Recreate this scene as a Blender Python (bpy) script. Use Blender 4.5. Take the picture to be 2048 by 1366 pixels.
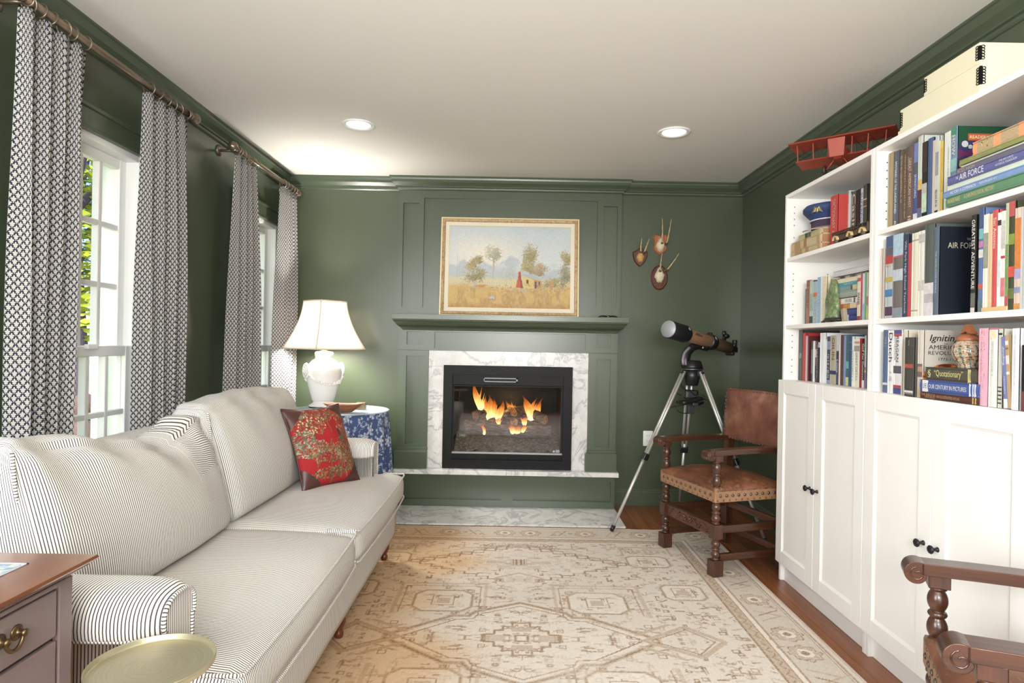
import bpy, bmesh, math, random
import numpy as np
from math import sin, cos, pi, radians, sqrt, atan2, hypot, floor
from mathutils import Vector, Matrix

for o in list(bpy.data.objects):
    bpy.data.objects.remove(o)
S = bpy.context.scene
COL = S.collection
H = 1.21                      # lens height; metres, X right, Y away from the lens, Z up

# ------------------------------------------------------------------ camera
cd = bpy.data.cameras.new('camera')
cam = bpy.data.objects.new('camera', cd)
COL.objects.link(cam)
S.camera = cam
cd.sensor_width = 36.0
cd.lens = 36.0 * 1233.0 / 2048.0
cd.shift_x = 3.0 / 2048.0
cd.shift_y = 5.0 / 2048.0
cd.clip_start = 0.05
cd.clip_end = 200
cam.matrix_world = Matrix.Translation((0, 0, H)) @ Matrix.Rotation(radians(90), 4, 'X') @ Matrix.Rotation(radians(1.05), 4, 'Z')

# ------------------------------------------------------------------ world, sun, daylight, exposure
W = bpy.data.worlds.new('world')
S.world = W
W.use_nodes = True
wn = W.node_tree
bg = wn.nodes['Background']
sky = wn.nodes.new('ShaderNodeTexSky')
sky.sky_type = 'HOSEK_WILKIE'
sky.sun_direction = Vector((-0.12, -1.0, 0.84)).normalized()
sky.turbidity = 6.0
sky.ground_albedo = 0.3
wn.links.new(sky.outputs[0], bg.inputs[0])
bg.inputs[1].default_value = 9.0

def lamp(kind, name, loc, power, color=(1, 1, 1), aim=None, **kw):
    d = bpy.data.lights.new(name, kind)
    d.energy = power
    d.color = color
    for k, v in kw.items():
        setattr(d, k, v)
    o = bpy.data.objects.new(name, d)
    COL.objects.link(o)
    o.location = loc
    if aim is not None:
        o.rotation_euler = (Vector(aim) - Vector(loc)).to_track_quat('-Z', 'Y').to_euler()
    return o

lamp('SUN', 'sun', (0, -8, 10), 7.0, (1.0, 0.97, 0.92), aim=(1.35, 3.0, 0.8), angle=radians(0.6))
# added fill lamps behind the lens at invented openings (left wall and rear wall)
lamp('AREA', 'added_rear_fill', (0.05, -2.05, 1.35), 56, (0.955, 0.98, 1.0), aim=(0.05, 4, 1.6), shape='RECTANGLE', size=2.6, size_y=1.7)
# added fill lamp aimed at the ceiling from behind the lens
lamp('AREA', 'added_ceiling_fill', (0.1, -0.9, 1.55), 96, (1.0, 0.99, 0.975), aim=(0.1, 0.6, 2.6), shape='DISK', size=0.9)
lamp('AREA', 'added_side_fill', (-1.69, -0.3, 1.45), 88, (0.93, 0.97, 1.0), aim=(1.8, 1.3, 1.5), shape='RECTANGLE', size=1.3, size_y=1.6)  # added fill lamp; its left-wall window is invented
# daylight arriving through the two windows in view: portals for the sky only
for yy in (2.56, 4.22):
    po = lamp('AREA', 'window_portal', (-1.90, yy, 1.16), 1, aim=(1, yy, 1.16), shape='RECTANGLE', size=0.64, size_y=1.78)
    po.data.cycles.is_portal = True

S.view_settings.view_transform = 'Standard'
S.view_settings.look = 'None'
S.view_settings.gamma = 1.0
S.view_settings.use_curve_mapping = False
S.view_settings.exposure = 0.0
S.render.film_transparent = False
try:
    S.cycles.max_bounces = 8
    S.cycles.diffuse_bounces = 5
    S.cycles.glossy_bounces = 4
    S.cycles.transmission_bounces = 6
    S.cycles.transparent_max_bounces = 12
    S.cycles.caustics_reflective = False
    S.cycles.caustics_refractive = False
    S.cycles.sample_clamp_indirect = 6.0
    S.cycles.use_denoising = True
except Exception:
    pass

# ------------------------------------------------------------------ object helpers
ORG = {}

def setp(o, label=None, cat=None, group=None, kind=None):
    if label: o['label'] = label
    if cat: o['category'] = cat
    if group: o['group'] = group
    if kind: o['kind'] = kind
    return o

def thing(name, label, cat, loc, group=None, rotz=0.0, local=False, mat=None):
    o = bpy.data.objects.new(name, None)
    COL.objects.link(o)
    o.empty_display_size = 0.05
    if mat is not None:
        o.matrix_world = mat
        local = True
    else:
        o.location = loc
        o.rotation_euler = (0, 0, rotz)
    ORG[o.name] = Vector((0, 0, 0)) if local else Vector(loc)
    return setp(o, label, cat, group)

class MB:
    """collects shapes and links them as one mesh object"""
    def __init__(s, xf=None):
        s.v = []; s.f = []; s.uv = []; s.mi = []; s.sm = []; s.xf = xf
    def add(s, vs, fs, uvs=None, mi=0, smooth=False):
        n = len(s.v)
        if s.xf is not None:
            vs = [tuple(s.xf @ Vector(p)) for p in vs]
        s.v.extend(tuple(p) for p in vs)
        for k, f in enumerate(fs):
            s.f.append(tuple(i + n for i in f))
            s.uv.append(uvs[k] if uvs else None)
            s.mi.append(mi)
            s.sm.append(smooth)
        return s
    def box(s, x0, x1, y0, y1, z0, z1, mi=0):
        if x0 > x1: x0, x1 = x1, x0
        if y0 > y1: y0, y1 = y1, y0
        if z0 > z1: z0, z1 = z1, z0
        v = [(x0, y0, z0), (x1, y0, z0), (x1, y1, z0), (x0, y1, z0), (x0, y0, z1), (x1, y0, z1), (x1, y1, z1), (x0, y1, z1)]
        f = [(0, 3, 2, 1), (4, 5, 6, 7), (0, 1, 5, 4), (1, 2, 6, 5), (2, 3, 7, 6), (3, 0, 4, 7)]
        return s.add(v, f, mi=mi)
    def obox(s, c, size, R=None, mi=0):
        R = R or Matrix.Identity(3)
        c = Vector(c)
        v = []
        for dz in (-.5, .5):
            for dx, dy in ((-.5, -.5), (.5, -.5), (.5, .5), (-.5, .5)):
                v.append(c + R @ Vector((dx * size[0], dy * size[1], dz * size[2])))
        f = [(0, 3, 2, 1), (4, 5, 6, 7), (0, 1, 5, 4), (1, 2, 6, 5), (2, 3, 7, 6), (3, 0, 4, 7)]
        return s.add(v, f, mi=mi)
    def bar(s, a, b, w, h, up=(0, 0, 1), mi=0):
        a = Vector(a); b = Vector(b)
        t = (b - a); L = t.length; t.normalize()
        sd = t.cross(Vector(up))
        if sd.length < 1e-5: sd = t.cross(Vector((1, 0, 0)))
        sd.normalize(); u2 = sd.cross(t)
        R = Matrix((t, sd, u2)).transposed()
        return s.obox((a + b) / 2, (L, w, h), R, mi)
    def tube(s, path, r, n=8, closed=False, mi=0, smooth=True, caps=True):
        P = [Vector(p) for p in path]
        m = len(P)
        rr = r if isinstance(r, (list, tuple)) else [r] * m
        vs = []; last = None
        for i in range(m):
            a = P[i - 1] if (i > 0 or closed) else P[i]
            b = P[(i + 1) % m] if (i < m - 1 or closed) else P[i]
            t = (b - a)
            if t.length < 1e-9: t = Vector((0, 0, 1))
            t.normalize()
            if last is None:
                ref = Vector((0, 0, 1)) if abs(t.z) < .9 else Vector((1, 0, 0))
                sd = t.cross(ref).normalized()
            else:
                sd = (last - t * last.dot(t))
                if sd.length < 1e-6: sd = t.cross(Vector((0, 0, 1)))
                sd.normalize()
            last = sd
            u2 = sd.cross(t)
            for k in range(n):
                an = 2 * pi * k / n
                vs.append(P[i] + (sd * cos(an) + u2 * sin(an)) * rr[i])
        cl = [0.0]
        for i in range(m): cl.append(cl[-1] + (P[(i + 1) % m] - P[i]).length)
        fs = []; uvs = []
        for i in range(m if closed else m - 1):
            j = (i + 1) % m
            for k in range(n):
                k2 = (k + 1) % n
                fs.append((i * n + k, i * n + k2, j * n + k2, j * n + k))
                uvs.append(((cl[i], k / n), (cl[i], (k + 1) / n), (cl[i + 1], (k + 1) / n), (cl[i + 1], k / n)))
        if caps and not closed:
            fs.append(tuple(range(n - 1, -1, -1))); uvs.append(tuple((0, 0) for _ in range(n)))
            fs.append(tuple((m - 1) * n + k for k in range(n))); uvs.append(tuple((0, 0) for _ in range(n)))
        return s.add(vs, fs, uvs, mi, smooth)
    def lathe(s, prof, n=24, c=(0, 0, 0), R=None, mi=0, smooth=True, sy=1.0, mod=None):
        """prof: (radius, height) from bottom to top, about local Z"""
        c = Vector(c); vs = []
        for (r, z) in prof:
            for k in range(n):
                a = 2 * pi * k / n
                q = r * (mod(a, z) if mod else 1)
                p = Vector((q * cos(a), q * sin(a) * sy, z))
                vs.append(c + (R @ p if R else p))
        fs = []; uvs = []; m = len(prof)
        for i in range(m - 1):
            for k in range(n):
                k2 = (k + 1) % n
                fs.append((i * n + k, i * n + k2, (i + 1) * n + k2, (i + 1) * n + k))
                uvs.append(((k / n, i / m), ((k + 1) / n, i / m), ((k + 1) / n, (i + 1) / m), (k / n, (i + 1) / m)))
        if prof[0][0] > 1e-5:
            fs.append(tuple(range(n - 1, -1, -1))); uvs.append(tuple((0, 0) for _ in range(n)))
        if prof[-1][0] > 1e-5:
            fs.append(tuple((m - 1) * n + k for k in range(n))); uvs.append(tuple((0, 0) for _ in range(n)))
        return s.add(vs, fs, uvs, mi, smooth)
    def prism(s, poly, d0, d1, axis='y', mi=0, smooth=False, frame=None):
        """poly of (a,b) extruded; axis 'x': (a,b)=(y,z); 'y': (x,z); 'z': (x,y)"""
        def mp(a, b, d):
            if frame: return frame(a, b, d)
            return {'x': (d, a, b), 'y': (a, d, b), 'z': (a, b, d)}[axis]
        n = len(poly)
        vs = [mp(a, b, d0) for a, b in poly] + [mp(a, b, d1) for a, b in poly]
        fs = [(k, (k + 1) % n, n + (k + 1) % n, n + k) for k in range(n)]
        s.add(vs, fs, None, mi, smooth)
        s.add(vs, [tuple(range(n - 1, -1, -1)), tuple(range(n, 2 * n))], None, mi, False)
        return s
    def sheet(s, fn, nu, nv, uvf=None, mi=0, smooth=True, flip=False):
        vs = [fn(i / nu, j / nv) for j in range(nv + 1) for i in range(nu + 1)]
        fs = []; uvs = []
        for j in range(nv):
            for i in range(nu):
                a = j * (nu + 1) + i
                q = (a, a + 1, a + nu + 2, a + nu + 1)
                t = ((i / nu, j / nv), ((i + 1) / nu, j / nv), ((i + 1) / nu, (j + 1) / nv), (i / nu, (j + 1) / nv))
                if uvf: t = tuple(uvf(*x) for x in t)
                if flip: q = q[::-1]; t = t[::-1]
                fs.append(q); uvs.append(t)
        return s.add(vs, fs, uvs, mi, smooth)
    def rbox(s, x0, x1, y0, y1, z0, z1, r=.02, n=10, deform=None, uvf=None, mi=0, crown=(0, 0, 0)):
        """rounded, crowned box on an n-grid; uvf(face_axis, p)->(u,v)"""
        c = Vector(((x0 + x1) / 2, (y0 + y1) / 2, (z0 + z1) / 2))
        hs = Vector(((x1 - x0) / 2, (y1 - y0) / 2, (z1 - z0) / 2))
        nn = n if isinstance(n, (tuple, list)) else (n, n, n)
        idx = {}; vs = []; raw = []
        def par(k, m):
            t = -1 + 2 * k / m
            return t
        def vert(q):
            key = tuple(round(a, 5) for a in q)
            if key in idx: return idx[key]
            p = Vector((q[0] * hs.x, q[1] * hs.y, q[2] * hs.z))
            inn = Vector(tuple(max(-h + r, min(h - r, a)) if h > r else 0 for a, h in zip(p, hs)))
            d = p - inn
            if d.length > 1e-9:
                p2 = inn + d.normalized() * min(r, max(abs(d.x), abs(d.y), abs(d.z)) if False else r)
            else:
                p2 = p
            for ax in range(3):
                if crown[ax]:
                    o = [k for k in range(3) if k != ax]
                    w = max(0, 1 - q[o[0]] ** 2) * max(0, 1 - q[o[1]] ** 2)
                    p2[ax] += crown[ax] * q[ax] * w ** .7
            p2 = c + p2
            if deform: p2 = Vector(deform(p2, q))
            idx[key] = len(vs); vs.append(p2); raw.append(q)
            return idx[key]
        fs = []; uvs = []
        for ax in range(3):
            o = [(1, 2), (2, 0), (0, 1)][ax]
            for sg in (-1, 1):
                for i in range(nn[o[0]]):
                    for j in range(nn[o[1]]):
                        qs = []
                        for di, dj in ((0, 0), (1, 0), (1, 1), (0, 1)):
                            q = [0, 0, 0]; q[ax] = sg
                            q[o[0]] = par(i + di, nn[o[0]]); q[o[1]] = par(j + dj, nn[o[1]])
                            qs.append(vert(q))
                        if sg < 0: qs = qs[::-1]
                        fs.append(tuple(qs))
                        if uvf:
                            uvs.append(tuple(uvf(ax, Vector((c.x + raw[k][0] * hs.x, c.y + raw[k][1] * hs.y, c.z + raw[k][2] * hs.z)), vs[k]) for k in qs))
        return s.add(vs, fs, uvs if uvf else None, mi, True)
    def mesh(s, name, mat, org=(0, 0, 0)):
        me = bpy.data.meshes.new(name)
        ox, oy, oz = org
        me.from_pydata([(a - ox, b - oy, c - oz) for a, b, c in s.v], [], s.f)
        for m in (mat if isinstance(mat, (list, tuple)) else [mat]):
            me.materials.append(m)
        me.polygons.foreach_set('material_index', s.mi)
        me.polygons.foreach_set('use_smooth', s.sm)
        if any(u is not None for u in s.uv):
            ul = me.uv_layers.new(name='UVMap')
            flat = []
            for f, u in zip(s.f, s.uv):
                if u is None: flat.extend([0.0, 0.0] * len(f))
                else:
                    for t in u: flat.extend(t)
            ul.data.foreach_set('uv', flat)
        me.update()
        return me
    def build(s, name, mat, parent=None, bev=0, org=None, kind=None, label=None, segs=2, auto=False):
        if org is None:
            org = ORG.get(parent.name, (0, 0, 0)) if parent is not None else (0, 0, 0)
        me = s.mesh(name, mat, org)
        if auto:   # smooth the curves, keep edges sharper than 35 degrees crisp
            b_ = bmesh.new(); b_.from_mesh(me)
            bmesh.ops.remove_doubles(b_, verts=b_.verts, dist=1e-6)
            for f_ in b_.faces: f_.smooth = True
            for e_ in b_.edges: e_.smooth = e_.calc_face_angle(3.0) < radians(35)
            b_.to_mesh(me); b_.free()
        o = bpy.data.objects.new(name, me)
        COL.objects.link(o)
        if parent is not None:
            o.parent = parent
            ORG[o.name] = org
        else:
            o.location = org
        if bev:
            b = o.modifiers.new('bevel', 'BEVEL'); b.width = bev; b.segments = segs; b.limit_method = 'ANGLE'; b.angle_limit = radians(40)
        if kind: o['kind'] = kind
        if label: o['label'] = label
        return o

def single(mb, name, mat, label, cat, org, group=None, **kw):
    o = mb.build(name, mat, None, org=org, **kw)
    return setp(o, label, cat, group)

def struct(mb, name, mat, parent=None, **kw):
    o = mb.build(name, mat, parent, **kw)
    if parent is None: o['kind'] = 'structure'
    return o

def frame_mb(x0, x1, z0, z1, y0, y1, w, mb=None):
    """picture-frame of four mitred members in the XZ plane"""
    mb = mb or MB()
    o = [(x0, z0), (x1, z0), (x1, z1), (x0, z1)]
    i = [(x0 + w, z0 + w), (x1 - w, z0 + w), (x1 - w, z1 - w), (x0 + w, z1 - w)]
    for k in range(4):
        j = (k + 1) % 4
        mb.prism([o[k], o[j], i[j], i[k]], y0, y1, 'y')
    return mb

def copy_tree(o, parent=None):
    c = o.copy(); COL.objects.link(c); c.parent = parent
    for ch in o.children:
        copy_tree(ch, c)
    return c

def obj_grid(name, mat, P, C, parent=None, org=(0, 0, 0)):
    """P (n,m,3) points, C (n,m,3) linear colours as a colour attribute"""
    n, m, _ = P.shape
    idx = np.arange(n * m).reshape(n, m)
    q = np.stack([idx[:-1, :-1], idx[:-1, 1:], idx[1:, 1:], idx[1:, :-1]], -1).reshape(-1, 4)
    me = bpy.data.meshes.new(name)
    me.vertices.add(n * m)
    me.vertices.foreach_set('co', (P.reshape(-1, 3) - np.array(org)).astype(np.float32).ravel())
    k = len(q)
    me.loops.add(k * 4)
    me.loops.foreach_set('vertex_index', q.astype(np.int32).ravel())
    me.polygons.add(k)
    me.polygons.foreach_set('loop_start', (np.arange(k) * 4).astype(np.int32))
    me.update(calc_edges=True)
    ca = me.color_attributes.new('print', 'FLOAT_COLOR', 'POINT')
    ca.data.foreach_set('color', np.concatenate([C.reshape(-1, 3), np.ones((n * m, 1))], 1).astype(np.float32).ravel())
    me.polygons.foreach_set('use_smooth', [True] * k)
    me.materials.append(mat)
    me.validate()
    o = bpy.data.objects.new(name, me)
    COL.objects.link(o)
    if parent is not None: o.parent = parent
    else: o.location = org
    return o

# ------------------------------------------------------------------ material helpers
def lin1(c):
    c = c / 255.0
    return c / 12.92 if c <= .04045 else ((c + .055) / 1.055) ** 2.4
def lin(c):
    return (lin1(c[0]), lin1(c[1]), lin1(c[2]), 1.0)

class V:
    def __init__(s, g, k): s.g = g; s.k = k
    def __add__(s, o): return s.g.m('ADD', s, o)
    def __radd__(s, o): return s.g.m('ADD', o, s)
    def __sub__(s, o): return s.g.m('SUBTRACT', s, o)
    def __rsub__(s, o): return s.g.m('SUBTRACT', o, s)
    def __mul__(s, o): return s.g.m('MULTIPLY', s, o)
    def __rmul__(s, o): return s.g.m('MULTIPLY', o, s)
    def __truediv__(s, o): return s.g.m('DIVIDE', s, o)
    def __lt__(s, o): return s.g.m('LESS_THAN', s, o)
    def __gt__(s, o): return s.g.m('GREATER_THAN', s, o)

class G:
    def __init__(s, name):
        s.mat = bpy.data.materials.new(name)
        s.mat.use_nodes = True
        s.nt = s.mat.node_tree
        s.b = s.nt.nodes['Principled BSDF']
        s.out = s.nt.nodes['Material Output']
    def n(s, t): return s.nt.nodes.new(t)
    def put(s, sock, v):
        if isinstance(v, V): s.nt.links.new(v.k, sock)
        elif hasattr(v, 'is_output'): s.nt.links.new(v, sock)
        else: sock.default_value = v
    def m(s, op, a, b=None, c=None):
        d = s.n('ShaderNodeMath'); d.operation = op
        for i, x in enumerate((a, b, c)):
            if x is not None: s.put(d.inputs[i], x)
        return V(s, d.outputs[0])
    def fr(s, a): return s.m('FRACT', a)
    def ab(s, a): return s.m('ABSOLUTE', a)
    def mx(s, a, b): return s.m('MAXIMUM', a, b)
    def mn(s, a, b): return s.m('MINIMUM', a, b)
    def coord(s, kind='Object'):
        d = s.n('ShaderNodeTexCoord'); return V(s, d.outputs[kind])
    def sep(s, v):
        d = s.n('ShaderNodeSeparateXYZ'); s.put(d.inputs[0], v)
        return [V(s, d.outputs[k]) for k in range(3)]
    def comb(s, x, y, z=0.0):
        d = s.n('ShaderNodeCombineXYZ')
        for k, a in enumerate((x, y, z)): s.put(d.inputs[k], a)
        return V(s, d.outputs[0])
    def vscale(s, v, sc):
        d = s.n('ShaderNodeVectorMath'); d.operation = 'MULTIPLY'; s.put(d.inputs[0], v); d.inputs[1].default_value = sc
        return V(s, d.outputs[0])
    def noise(s, v, scale, detail=3.0, rough=.5, dist=0.0):
        d = s.n('ShaderNodeTexNoise'); s.put(d.inputs['Vector'], v)
        d.inputs['Scale'].default_value = scale; d.inputs['Detail'].default_value = detail
        d.inputs['Roughness'].default_value = rough; d.inputs['Distortion'].default_value = dist
        return V(s, d.outputs[0])
    def ramp(s, f, stops):
        d = s.n('ShaderNodeValToRGB'); s.put(d.inputs[0], f)
        e = d.color_ramp.elements
        while len(e) < len(stops): e.new(.5)
        for k, (p, c) in enumerate(stops):
            e[k].position = p; e[k].color = c if len(c) == 4 else lin(c)
        return V(s, d.outputs[0])
    def mix(s, f, a, b):
        d = s.n('ShaderNodeMix'); d.data_type = 'RGBA'
        s.put(d.inputs[0], f); s.put(d.inputs[6], a); s.put(d.inputs[7], b)
        return V(s, d.outputs[2])
    def bump(s, h, strength=.3, dist=.002):
        d = s.n('ShaderNodeBump'); s.put(d.inputs['Height'], h)
        d.inputs['Strength'].default_value = strength; d.inputs['Distance'].default_value = dist
        s.nt.links.new(d.outputs[0], s.b.inputs['Normal'])
    def fin(s, col, rough=.5, metal=0.0, spec=.5, coat=0.0, sheen=0.0):
        s.put(s.b.inputs['Base Color'], col); s.put(s.b.inputs['Roughness'], rough); s.put(s.b.inputs['Metallic'], metal)
        s.b.inputs['Specular IOR Level'].default_value = spec
        if coat: s.b.inputs['Coat Weight'].default_value = coat; s.b.inputs['Coat Roughness'].default_value = .15
        if sheen: s.b.inputs['Sheen Weight'].default_value = sheen
        return s.mat

_PC = {}
def P(name, rgb, rough=.5, metal=0.0, var=.06, scale=14, bump=0.0, bscale=None, spec=.5, coat=0.0, bd=.001):
    """plain procedural surface: one colour broken up by noise"""
    key = (name, rgb)
    if key in _PC: return _PC[key]
    g = G(name)
    c = lin(rgb); co = g.coord('Object')
    nz = g.noise(co, scale, 4)
    a = tuple(min(1, x * (1 - var)) for x in c[:3]) + (1,); b = tuple(min(1, x * (1 + var)) for x in c[:3]) + (1,)
    col = g.mix(nz, a, b)
    if bump: g.bump(g.noise(co, bscale or scale * 6, 3), bump, bd)
    _PC[key] = g.fin(col, rough, metal, spec, coat)
    return _PC[key]

def wood(name, dark, light, axis=0, scale=1.0, rough=.4, coat=0.0, spec=.5):
    g = G(name)
    sc = [26.0 * scale] * 3; sc[axis] = 1.6 * scale
    co = g.coord('Object')
    v = g.vscale(co, tuple(sc))
    n1 = g.noise(v, 1.0, 5, .6, .6)
    sc2 = [140.0 * scale] * 3; sc2[axis] = 5.0 * scale
    n2 = g.noise(g.vscale(co, tuple(sc2)), 1.0, 3)
    f = n1 * .75 + n2 * .25
    col = g.ramp(f, [(.3, dark), (.68, light)])
    g.bump(n2, .15, .0006)
    return g.fin(col, rough, 0, spec, coat)

def emit(name, rgb, strength):
    g = G(name)
    nz = g.noise(g.coord('Object'), 3, 2)
    c = lin(rgb)
    e = g.n('ShaderNodeEmission'); g.put(e.inputs[0], g.mix(nz, c, tuple(min(1, x * .96) for x in c[:3]) + (1,))); e.inputs[1].default_value = strength
    g.nt.links.new(e.outputs[0], g.out.inputs[0])
    return g.mat

# text: collected as font objects, turned into meshes once at the end
TXT = []
def text(s, mat, parent, o, right, up, L, Hh, name='title', shear=0.0, bold=0.0, org=None):
    if s[0] == '~':
        # print too small to read: short strokes, no letters
        o, right, up = Vector(o), Vector(right), Vector(up); m = MB(); rr = random.Random(int(abs(o.y + o.z) * 1e5)); rows = 1
        x = -L / 2; w = Hh * .5
        while x < L / 2 - w * .4:
            ww = min(L / 2 - x, rr.uniform(.35, .8) * w)
            a = o + right * x; b = o + right * (x + ww)
            h = Hh * rr.choice((.5, .5, .35, .42))
            for q in range(2):
                z0 = (-h, -h + h * .5)[q]; z1 = (-h * .4, h)[q]
                if rr.random() < .8: m.add([a + up * z0, (a + b) / 2 + up * z0, (a + b) / 2 + up * z1, a + up * z1], [(0, 1, 2, 3)])
            if rr.random() < .7: m.add([a + up * h * .6, b + up * h * .6, b + up * h, a + up * h], [(0, 1, 2, 3)])
            if rr.random() < .6: m.add([a - up * h, b - up * h, b - up * h * .65, a - up * h * .65], [(0, 1, 2, 3)])
            x += ww + w * (.9 if rr.random() < .14 else .22)
        m.build('spine_print', mat, parent, kind='stuff')
        return
    cu = bpy.data.curves.new('txt', 'FONT')
    cu.body = s; cu.resolution_u = 2; cu.shear = shear; cu.offset = bold
    ob = bpy.data.objects.new('txt', cu)
    COL.objects.link(ob)
    TXT.append((ob, mat, parent, Vector(o), Vector(right), Vector(up), L, Hh, name, org))

def flush_text():
    bpy.context.view_layer.update()
    dg = bpy.context.evaluated_depsgraph_get()
    for ob, mat, parent, o, right, up, L, Hh, name, org in TXT:
        me = bpy.data.meshes.new_from_object(ob.evaluated_get(dg))
        co = np.array([v.co[:] for v in me.vertices])
        if len(co) == 0: continue
        mn = co.min(0); mxx = co.max(0); d = mxx - mn
        sx = L / max(d[0], 1e-6); sy = Hh / max(d[1], 1e-6)
        sx = min(sx, sy * 2.4); sy = min(sy, sx * 2.2)
        cen = (mn + mxx) / 2
        g = org if org is not None else ORG.get(parent.name, Vector((0, 0, 0)))
        for v in me.vertices:
            q = o + right * ((v.co.x - cen[0]) * sx) + up * ((v.co.y - cen[1]) * sy) - Vector(g)
            v.co = q
        me.materials.clear(); me.materials.append(mat); me.name = name
        n = bpy.data.objects.new(name, me)
        COL.objects.link(n); n.parent = parent
    for t in TXT:
        cu = t[0].data
        bpy.data.objects.remove(t[0]); bpy.data.curves.remove(cu)
# ------------------------------------------------------------------ room
XL, XR, YB, YF, ZC = -1.735, 1.75, 4.70, -2.2, 2.455
GREEN = P('green_wall_paint', (74, 83, 65), .30, spec=.6, var=.03, scale=5, bump=.04, bscale=220, bd=.0004)
GTRIM = P('green_trim_paint', (74, 85, 67), .30, spec=.6, var=.03, scale=6, bump=.03, bscale=160, bd=.0004)
CEIL = P('ceiling_paint', (236, 233, 226), .8, var=.012, scale=3, bump=.03, bscale=200, bd=.0004)
WHITE = P('white_cabinet_foil', (240, 238, 234), .38, var=.012, scale=6)
WINW = P('white_window_paint', (244, 244, 242), .4, var=.012, scale=8)

# left wall with two window openings in view and one invented behind the lens for the side fill
WIN = [(2.24, 2.88), (3.90, 4.54)]
WZ0, WZ1 = 0.27, 2.046
w = MB()
edges = [(-1.0, .4, .5, 2.1)] + [(a, b, WZ0, WZ1) for a, b in WIN]
y = YF
for a, b, z0, z1 in edges:
    w.box(XL - .2, XL, y, a, 0, ZC)
    w.box(XL - .2, XL, a, b, 0, z0)
    w.box(XL - .2, XL, a, b, z1, ZC)
    y = b
w.box(XL - .2, XL, y, YB, 0, ZC)
struct(w, 'wall_left', GREEN)
w = MB().box(XR, XR + .15, YF, YB + .15, 0, ZC)
struct(w, 'wall_right', GREEN)
# back wall with the firebox opening
w = MB()
w.box(XL - .2, -.46, YB, YB + .15, 0, ZC); w.box(.43, XR, YB, YB + .15, 0, ZC)
w.box(-.46, .43, YB, YB + .15, 0, .33); w.box(-.46, .43, YB, YB + .15, 1.0, ZC)
struct(w, 'wall_back', GREEN)
w = MB()  # rear opening invented to go with the added rear fill lamp
w.box(XL - .2, -1.3, YF - .15, YF, 0, ZC); w.box(1.4, XR + .15, YF - .15, YF, 0, ZC)
w.box(-1.3, 1.4, YF - .15, YF, 0, .6); w.box(-1.3, 1.4, YF - .15, YF, 2.35, ZC)
struct(w, 'wall_rear', GREEN)
struct(MB().box(XL - .2, XR + .15, YF - .15, YB + .15, ZC, ZC + .12), 'ceiling', CEIL)

# floor: subfloor with oak boards, each its own piece
SUB = P('subfloor', (60, 36, 22), .8)
OAK = []
for k, (a, b) in enumerate([((92, 50, 26), (140, 84, 48)), ((104, 58, 30), (156, 96, 56)), ((84, 44, 24), (126, 74, 42)), ((98, 54, 30), (148, 92, 56))]):
    OAK.append(wood('oak_board_%d' % k, a, b, 1, 1.0, .33, .15))
fl = struct(MB().box(XL - .2, XR + .15, YF - .15, YB + .15, -.12, -.016), 'floor', SUB)
rnd = random.Random(5)
pm = {}
pw = .0838
nx = int((XR - XL) / pw) + 1
for i in range(nx):
    x0 = XL + i * pw; x1 = min(XR, x0 + pw)
    ys = [YF]
    while ys[-1] < YB:
        ys.append(min(YB, ys[-1] + rnd.uniform(1.2, 2.4)))
    for a, b in zip(ys[:-1], ys[1:]):
        if b - a < .02: continue
        m = MB().box(x0 + .0007, x1 - .0007, a + .0007, b - .0007, -.016, -rnd.uniform(0, .0006))
        m.build('floor_board', OAK[rnd.randrange(4)], fl)

# ------------------------------------------------------------------ crown, baseboards
CR = [(a, b * .86) for a, b in ((0, 0), (.066, 0), (.066, -.012), (.060, -.016), (.057, -.030), (.048, -.050), (.035, -.064), (.027, -.074), (.024, -.079), (.024, -.086), (.013, -.090), (.012, -.102), (.006, -.110), (0, -.112))]
def crown(name, kind, d0, d1, at, s, z=ZC):
    m = MB()
    if kind == 'y':   # runs along Y on an X wall
        m.prism([(at + s * a, z + b) for a, b in CR], d0, d1, 'y')
    else:
        m.prism([(at + s * a, z + b) for a, b in CR], d0, d1, 'x')
    return m
struct(crown('l', 'y', YF, YB, XL, 1), 'trim_1', GTRIM)
struct(crown('r', 'y', YF, YB, XR, -1), 'trim_2', GTRIM)
def mitre_back(x0, x1, yw):
    """back crown along X returning at both ends"""
    return MB().prism([(yw - a, ZC + b) for a, b in CR], x0, x1, 'x')
struct(mitre_back(XL, -.86, YB), 'trim_3', GTRIM)
struct(mitre_back(.825, XR, YB), 'trim_4', GTRIM)
BASE = [(0, 0), (.016, 0), (.016, .1), (.012, .108), (.012, .116), (.006, .126), (0, .128)]
struct(MB().prism([(YB - a, b) for a, b in BASE], .80, XR, 'x'), 'baseboard_back', GTRIM)
struct(MB().prism([(XR - a, b) for a, b in BASE], 3.22, YB, 'y'), 'baseboard_right', GTRIM)
struct(MB().prism([(YB - a, b) for a, b in BASE], XL, -.86, 'x'), 'baseboard_left_of_hearth', GTRIM)['kind'] = 'structure'
struct(MB().prism([(XL + a, b) for a, b in BASE], YF, YB, 'y'), 'baseboard_left', GTRIM)

# ------------------------------------------------------------------ windows
gg = G('window_glass')
tr = gg.n('ShaderNodeBsdfTransparent'); gl = gg.n('ShaderNodeBsdfGlossy'); ms = gg.n('ShaderNodeMixShader')
gl.inputs['Roughness'].default_value = .02
gg.put(ms.inputs[0], gg.noise(gg.coord('Object'), 2.0, 1) * .02 + .04)
gg.nt.links.new(tr.outputs[0], ms.inputs[1]); gg.nt.links.new(gl.outputs[0], ms.inputs[2]); gg.nt.links.new(ms.outputs[0], gg.out.inputs[0])
GLASS = gg.mat

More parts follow.
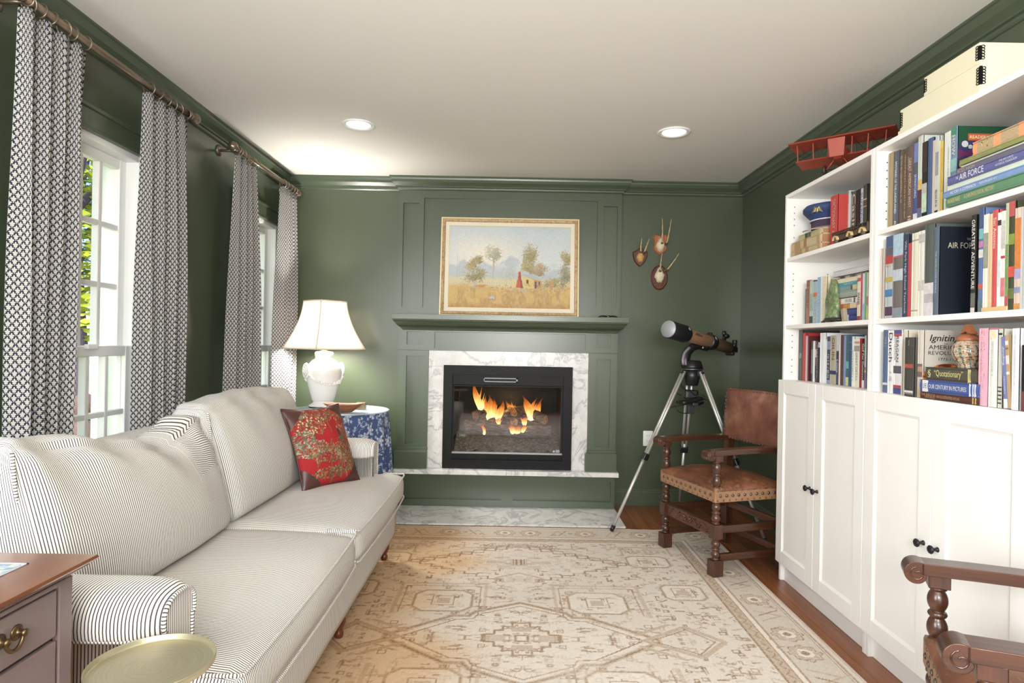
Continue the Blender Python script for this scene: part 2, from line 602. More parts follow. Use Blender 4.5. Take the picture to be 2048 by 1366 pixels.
def window(n, a, b):
    root = MB()
    xi = XL; z0, z1 = WZ0, WZ1
    # jamb liner of the opening
    root.box(xi - .2, xi + .004, a, a + .03, z0, z1); root.box(xi - .2, xi + .004, b - .03, b, z0, z1)
    root.box(xi - .2, xi + .0035, a + .03, b - .03, z1 - .03, z1); root.box(xi - .2, xi + .02, a + .03, b - .03, z0, z0 + .03)
    r = struct(root, 'window_%d' % n, WINW, bev=.002)
    c = MB()
    for (y0, y1, q0, q1) in ((a - .095, a + .004, z0 - .1, z1 + .1), (b - .004, b + .095, z0 - .1, z1 + .1), (a - .004, b + .004, z1 - .004, z1 + .1)):
        c.box(xi, xi + .02, y0, y1, q0, q1)
    c.box(xi, xi + .03, a - .1, b + .1, z1 + .084, z1 + .102); c.box(xi, xi + .027, a - .1, b + .1, z1 - .0035, z1 + .01)
    c.build('casing', GTRIM, r, bev=.004)
    MB().box(xi, xi + .05, a - .1, b + .1, z0 - .03, z0).build('window_sill', WINW, r, bev=.004)
    ya, yb = a + .03, b - .03
    zm = 1.145
    # upper sash is the outer one, lower sash the inner one
    for nm, x, q0, q1 in (('upper_sash', xi - .075, zm - .02, z1 - .03), ('lower_sash', xi - .035, z0 + .03, zm + .025)):
        f = MB()
        st = .045
        f.box(x - .02, x + .02, ya, ya + st, q0, q1); f.box(x - .02, x + .02, yb - st, yb, q0, q1)
        f.box(x - .0195, x + .0195, ya + st, yb - st, q1 - .045, q1); f.box(x - .0195, x + .0195, ya + st, yb - st, q0, q0 + (.045 if nm[0] == 'u' else .07))
        sa = f.build(nm, WINW, r, bev=.004)
        g0, g1 = ya + st, yb - st
        h0, h1 = q0 + (.045 if nm[0] == 'u' else .07), q1 - .045
        for k in range(1, 4):
            yy = g0 + (g1 - g0) * k / 4
            MB().box(x - .016, x + .016, yy - .012, yy + .012, h0, h1).build('muntin', WINW, sa, bev=.004)
        for k in range(1, 3):
            zz = h0 + (h1 - h0) * k / 3
            MB().box(x - .015, x + .015, g0, g1, zz - .012, zz + .012).build('muntin', WINW, sa, bev=.004)
        for i in range(4):
            for k in range(3):
                y0 = g0 + (g1 - g0) * i / 4; y1 = g0 + (g1 - g0) * (i + 1) / 4
                p0 = h0 + (h1 - h0) * k / 3; p1 = h0 + (h1 - h0) * (k + 1) / 3
                MB().box(x - .002, x + .002, y0, y1, p0, p1).build('pane', GLASS, sa)
    lk = MB().box(xi - .016, xi + .004, (a + b) / 2 - .03, (a + b) / 2 + .03, zm + .012, zm + .032)
    lk.build('sash_lock', WINW, r, bev=.003)
    return r
window(1, *WIN[0])
window(2, *WIN[1])
# ------------------------------------------------------------------ marble
def marble(name, base=(230, 228, 226), vein=(176, 177, 180), sc=1.0):
    g = G(name)
    co = g.coord('Object')
    w1 = g.noise(co, 3.2 * sc, 6, .6, 1.2)
    v = g.ab(w1 - .5)
    line = g.ramp(v, [(0.0, (0, 0, 0, 1)), (.035, (1, 1, 1, 1))])
    w2 = g.noise(co, 9 * sc, 5, .65, .8)
    cloud = g.ramp(w2, [(.35, (212, 211, 210)), (.6, base)])
    n3 = g.noise(co, 22 * sc, 4, .6, 1.0)
    fleck = g.ramp(g.ab(n3 - .5), [(0, (0, 0, 0, 1)), (.02, (1, 1, 1, 1))])
    c1 = g.mix(line, lin(vein), cloud)
    c2 = g.mix(fleck, g.mix(.35, c1, lin(vein)), c1)
    return g.fin(c2, .22, 0, .5)
MARB = marble('carrara_marble')

# ------------------------------------------------------------------ painted fireplace surround
fp = thing('fireplace_surround', 'dark green painted panelled chimneypiece with marble facing and mantel shelf on back wall', 'fireplace', (0, 4.53, 0))
m = MB()
Y0 = 4.684; Y1 = 4.662
def cut_panel(mb, x0, x1, z0, z1, recs, yb, yf):
    """front boards: everything of the rectangle except the recesses, laid out on a grid"""
    xs = sorted(set([x0, x1] + [r[0] for r in recs] + [r[1] for r in recs]))
    zs = sorted(set([z0, z1] + [r[2] for r in recs] + [r[3] for r in recs]))
    for i in range(len(xs) - 1):
        run = None
        for k in range(len(zs) - 1):
            cx = (xs[i] + xs[i + 1]) / 2; cz = (zs[k] + zs[k + 1]) / 2
            solid = not any(r[0] < cx < r[1] and r[2] < cz < r[3] for r in recs)
            if solid and run is None: run = zs[k]
            if (not solid) and run is not None:
                mb.box(xs[i], xs[i + 1], yf, yb, run, zs[k]); run = None
        if run is not None: mb.box(xs[i], xs[i + 1], yf, yb, run, zs[-1])
MB().box(-.86, .824, Y0, YB, 1.36, ZC - .02).build('breast_panel', GTRIM, fp)
# overmantel boards, each member a piece
def boards(recs, x0, x1, z0, z1, yb, yf, nm):
    mb = MB(); cut_panel(mb, x0, x1, z0, z1, recs, yb, yf)
    return mb.build(nm, GTRIM, fp)
boards([(-.672, .642, 1.475, 2.303), (-.829, -.710, 1.475, 2.264), (.688, .794, 1.475, 2.264)], -.86, .824, 1.40, ZC - .02, Y0, Y1, 'overmantel_frame')
# crown jog on the breast
levels_lv = [(ZC + b, .066 - a) for a, b in reversed(CR[1:])]
# mantel shelf: levels (z, inset)
def levels(mb, x0, x1, yf, yb, lv, sx=1.0):
    vs = []; fs = []
    for z, i in lv:
        vs += [(x0 + i * sx, yb, z), (x0 + i * sx, yf + i, z), (x1 - i * sx, yf + i, z), (x1 - i * sx, yb, z)]
    for k in range(len(lv) - 1):
        a = k * 4
        for q in range(3):
            fs.append((a + q, a + q + 1, a + q + 5, a + q + 4))
        fs.append((a + 3, a, a + 4, a + 7))
    fs.append((0, 3, 2, 1)); n = (len(lv) - 1) * 4
    fs.append((n, n + 1, n + 2, n + 3))
    mb.add(vs, fs)
    return mb
levels(MB(), -.855, .845, 4.40, YB, [(1.375, .0), (1.413, .0)]).build('mantel_shelf', GTRIM, fp, bev=.002)
levels(MB(), -.855, .845, 4.40, YB, [(1.300, .126), (1.303, .116), (1.311, .114), (1.313, .104), (1.319, .100), (1.326, .080), (1.334, .060), (1.344, .048), (1.353, .042), (1.354, .030), (1.361, .026), (1.366, .014), (1.376, .012)], .5).build('mantel_moulding', GTRIM, fp)
levels(MB(), -.86 - .066, .824 + .066, Y1 - .066, YB, levels_lv).build('crown', GTRIM, fp)
# lower surround
SR = [(-.764, -.646, 1.194, 1.29), (.632, .738, 1.194, 1.29), (-.56, .551, 1.17, 1.29)]
MB().box(-.823, .786, 4.556, YB, 1.153, 1.32).build('frieze_panel', GTRIM, fp)
boards(SR, -.823, .786, 1.155, 1.31, 4.556, 4.533, 'frieze_frame')
for x0, x1, r0, r1, p0, p1 in ((-.823, -.60, -.764, -.646, -.838, -.597), (.577, .786, .632, .738, .56, .79)):
    pil = MB().box(x0, x1, 4.556, YB, .28, 1.153).build('pilaster', GTRIM, fp)
    mb = MB(); cut_panel(mb, x0, x1, .42, 1.151, [(r0, r1, .464, 1.11)], 4.556, 4.533); mb.build('pilaster_frame', GTRIM, pil)
    levels(MB(), p0, p1, 4.49, YB, [(.29, 0), (.41, 0), (.424, .008)]).build('plinth_block', GTRIM, fp, bev=.002)
    MB().box(x0 - .004, x1 + .004, 4.52, 4.545, .42, .44).build('base_moulding', GTRIM, pil, bev=.004)
# marble facing: three slabs
MB().box(-.60, .577, 4.546, 4.60, 1.047 - .01, 1.153).build('marble_slab', MARB, fp, bev=.001)
MB().box(-.60, -.435, 4.546, 4.60, .29, 1.0365).build('marble_slab', MARB, fp, bev=.001)
MB().box(.412, .577, 4.546, 4.60, .29, 1.0365).build('marble_slab', MARB, fp, bev=.001)
MB().box(-.86, .80, 4.455, YB, .257, .29).build('marble_ledge', MARB, fp, bev=.003)
# base below the ledge
MB().box(-.84, .785, 4.556, YB, 0, .257).build('base_panel', GTRIM, fp)
boards([(-.78, -.048, .06, .207), (.039, .755, .06, .207)], -.84, .785, 0.011, .257, 4.556, 4.533, 'base_frame')
single(MB().box(-.845, .788, 4.09, 4.532, 0, .011), 'hearth_slab', MARB, 'grey-veined white marble hearth slab flush in the floor before the chimneypiece', 'hearth', (0, 4.3, 0), bev=.002)

# ------------------------------------------------------------------ electric firebox
BLK = P('matte_black_metal', (13, 13, 15), .5, 0.0, .08, 30, spec=.22)
DBLK = P('soot_black', (12, 12, 14), .7, 0, .2, 12)
fb = thing('fireplace_insert', 'black framed electric fire with glowing logs set in the marble facing', 'fireplace', (0, 4.55, .292))
frame_mb(-.486, .46, .292, 1.047, 4.515, 4.55, .066).build('trim_frame', BLK, fb, bev=.002)
b = MB()
b.box(-.434, -.41, 4.551, 4.98, .34, .99); b.box(.38, .411, 4.551, 4.98, .34, .99); b.box(-.42, .39, 4.97, 4.98, .34, .99)
b.box(-.42, .39, 4.55, 4.98, .34, .35); b.box(-.42, .39, 4.55, 4.98, .98, .99)
b.build('firebox', DBLK, fb)
b = MB().box(-.42, .394, 4.532, 4.55, .905, .982)
b.box(-.42, .394, 4.528, 4.55, .893, .903)
b.build('vent_panel', BLK, fb, bev=.001)
STEEL = P('dull_steel', (150, 150, 152), .35, 1.0, .05, 40)
hb = MB()
hb.box(-.192, .058, 4.519, 4.531, .952, .960); hb.box(-.192, .058, 4.519, 4.531, .928, .936); hb.box(.046, .058, 4.519, 4.531, .928, .96); hb.box(-.192, -.186, 4.519, 4.531, .928, .96)
hb.build('air_slot', P('dark_steel', (92, 92, 94), .4, 1.0), fb)
MB().box(-.417, -.352, 4.529, 4.533, .93, .972).build('vent_grille', DBLK, fb)
MB().box(.215, .382, 4.529, 4.533, .932, .972).build('vent_grille', DBLK, fb)
lb = MB().box(-.42, .394, 4.532, 4.55, .398, .412)
lb.build('glass_rail', STEEL, fb, bev=.002)
MB().box(-.42, .394, 4.54, 4.55, .355, .398).build('louvre_panel', DBLK, fb)
sl = MB()
for k in range(60):
    x = -.415 + k * .0134
    sl.bar((x, 4.537, .358), (x + .03, 4.537, .394), .004, .004, (0, 1, 0))
sl.build('louvre_slats', BLK, fb, kind='stuff')
# door glass
gg = G('firebox_glass')
tr = gg.n('ShaderNodeBsdfTransparent'); gl = gg.n('ShaderNodeBsdfGlossy'); ms = gg.n('ShaderNodeMixShader')
tr.inputs[0].default_value = (.9, .9, .91, 1); gl.inputs['Roughness'].default_value = .03
gg.put(ms.inputs[0], gg.noise(gg.coord('Object'), 2.0, 1) * .02 + .045)
gg.nt.links.new(tr.outputs[0], ms.inputs[1]); gg.nt.links.new(gl.outputs[0], ms.inputs[2]); gg.nt.links.new(ms.outputs[0], gg.out.inputs[0])
MB().box(-.428, .402, 4.553, 4.556, .395, .90).build('glass_pane', gg.mat, fb)
mk = P('pale_print', (190, 190, 190), .5)
MB().prism([(.325, .416), (.343, .416), (.334, .434)], 4.5515, 4.5525, 'y').build('warning_mark', mk, fb)
for zz in (.431, .424, .417):
    MB().box(.348, .376, 4.5515, 4.5525, zz - .002, zz + .002).build('warning_print', mk, fb)
# ember bed
gE = G('ember_gravel'); co = gE.coord('Object')
nz = gE.noise(co, 60, 4, .7); big = gE.noise(co, 9, 3)
colr = gE.ramp(nz, [(.3, (38, 34, 32)), (.55, (118, 108, 100)), (.72, (176, 164, 150))])
gE.bump(nz, .8, .01)
EMB = gE.fin(colr, .9)
rnd = random.Random(3)
def bedf(u, v):
    x = -.405 + .78 * u; y = 4.565 + .30 * v
    z = .415 + .10 * min(1, v * 1.6) + .008 * sin(x * 60) * cos(y * 75) + rnd.uniform(-.004, .004)
    return (x, y, z)
MB().sheet(bedf, 60, 20).build('ember_bed', EMB, fb, kind='stuff')
bk = G('log_bark'); co = bk.coord('Object')
nb = bk.noise(bk.vscale(co, (14, 60, 60)), 1.0, 5, .65, .5)
bk.bump(nb, .9, .008)
BARK = bk.fin(bk.ramp(nb, [(.3, (26, 22, 20)), (.5, (92, 78, 66)), (.68, (160, 142, 124))]), .9)
ck = G('log_end'); co = ck.coord('Object')
rg = ck.noise(co, 50, 4, .6, 1.5)
CUT = ck.fin(ck.ramp(rg, [(.35, (120, 70, 44)), (.6, (206, 160, 118))]), .85)
def log(a, b, r0, r1, seed):
    a = Vector(a); b = Vector(b); rr = random.Random(seed)
    N = 10; K = 14
    t = (b - a).normalized(); s1 = t.cross(Vector((0, 0, 1)))
    s1.normalize(); s2 = s1.cross(t)
    rows = []
    ph = [rr.uniform(0, 6.28) for _ in range(4)]
    for i in range(N + 1):
        f = i / N; r = r0 + (r1 - r0) * f
        p = a + (b - a) * f + Vector((0, 0, .006 * sin(f * 5 + ph[0]))) + s1 * .006 * sin(f * 4 + ph[1])
        for k in range(K):
            an = 2 * pi * k / K
            q = r * (1 + .08 * sin(3 * an + ph[2] + f * 3) + .05 * sin(5 * an + ph[3]) + rr.uniform(-.05, .05))
            rows.append(p + (s1 * cos(an) + s2 * sin(an)) * q)
    mb = MB()
    fs = []
    for i in range(N):
        for k in range(K):
            k2 = (k + 1) % K
            fs.append((i * K + k, i * K + k2, (i + 1) * K + k2, (i + 1) * K + k))
    mb.add(rows, fs, None, 0, True)
    mb.add(rows[:K], [tuple(range(K - 1, -1, -1))], None, 1)
    mb.add(rows[-K:], [tuple(range(K))], None, 1)
    return mb.build('log', [BARK, CUT], fb)
log((-.325, 4.63, .565), (.315, 4.65, .555), .046, .05, 1)
log((-.255, 4.66, .665), (-.12, 4.80, .69), .036, .044, 2)
log((-.16, 4.65, .60), (.01, 4.78, .70), .022, .028, 3)
log((.03, 4.70, .685), (.15, 4.84, .72), .036, .034, 4)
log((.045, 4.64, .625), (.02, 4.80, .60), .030, .03, 5)
log((.275, 4.66, .645), (.13, 4.78, .675), .036, .042, 6)
log((-.335, 4.66, .60), (-.18, 4.74, .61), .024, .026, 7)
log((-.2, 4.80, .60), (.25, 4.82, .60), .04, .04, 8)
# flames: solid tapering tongues that give off light
gf = G('flame')
co = gf.sep(gf.coord('Generated'))
nz = gf.noise(gf.vscale(gf.coord('Object'), (60, 60, 18)), 1.0, 2)
hgt = co[2] + (nz - .5) * .35
fc = gf.ramp(hgt, [(0.0, (1.0, .84, .46, 1)), (.35, (1.0, .62, .16, 1)), (.65, (1.0, .28, .04, 1)), (1.0, (.55, .07, .01, 1))])
em = gf.n('ShaderNodeEmission'); gf.put(em.inputs[0], fc); gf.put(em.inputs[1], gf.ramp(hgt, [(0, (1, 1, 1, 1)), (1, (.35, .35, .35, 1))]))
mu = gf.m('MULTIPLY', gf.ramp(hgt, [(0, (1, 1, 1, 1)), (.5, (.5, .5, .5, 1)), (1, (.22, .22, .22, 1))]), 3.0)
gf.put(em.inputs[1], mu)
tb = gf.n('ShaderNodeBsdfTransparent'); mx = gf.n('ShaderNodeMixShader')
gf.put(mx.inputs[0], gf.ramp(hgt, [(0, (.95, .95, .95, 1)), (.5, (.8, .8, .8, 1)), (1, (.3, .3, .3, 1))]))
gf.nt.links.new(tb.outputs[0], mx.inputs[1]); gf.nt.links.new(em.outputs[0], mx.inputs[2]); gf.nt.links.new(mx.outputs[0], gf.out.inputs[0])
FLAME = gf.mat
def flame(x, y, z, h, w, lean, seed):
    rr = random.Random(seed); mb = MB()
    path = []; rad = []
    for i in range(11):
        f = i / 10
        path.append((x + lean * f ** 1.4 + .012 * sin(f * 6 + seed) * f, y + .01 * sin(f * 5 + seed * 2), z + h * f))
        rad.append(max(.0012, w * (sin(pi * min(1, (f * .8 + .22))) ** 1.2)))
    mb.tube(path, rad, 8)
    for k in range(2):
        f0 = rr.uniform(.25, .5); q = path[int(f0 * 10)]; s = rr.choice((-1, 1))
        pth = []; rd = []
        for i in range(7):
            f = i / 6
            pth.append((q[0] + s * (w * .5 + .02 * f), q[1], q[2] + h * .42 * f)); rd.append(max(.001, w * .38 * (1 - f)))
        mb.tube(pth, rd, 6)
    return mb.build('flame', FLAME, fb)
for a in [(-.215, 4.70, .69, .23, .026, -.085, 21), (-.14, 4.70, .62, .20, .040, -.02, 22), (-.09, 4.69, .62, .16, .030, .05, 23), (.17, 4.72, .63, .19, .026, -.06, 24), (.20, 4.73, .63, .17, .020, .06, 25), (-.20, 4.71, .69, .17, .022, -.07, 1), (-.165, 4.71, .655, .145, .022, -.03, 2), (-.125, 4.70, .635, .16, .036, .0, 3), (-.10, 4.70, .63, .12, .026, .05, 4),
          (.0, 4.80, .66, .11, .014, -.02, 5), (.015, 4.79, .67, .10, .014, .015, 6), (.155, 4.73, .63, .17, .020, -.045, 7), (.17, 4.74, .65, .15, .018, .03, 8),
          (.205, 4.80, .66, .11, .010, .0, 9), (.06, 4.60, .545, .06, .035, .0, 10), (.03, 4.60, .545, .07, .02, -.03, 11), (.10, 4.60, .55, .07, .02, .03, 12), (-.185, 4.59, .53, .09, .012, .0, 13), (-.08, 4.63, .61, .045, .018, .01, 14), (.115, 4.66, .6, .07, .02, .02, 15)]:
    flame(*a)
pl = lamp('POINT', 'fire_glow', (0, 4.72, .78), 2.2, (1, .55, .2), shadow_soft_size=.08)
# upright books: near y, far y, height, spine x, spine colour, label, titles, spine bands, cover
ROWS = {
 'far_top': (1.685, [
  (2.7964, 2.8536, 0.2325, 1.47, (214, 62, 58), 'red dictionary with silver title beside the peaked cap, far bookcase top shelf', [('DICTIONARY', 0.35, 0.92, (226, 180, 170), 0.5), ('~', 0.08, 0.3, (226, 180, 170), 0.4)], []),
  (2.8389, 2.887, 0.2484, 1.52, (206, 210, 208), 'pale blue and cream hardback right of the red dictionary, far bookcase', [], [(0.0, 0.3, (168, 186, 196)), (0.3, 0.75, (222, 208, 186))]),
  (2.8391, 2.8576, 0.2438, 1.53, (72, 74, 66), 'very thin dark olive book left of a slim white one, far bookcase top shelf', [], []),
  (2.8213, 2.8383, 0.2299, 1.53, (232, 232, 228), 'slim white paperback between dark books on the far bookcase top shelf', [], [(0.1, 0.5, (110, 120, 130))]),
  (2.7921, 2.8209, 0.2395, 1.53, (64, 58, 60), 'dark book with small pinkish capitals behind the model truck, far bookcase', [('~~', 0.06, 0.9, (214, 160, 140), 0.6)], []),
  (2.7514, 2.79, 0.2387, 1.53, (86, 92, 84), 'dark olive book with flowing cream script behind the model truck, far bookcase', [('Casino', 0.1, 0.95, (234, 226, 190), 0.8)], []),
  (2.7177, 2.7494, 0.2377, 1.53, (34, 34, 36), 'plain black book right of the script-titled olive book, far bookcase top shelf', [], []),
  (2.6959, 2.7138, 0.2354, 1.53, (224, 226, 236), 'white book with blue capitals SUPERPOWER, far bookcase top shelf', [('SUPERPOWER', 0.08, 0.92, (60, 80, 170), 0.75)], []),
  (2.6677, 2.6944, 0.248, 1.53, (92, 84, 72), 'tall brown volume with gilt lines at the right end, far bookcase top shelf', [], [(0.72, 0.75, (214, 196, 150)), (0.6, 0.62, (214, 196, 150)), (0.2, 0.22, (214, 196, 150)), (0.3, 0.32, (214, 196, 150))]),
 ]),
 'far_mid': (1.335, [
  (3.1343, 3.1465, 0.1832, 1.5, (96, 100, 96), 'thin grey-green booklet at the left end of the far bookcase middle shelf', [], []),
  (3.081, 3.1129, 0.223, 1.49, (186, 122, 98), 'rust-brown paperback left of two pale green books, far bookcase middle shelf', [('~', 0.35, 0.8, (60, 40, 34), 0.5)], [(0.85, 1, (150, 86, 66))]),
  (3.0248, 3.0583, 0.2159, 1.48, (182, 204, 186), 'pale green paperback with small lettering, far bookcase middle shelf', [], [(0.02, 0.18, (70, 74, 72)), (0.3, 0.7, (160, 184, 170))]),
  (2.9853, 3.0228, 0.2135, 1.48, (166, 186, 196), 'grey-blue paperback with an orange dot on its spine, far bookcase middle shelf', [('~', 0.05, 0.55, (226, 232, 236), 0.5)], [(0.62, 0.71, (232, 110, 74)), (0.97, 1, (50, 60, 90))]),
  (2.9515, 2.9833, 0.2239, 1.48, (150, 188, 214), 'light blue paperback just left of the jade stone, far bookcase middle shelf', [('~', 0.1, 0.75, (226, 238, 244), 0.5)], []),
  (2.9349, 2.95, 0.2227, 1.48, (232, 234, 232), 'slim white book behind the jade stone, far bookcase middle shelf', [], []),
  (2.8976, 2.9344, 0.221, 1.48, (236, 208, 150), 'cream book with its lettered cover facing out behind the jade stone', [], [(0, 1, (240, 226, 190))], ("PLATO'S B", (44, 42, 40), (238, 230, 204))),
  (2.5781, 2.6023, 0.1909, 1.46, (222, 206, 190), 'cream book marked WAKES in black beside the stacked books, far bookcase', [('WAKES', 0.35, 0.62, (30, 28, 28), 0.7)], [(0.86, 0.94, (206, 74, 80)), (0.62, 0.86, (230, 214, 190)), (0.0, 0.1, (150, 60, 56))]),
  (2.5648, 2.5773, 0.1923, 1.46, (196, 66, 70), 'narrow red book right of the WAKES book, far bookcase middle shelf', [], []),
  (2.5489, 2.5641, 0.195, 1.46, (196, 212, 224), 'pale blue and white narrow book left of a green one, far bookcase', [], [(0.02, 0.35, (150, 180, 214))]),
  (2.5345, 2.5481, 0.1994, 1.46, (110, 180, 120), 'bright green narrow book near the right end of the far bookcase middle shelf', [], []),
  (2.5239, 2.5338, 0.1956, 1.46, (214, 206, 190), 'flowery narrow book at the right end of the far bookcase middle shelf', [], [(0.05, 0.2, (236, 222, 70)), (0.3, 0.5, (206, 120, 110))]),
 ]),
 'far_low': (1.05, [
  (3.167, 3.2059, 0.2603, 1.5, (78, 76, 72), 'large charcoal album at the left end of the far bookcase lowest shelf', [('S', 0.42, 0.55, (190, 190, 186), 0.6)], []),
  (3.1326, 3.1637, 0.2439, 1.5, (206, 44, 38), 'tall bright red book beside the charcoal album, far bookcase lowest shelf', [], []),
  (3.1158, 3.1316, 0.2281, 1.5, (206, 182, 190), 'maroon covered book with a pale pink spine, far bookcase lowest shelf', [], [], ('A', (236, 236, 236), (106, 34, 36))),
  (3.056, 3.0728, 0.2024, 1.5, (70, 84, 90), 'slim dark teal book left of a slim white one, far bookcase lowest shelf', [], [(0.2, 0.8, (120, 140, 140))]),
  (3.035, 3.055, 0.2023, 1.5, (236, 240, 238), 'slim white book among short dark books, far bookcase lowest shelf', [], []),
  (3.0201, 3.034, 0.2022, 1.5, (120, 80, 80), 'slim patterned maroon book among short dark books, far bookcase lowest shelf', [], [(0.1, 0.4, (60, 60, 70)), (0.6, 0.8, (210, 200, 200))]),
  (3.0044, 3.0191, 0.2022, 1.5, (52, 54, 74), 'slim navy book with white dashes, far bookcase lowest shelf', [('~~', 0.1, 0.9, (230, 230, 234), 0.6)], []),
  (2.9879, 3.0035, 0.1996, 1.5, (44, 46, 52), 'slim black book left of the wide white binders, far bookcase lowest shelf', [], [(0.85, 0.98, (220, 220, 224))]),
  (2.9386, 2.986, 0.2407, 1.5, (240, 241, 244), 'wide glossy white binder, left one of the two white ones, far bookcase', [], []),
  (2.9209, 2.9372, 0.2089, 1.5, (234, 238, 240), 'narrow white binder right of the wide one, far bookcase lowest shelf', [], []),
  (2.8926, 2.92, 0.223, 1.5, (70, 78, 96), 'navy and white mottled paperback left of the beige book, far bookcase', [('~~', 0.1, 0.62, (220, 226, 236), 0.6)], [(0.72, 0.9, (150, 164, 206)), (0.0, 0.08, (140, 150, 206))]),
  (2.8372, 2.8913, 0.2273, 1.5, (186, 176, 150), 'thick beige book with large brown letters OILIN, far bookcase lowest shelf', [('OILIN', 0.5, 0.95, (120, 62, 40), 0.42)], [(0.2, 0.28, (52, 52, 110))]),
  (2.8156, 2.8359, 0.2289, 1.5, (66, 84, 110), 'navy and white book with white script right of the beige book', [('Lewis', 0.25, 0.5, (240, 240, 244), 0.6)], [(0.68, 1, (206, 212, 220)), (0.4, 0.65, (64, 50, 104))]),
  (2.8006, 2.8143, 0.2285, 1.5, (240, 214, 206), 'narrow pinkish cream book right of the navy and white one, far bookcase', [], []),
  (2.7754, 2.7998, 0.2283, 1.5, (108, 74, 70), 'maroon-brown book left of the lavender blue one, far bookcase lowest shelf', [], [(0.0, 1, (96, 66, 64))]),
  (2.7548, 2.7738, 0.2257, 1.5, (128, 146, 204), 'lavender blue book, far bookcase lowest shelf', [], []),
  (2.7328, 2.7539, 0.221, 1.5, (70, 104, 112), 'teal patterned book with a yellow foot, far bookcase lowest shelf', [], [(0.0, 0.18, (214, 214, 130)), (0.35, 0.5, (110, 180, 170))]),
  (2.7072, 2.732, 0.2273, 1.5, (52, 92, 130), 'deep blue book right of the teal patterned one, far bookcase lowest shelf', [], [(0.7, 0.71, (130, 160, 190)), (0.85, 0.86, (130, 160, 190))]),
  (2.6907, 2.7064, 0.2204, 1.5, (238, 238, 230), 'slim white book reading AUTHORITY, far bookcase lowest shelf', [('AUTHORITY', 0.1, 0.75, (110, 140, 190), 0.5)], []),
  (2.6483, 2.6895, 0.2093, 1.5, (238, 232, 214), 'cream book lettered GREAT DETAIL in green, far bookcase lowest shelf', [('GREAT DETAIL', 0.12, 0.72, (140, 160, 140), 0.4)], [(0.74, 0.86, (170, 160, 160)), (0.9, 0.95, (226, 150, 150))]),
  (2.6295, 2.6468, 0.2111, 1.5, (178, 36, 40), 'narrow dark red book near the right end of the far bookcase lowest shelf', [], []),
  (2.6109, 2.6283, 0.1981, 1.5, (40, 38, 38), 'black book with a bold white golf title, far bookcase lowest shelf', [('Golf For Dummies', 0.18, 0.95, (244, 244, 240), 0.8)], [(0, 0.17, (240, 238, 240))]),
  (2.5977, 2.6102, 0.2235, 1.5, (150, 128, 180), 'narrow lilac and green book at the right end of the far bookcase lowest shelf', [], [(0.4, 1, (182, 206, 190)), (0.3, 0.34, (220, 214, 90))]),
 ]),
 'near_top': (1.685, [
  (2.3873, 2.4143, 0.2981, 1.47, (172, 144, 94), 'wood-grained tan book at the left end of the near bookcase top shelf', [], []),
  (2.3547, 2.3861, 0.2932, 1.47, (84, 90, 104), 'slate book titled MYSTERIES OF THE UNEXPLAINED, near bookcase top shelf', [('MYSTERIES OF THE UNEXPLAINED', 0.18, 0.86, (240, 240, 240), 0.42), ('R', 0.03, 0.08, (220, 220, 220), 0.4)], []),
  (2.326, 2.3471, 0.2868, 1.47, (104, 84, 70), 'brown gilt-lettered book right of the slate MYSTERIES book, near bookcase', [('~~', 0.3, 0.92, (214, 190, 140), 0.5)], []),
  (2.3042, 2.3231, 0.2849, 1.47, (96, 76, 62), 'narrow brown gilt-lettered book left of THE GREAT AMERICAN WEST, near bookcase', [('~~', 0.08, 0.92, (206, 182, 130), 0.5)], []),
  (2.2693, 2.3024, 0.2877, 1.47, (112, 90, 80), 'wide brown book titled GREAT AMERICAN WEST, near bookcase top shelf', [('GREAT AMERICAN WEST', 0.2, 0.84, (240, 196, 160), 0.45), ('THE STORY OF THE', 0.7, 0.87, (240, 196, 160), 0.16), ('II', 0.04, 0.09, (240, 196, 160), 0.5)], []),
  (2.2426, 2.265, 0.2868, 1.47, (70, 84, 150), 'blue night-sky book titled SKYWATCHING, near bookcase top shelf', [('SKYWATCHING', 0.3, 0.6, (214, 226, 246), 0.6)], [(0.75, 1, (110, 130, 196)), (0.6, 0.75, (90, 92, 100)), (0.02, 0.1, (220, 222, 226))]),
  (2.2193, 2.2415, 0.3046, 1.47, (206, 214, 200), 'tall pale book with a dark picture on its lower spine, near bookcase top shelf', [], [(0.36, 0.48, (230, 186, 90)), (0.14, 0.36, (92, 56, 60)), (0.0, 0.14, (100, 104, 140))], ('', (0, 0, 0), (206, 214, 198))),
  (2.1924, 2.2184, 0.2753, 1.47, (40, 36, 36), 'black book with a white and green lower spine, near bookcase top shelf', [], [(0.08, 0.34, (196, 222, 190)), (0.34, 0.46, (196, 190, 180)), (0.6, 1, (58, 44, 44))]),
  (2.1649, 2.1877, 0.2794, 1.47, (76, 100, 150), 'plain mid-blue hardback left of a cream one, near bookcase top shelf', [], []),
  (2.1511, 2.1639, 0.2645, 1.47, (214, 198, 174), 'narrow plain cream book right of the mid-blue one, near bookcase top shelf', [], []),
  (2.1343, 2.1503, 0.274, 1.47, (206, 210, 206), 'white book spotted with black print left of the yellow magazines, near bookcase', [('~~', 0.1, 0.32, (30, 30, 34), 0.6)], [(0.5, 0.8, (150, 156, 170)), (0.0, 0.06, (40, 40, 40))]),
  (2.1253, 2.1336, 0.2545, 1.47, (224, 220, 172), 'narrow pale yellow magazine left of the bright yellow one, near bookcase', [], []),
  (2.111, 2.1248, 0.2499, 1.47, (236, 198, 84), 'bright yellow magazine on the near bookcase top shelf', [], [(0.3, 0.9, (226, 180, 66))]),
  (2.1061, 2.1095, 0.2706, 1.47, (60, 62, 60), 'very thin black folder left of two white ones, near bookcase top shelf', [], []),
  (2.0934, 2.1056, 0.2709, 1.47, (226, 230, 214), 'slim white folder, left one of two beside the green book, near bookcase', [], []),
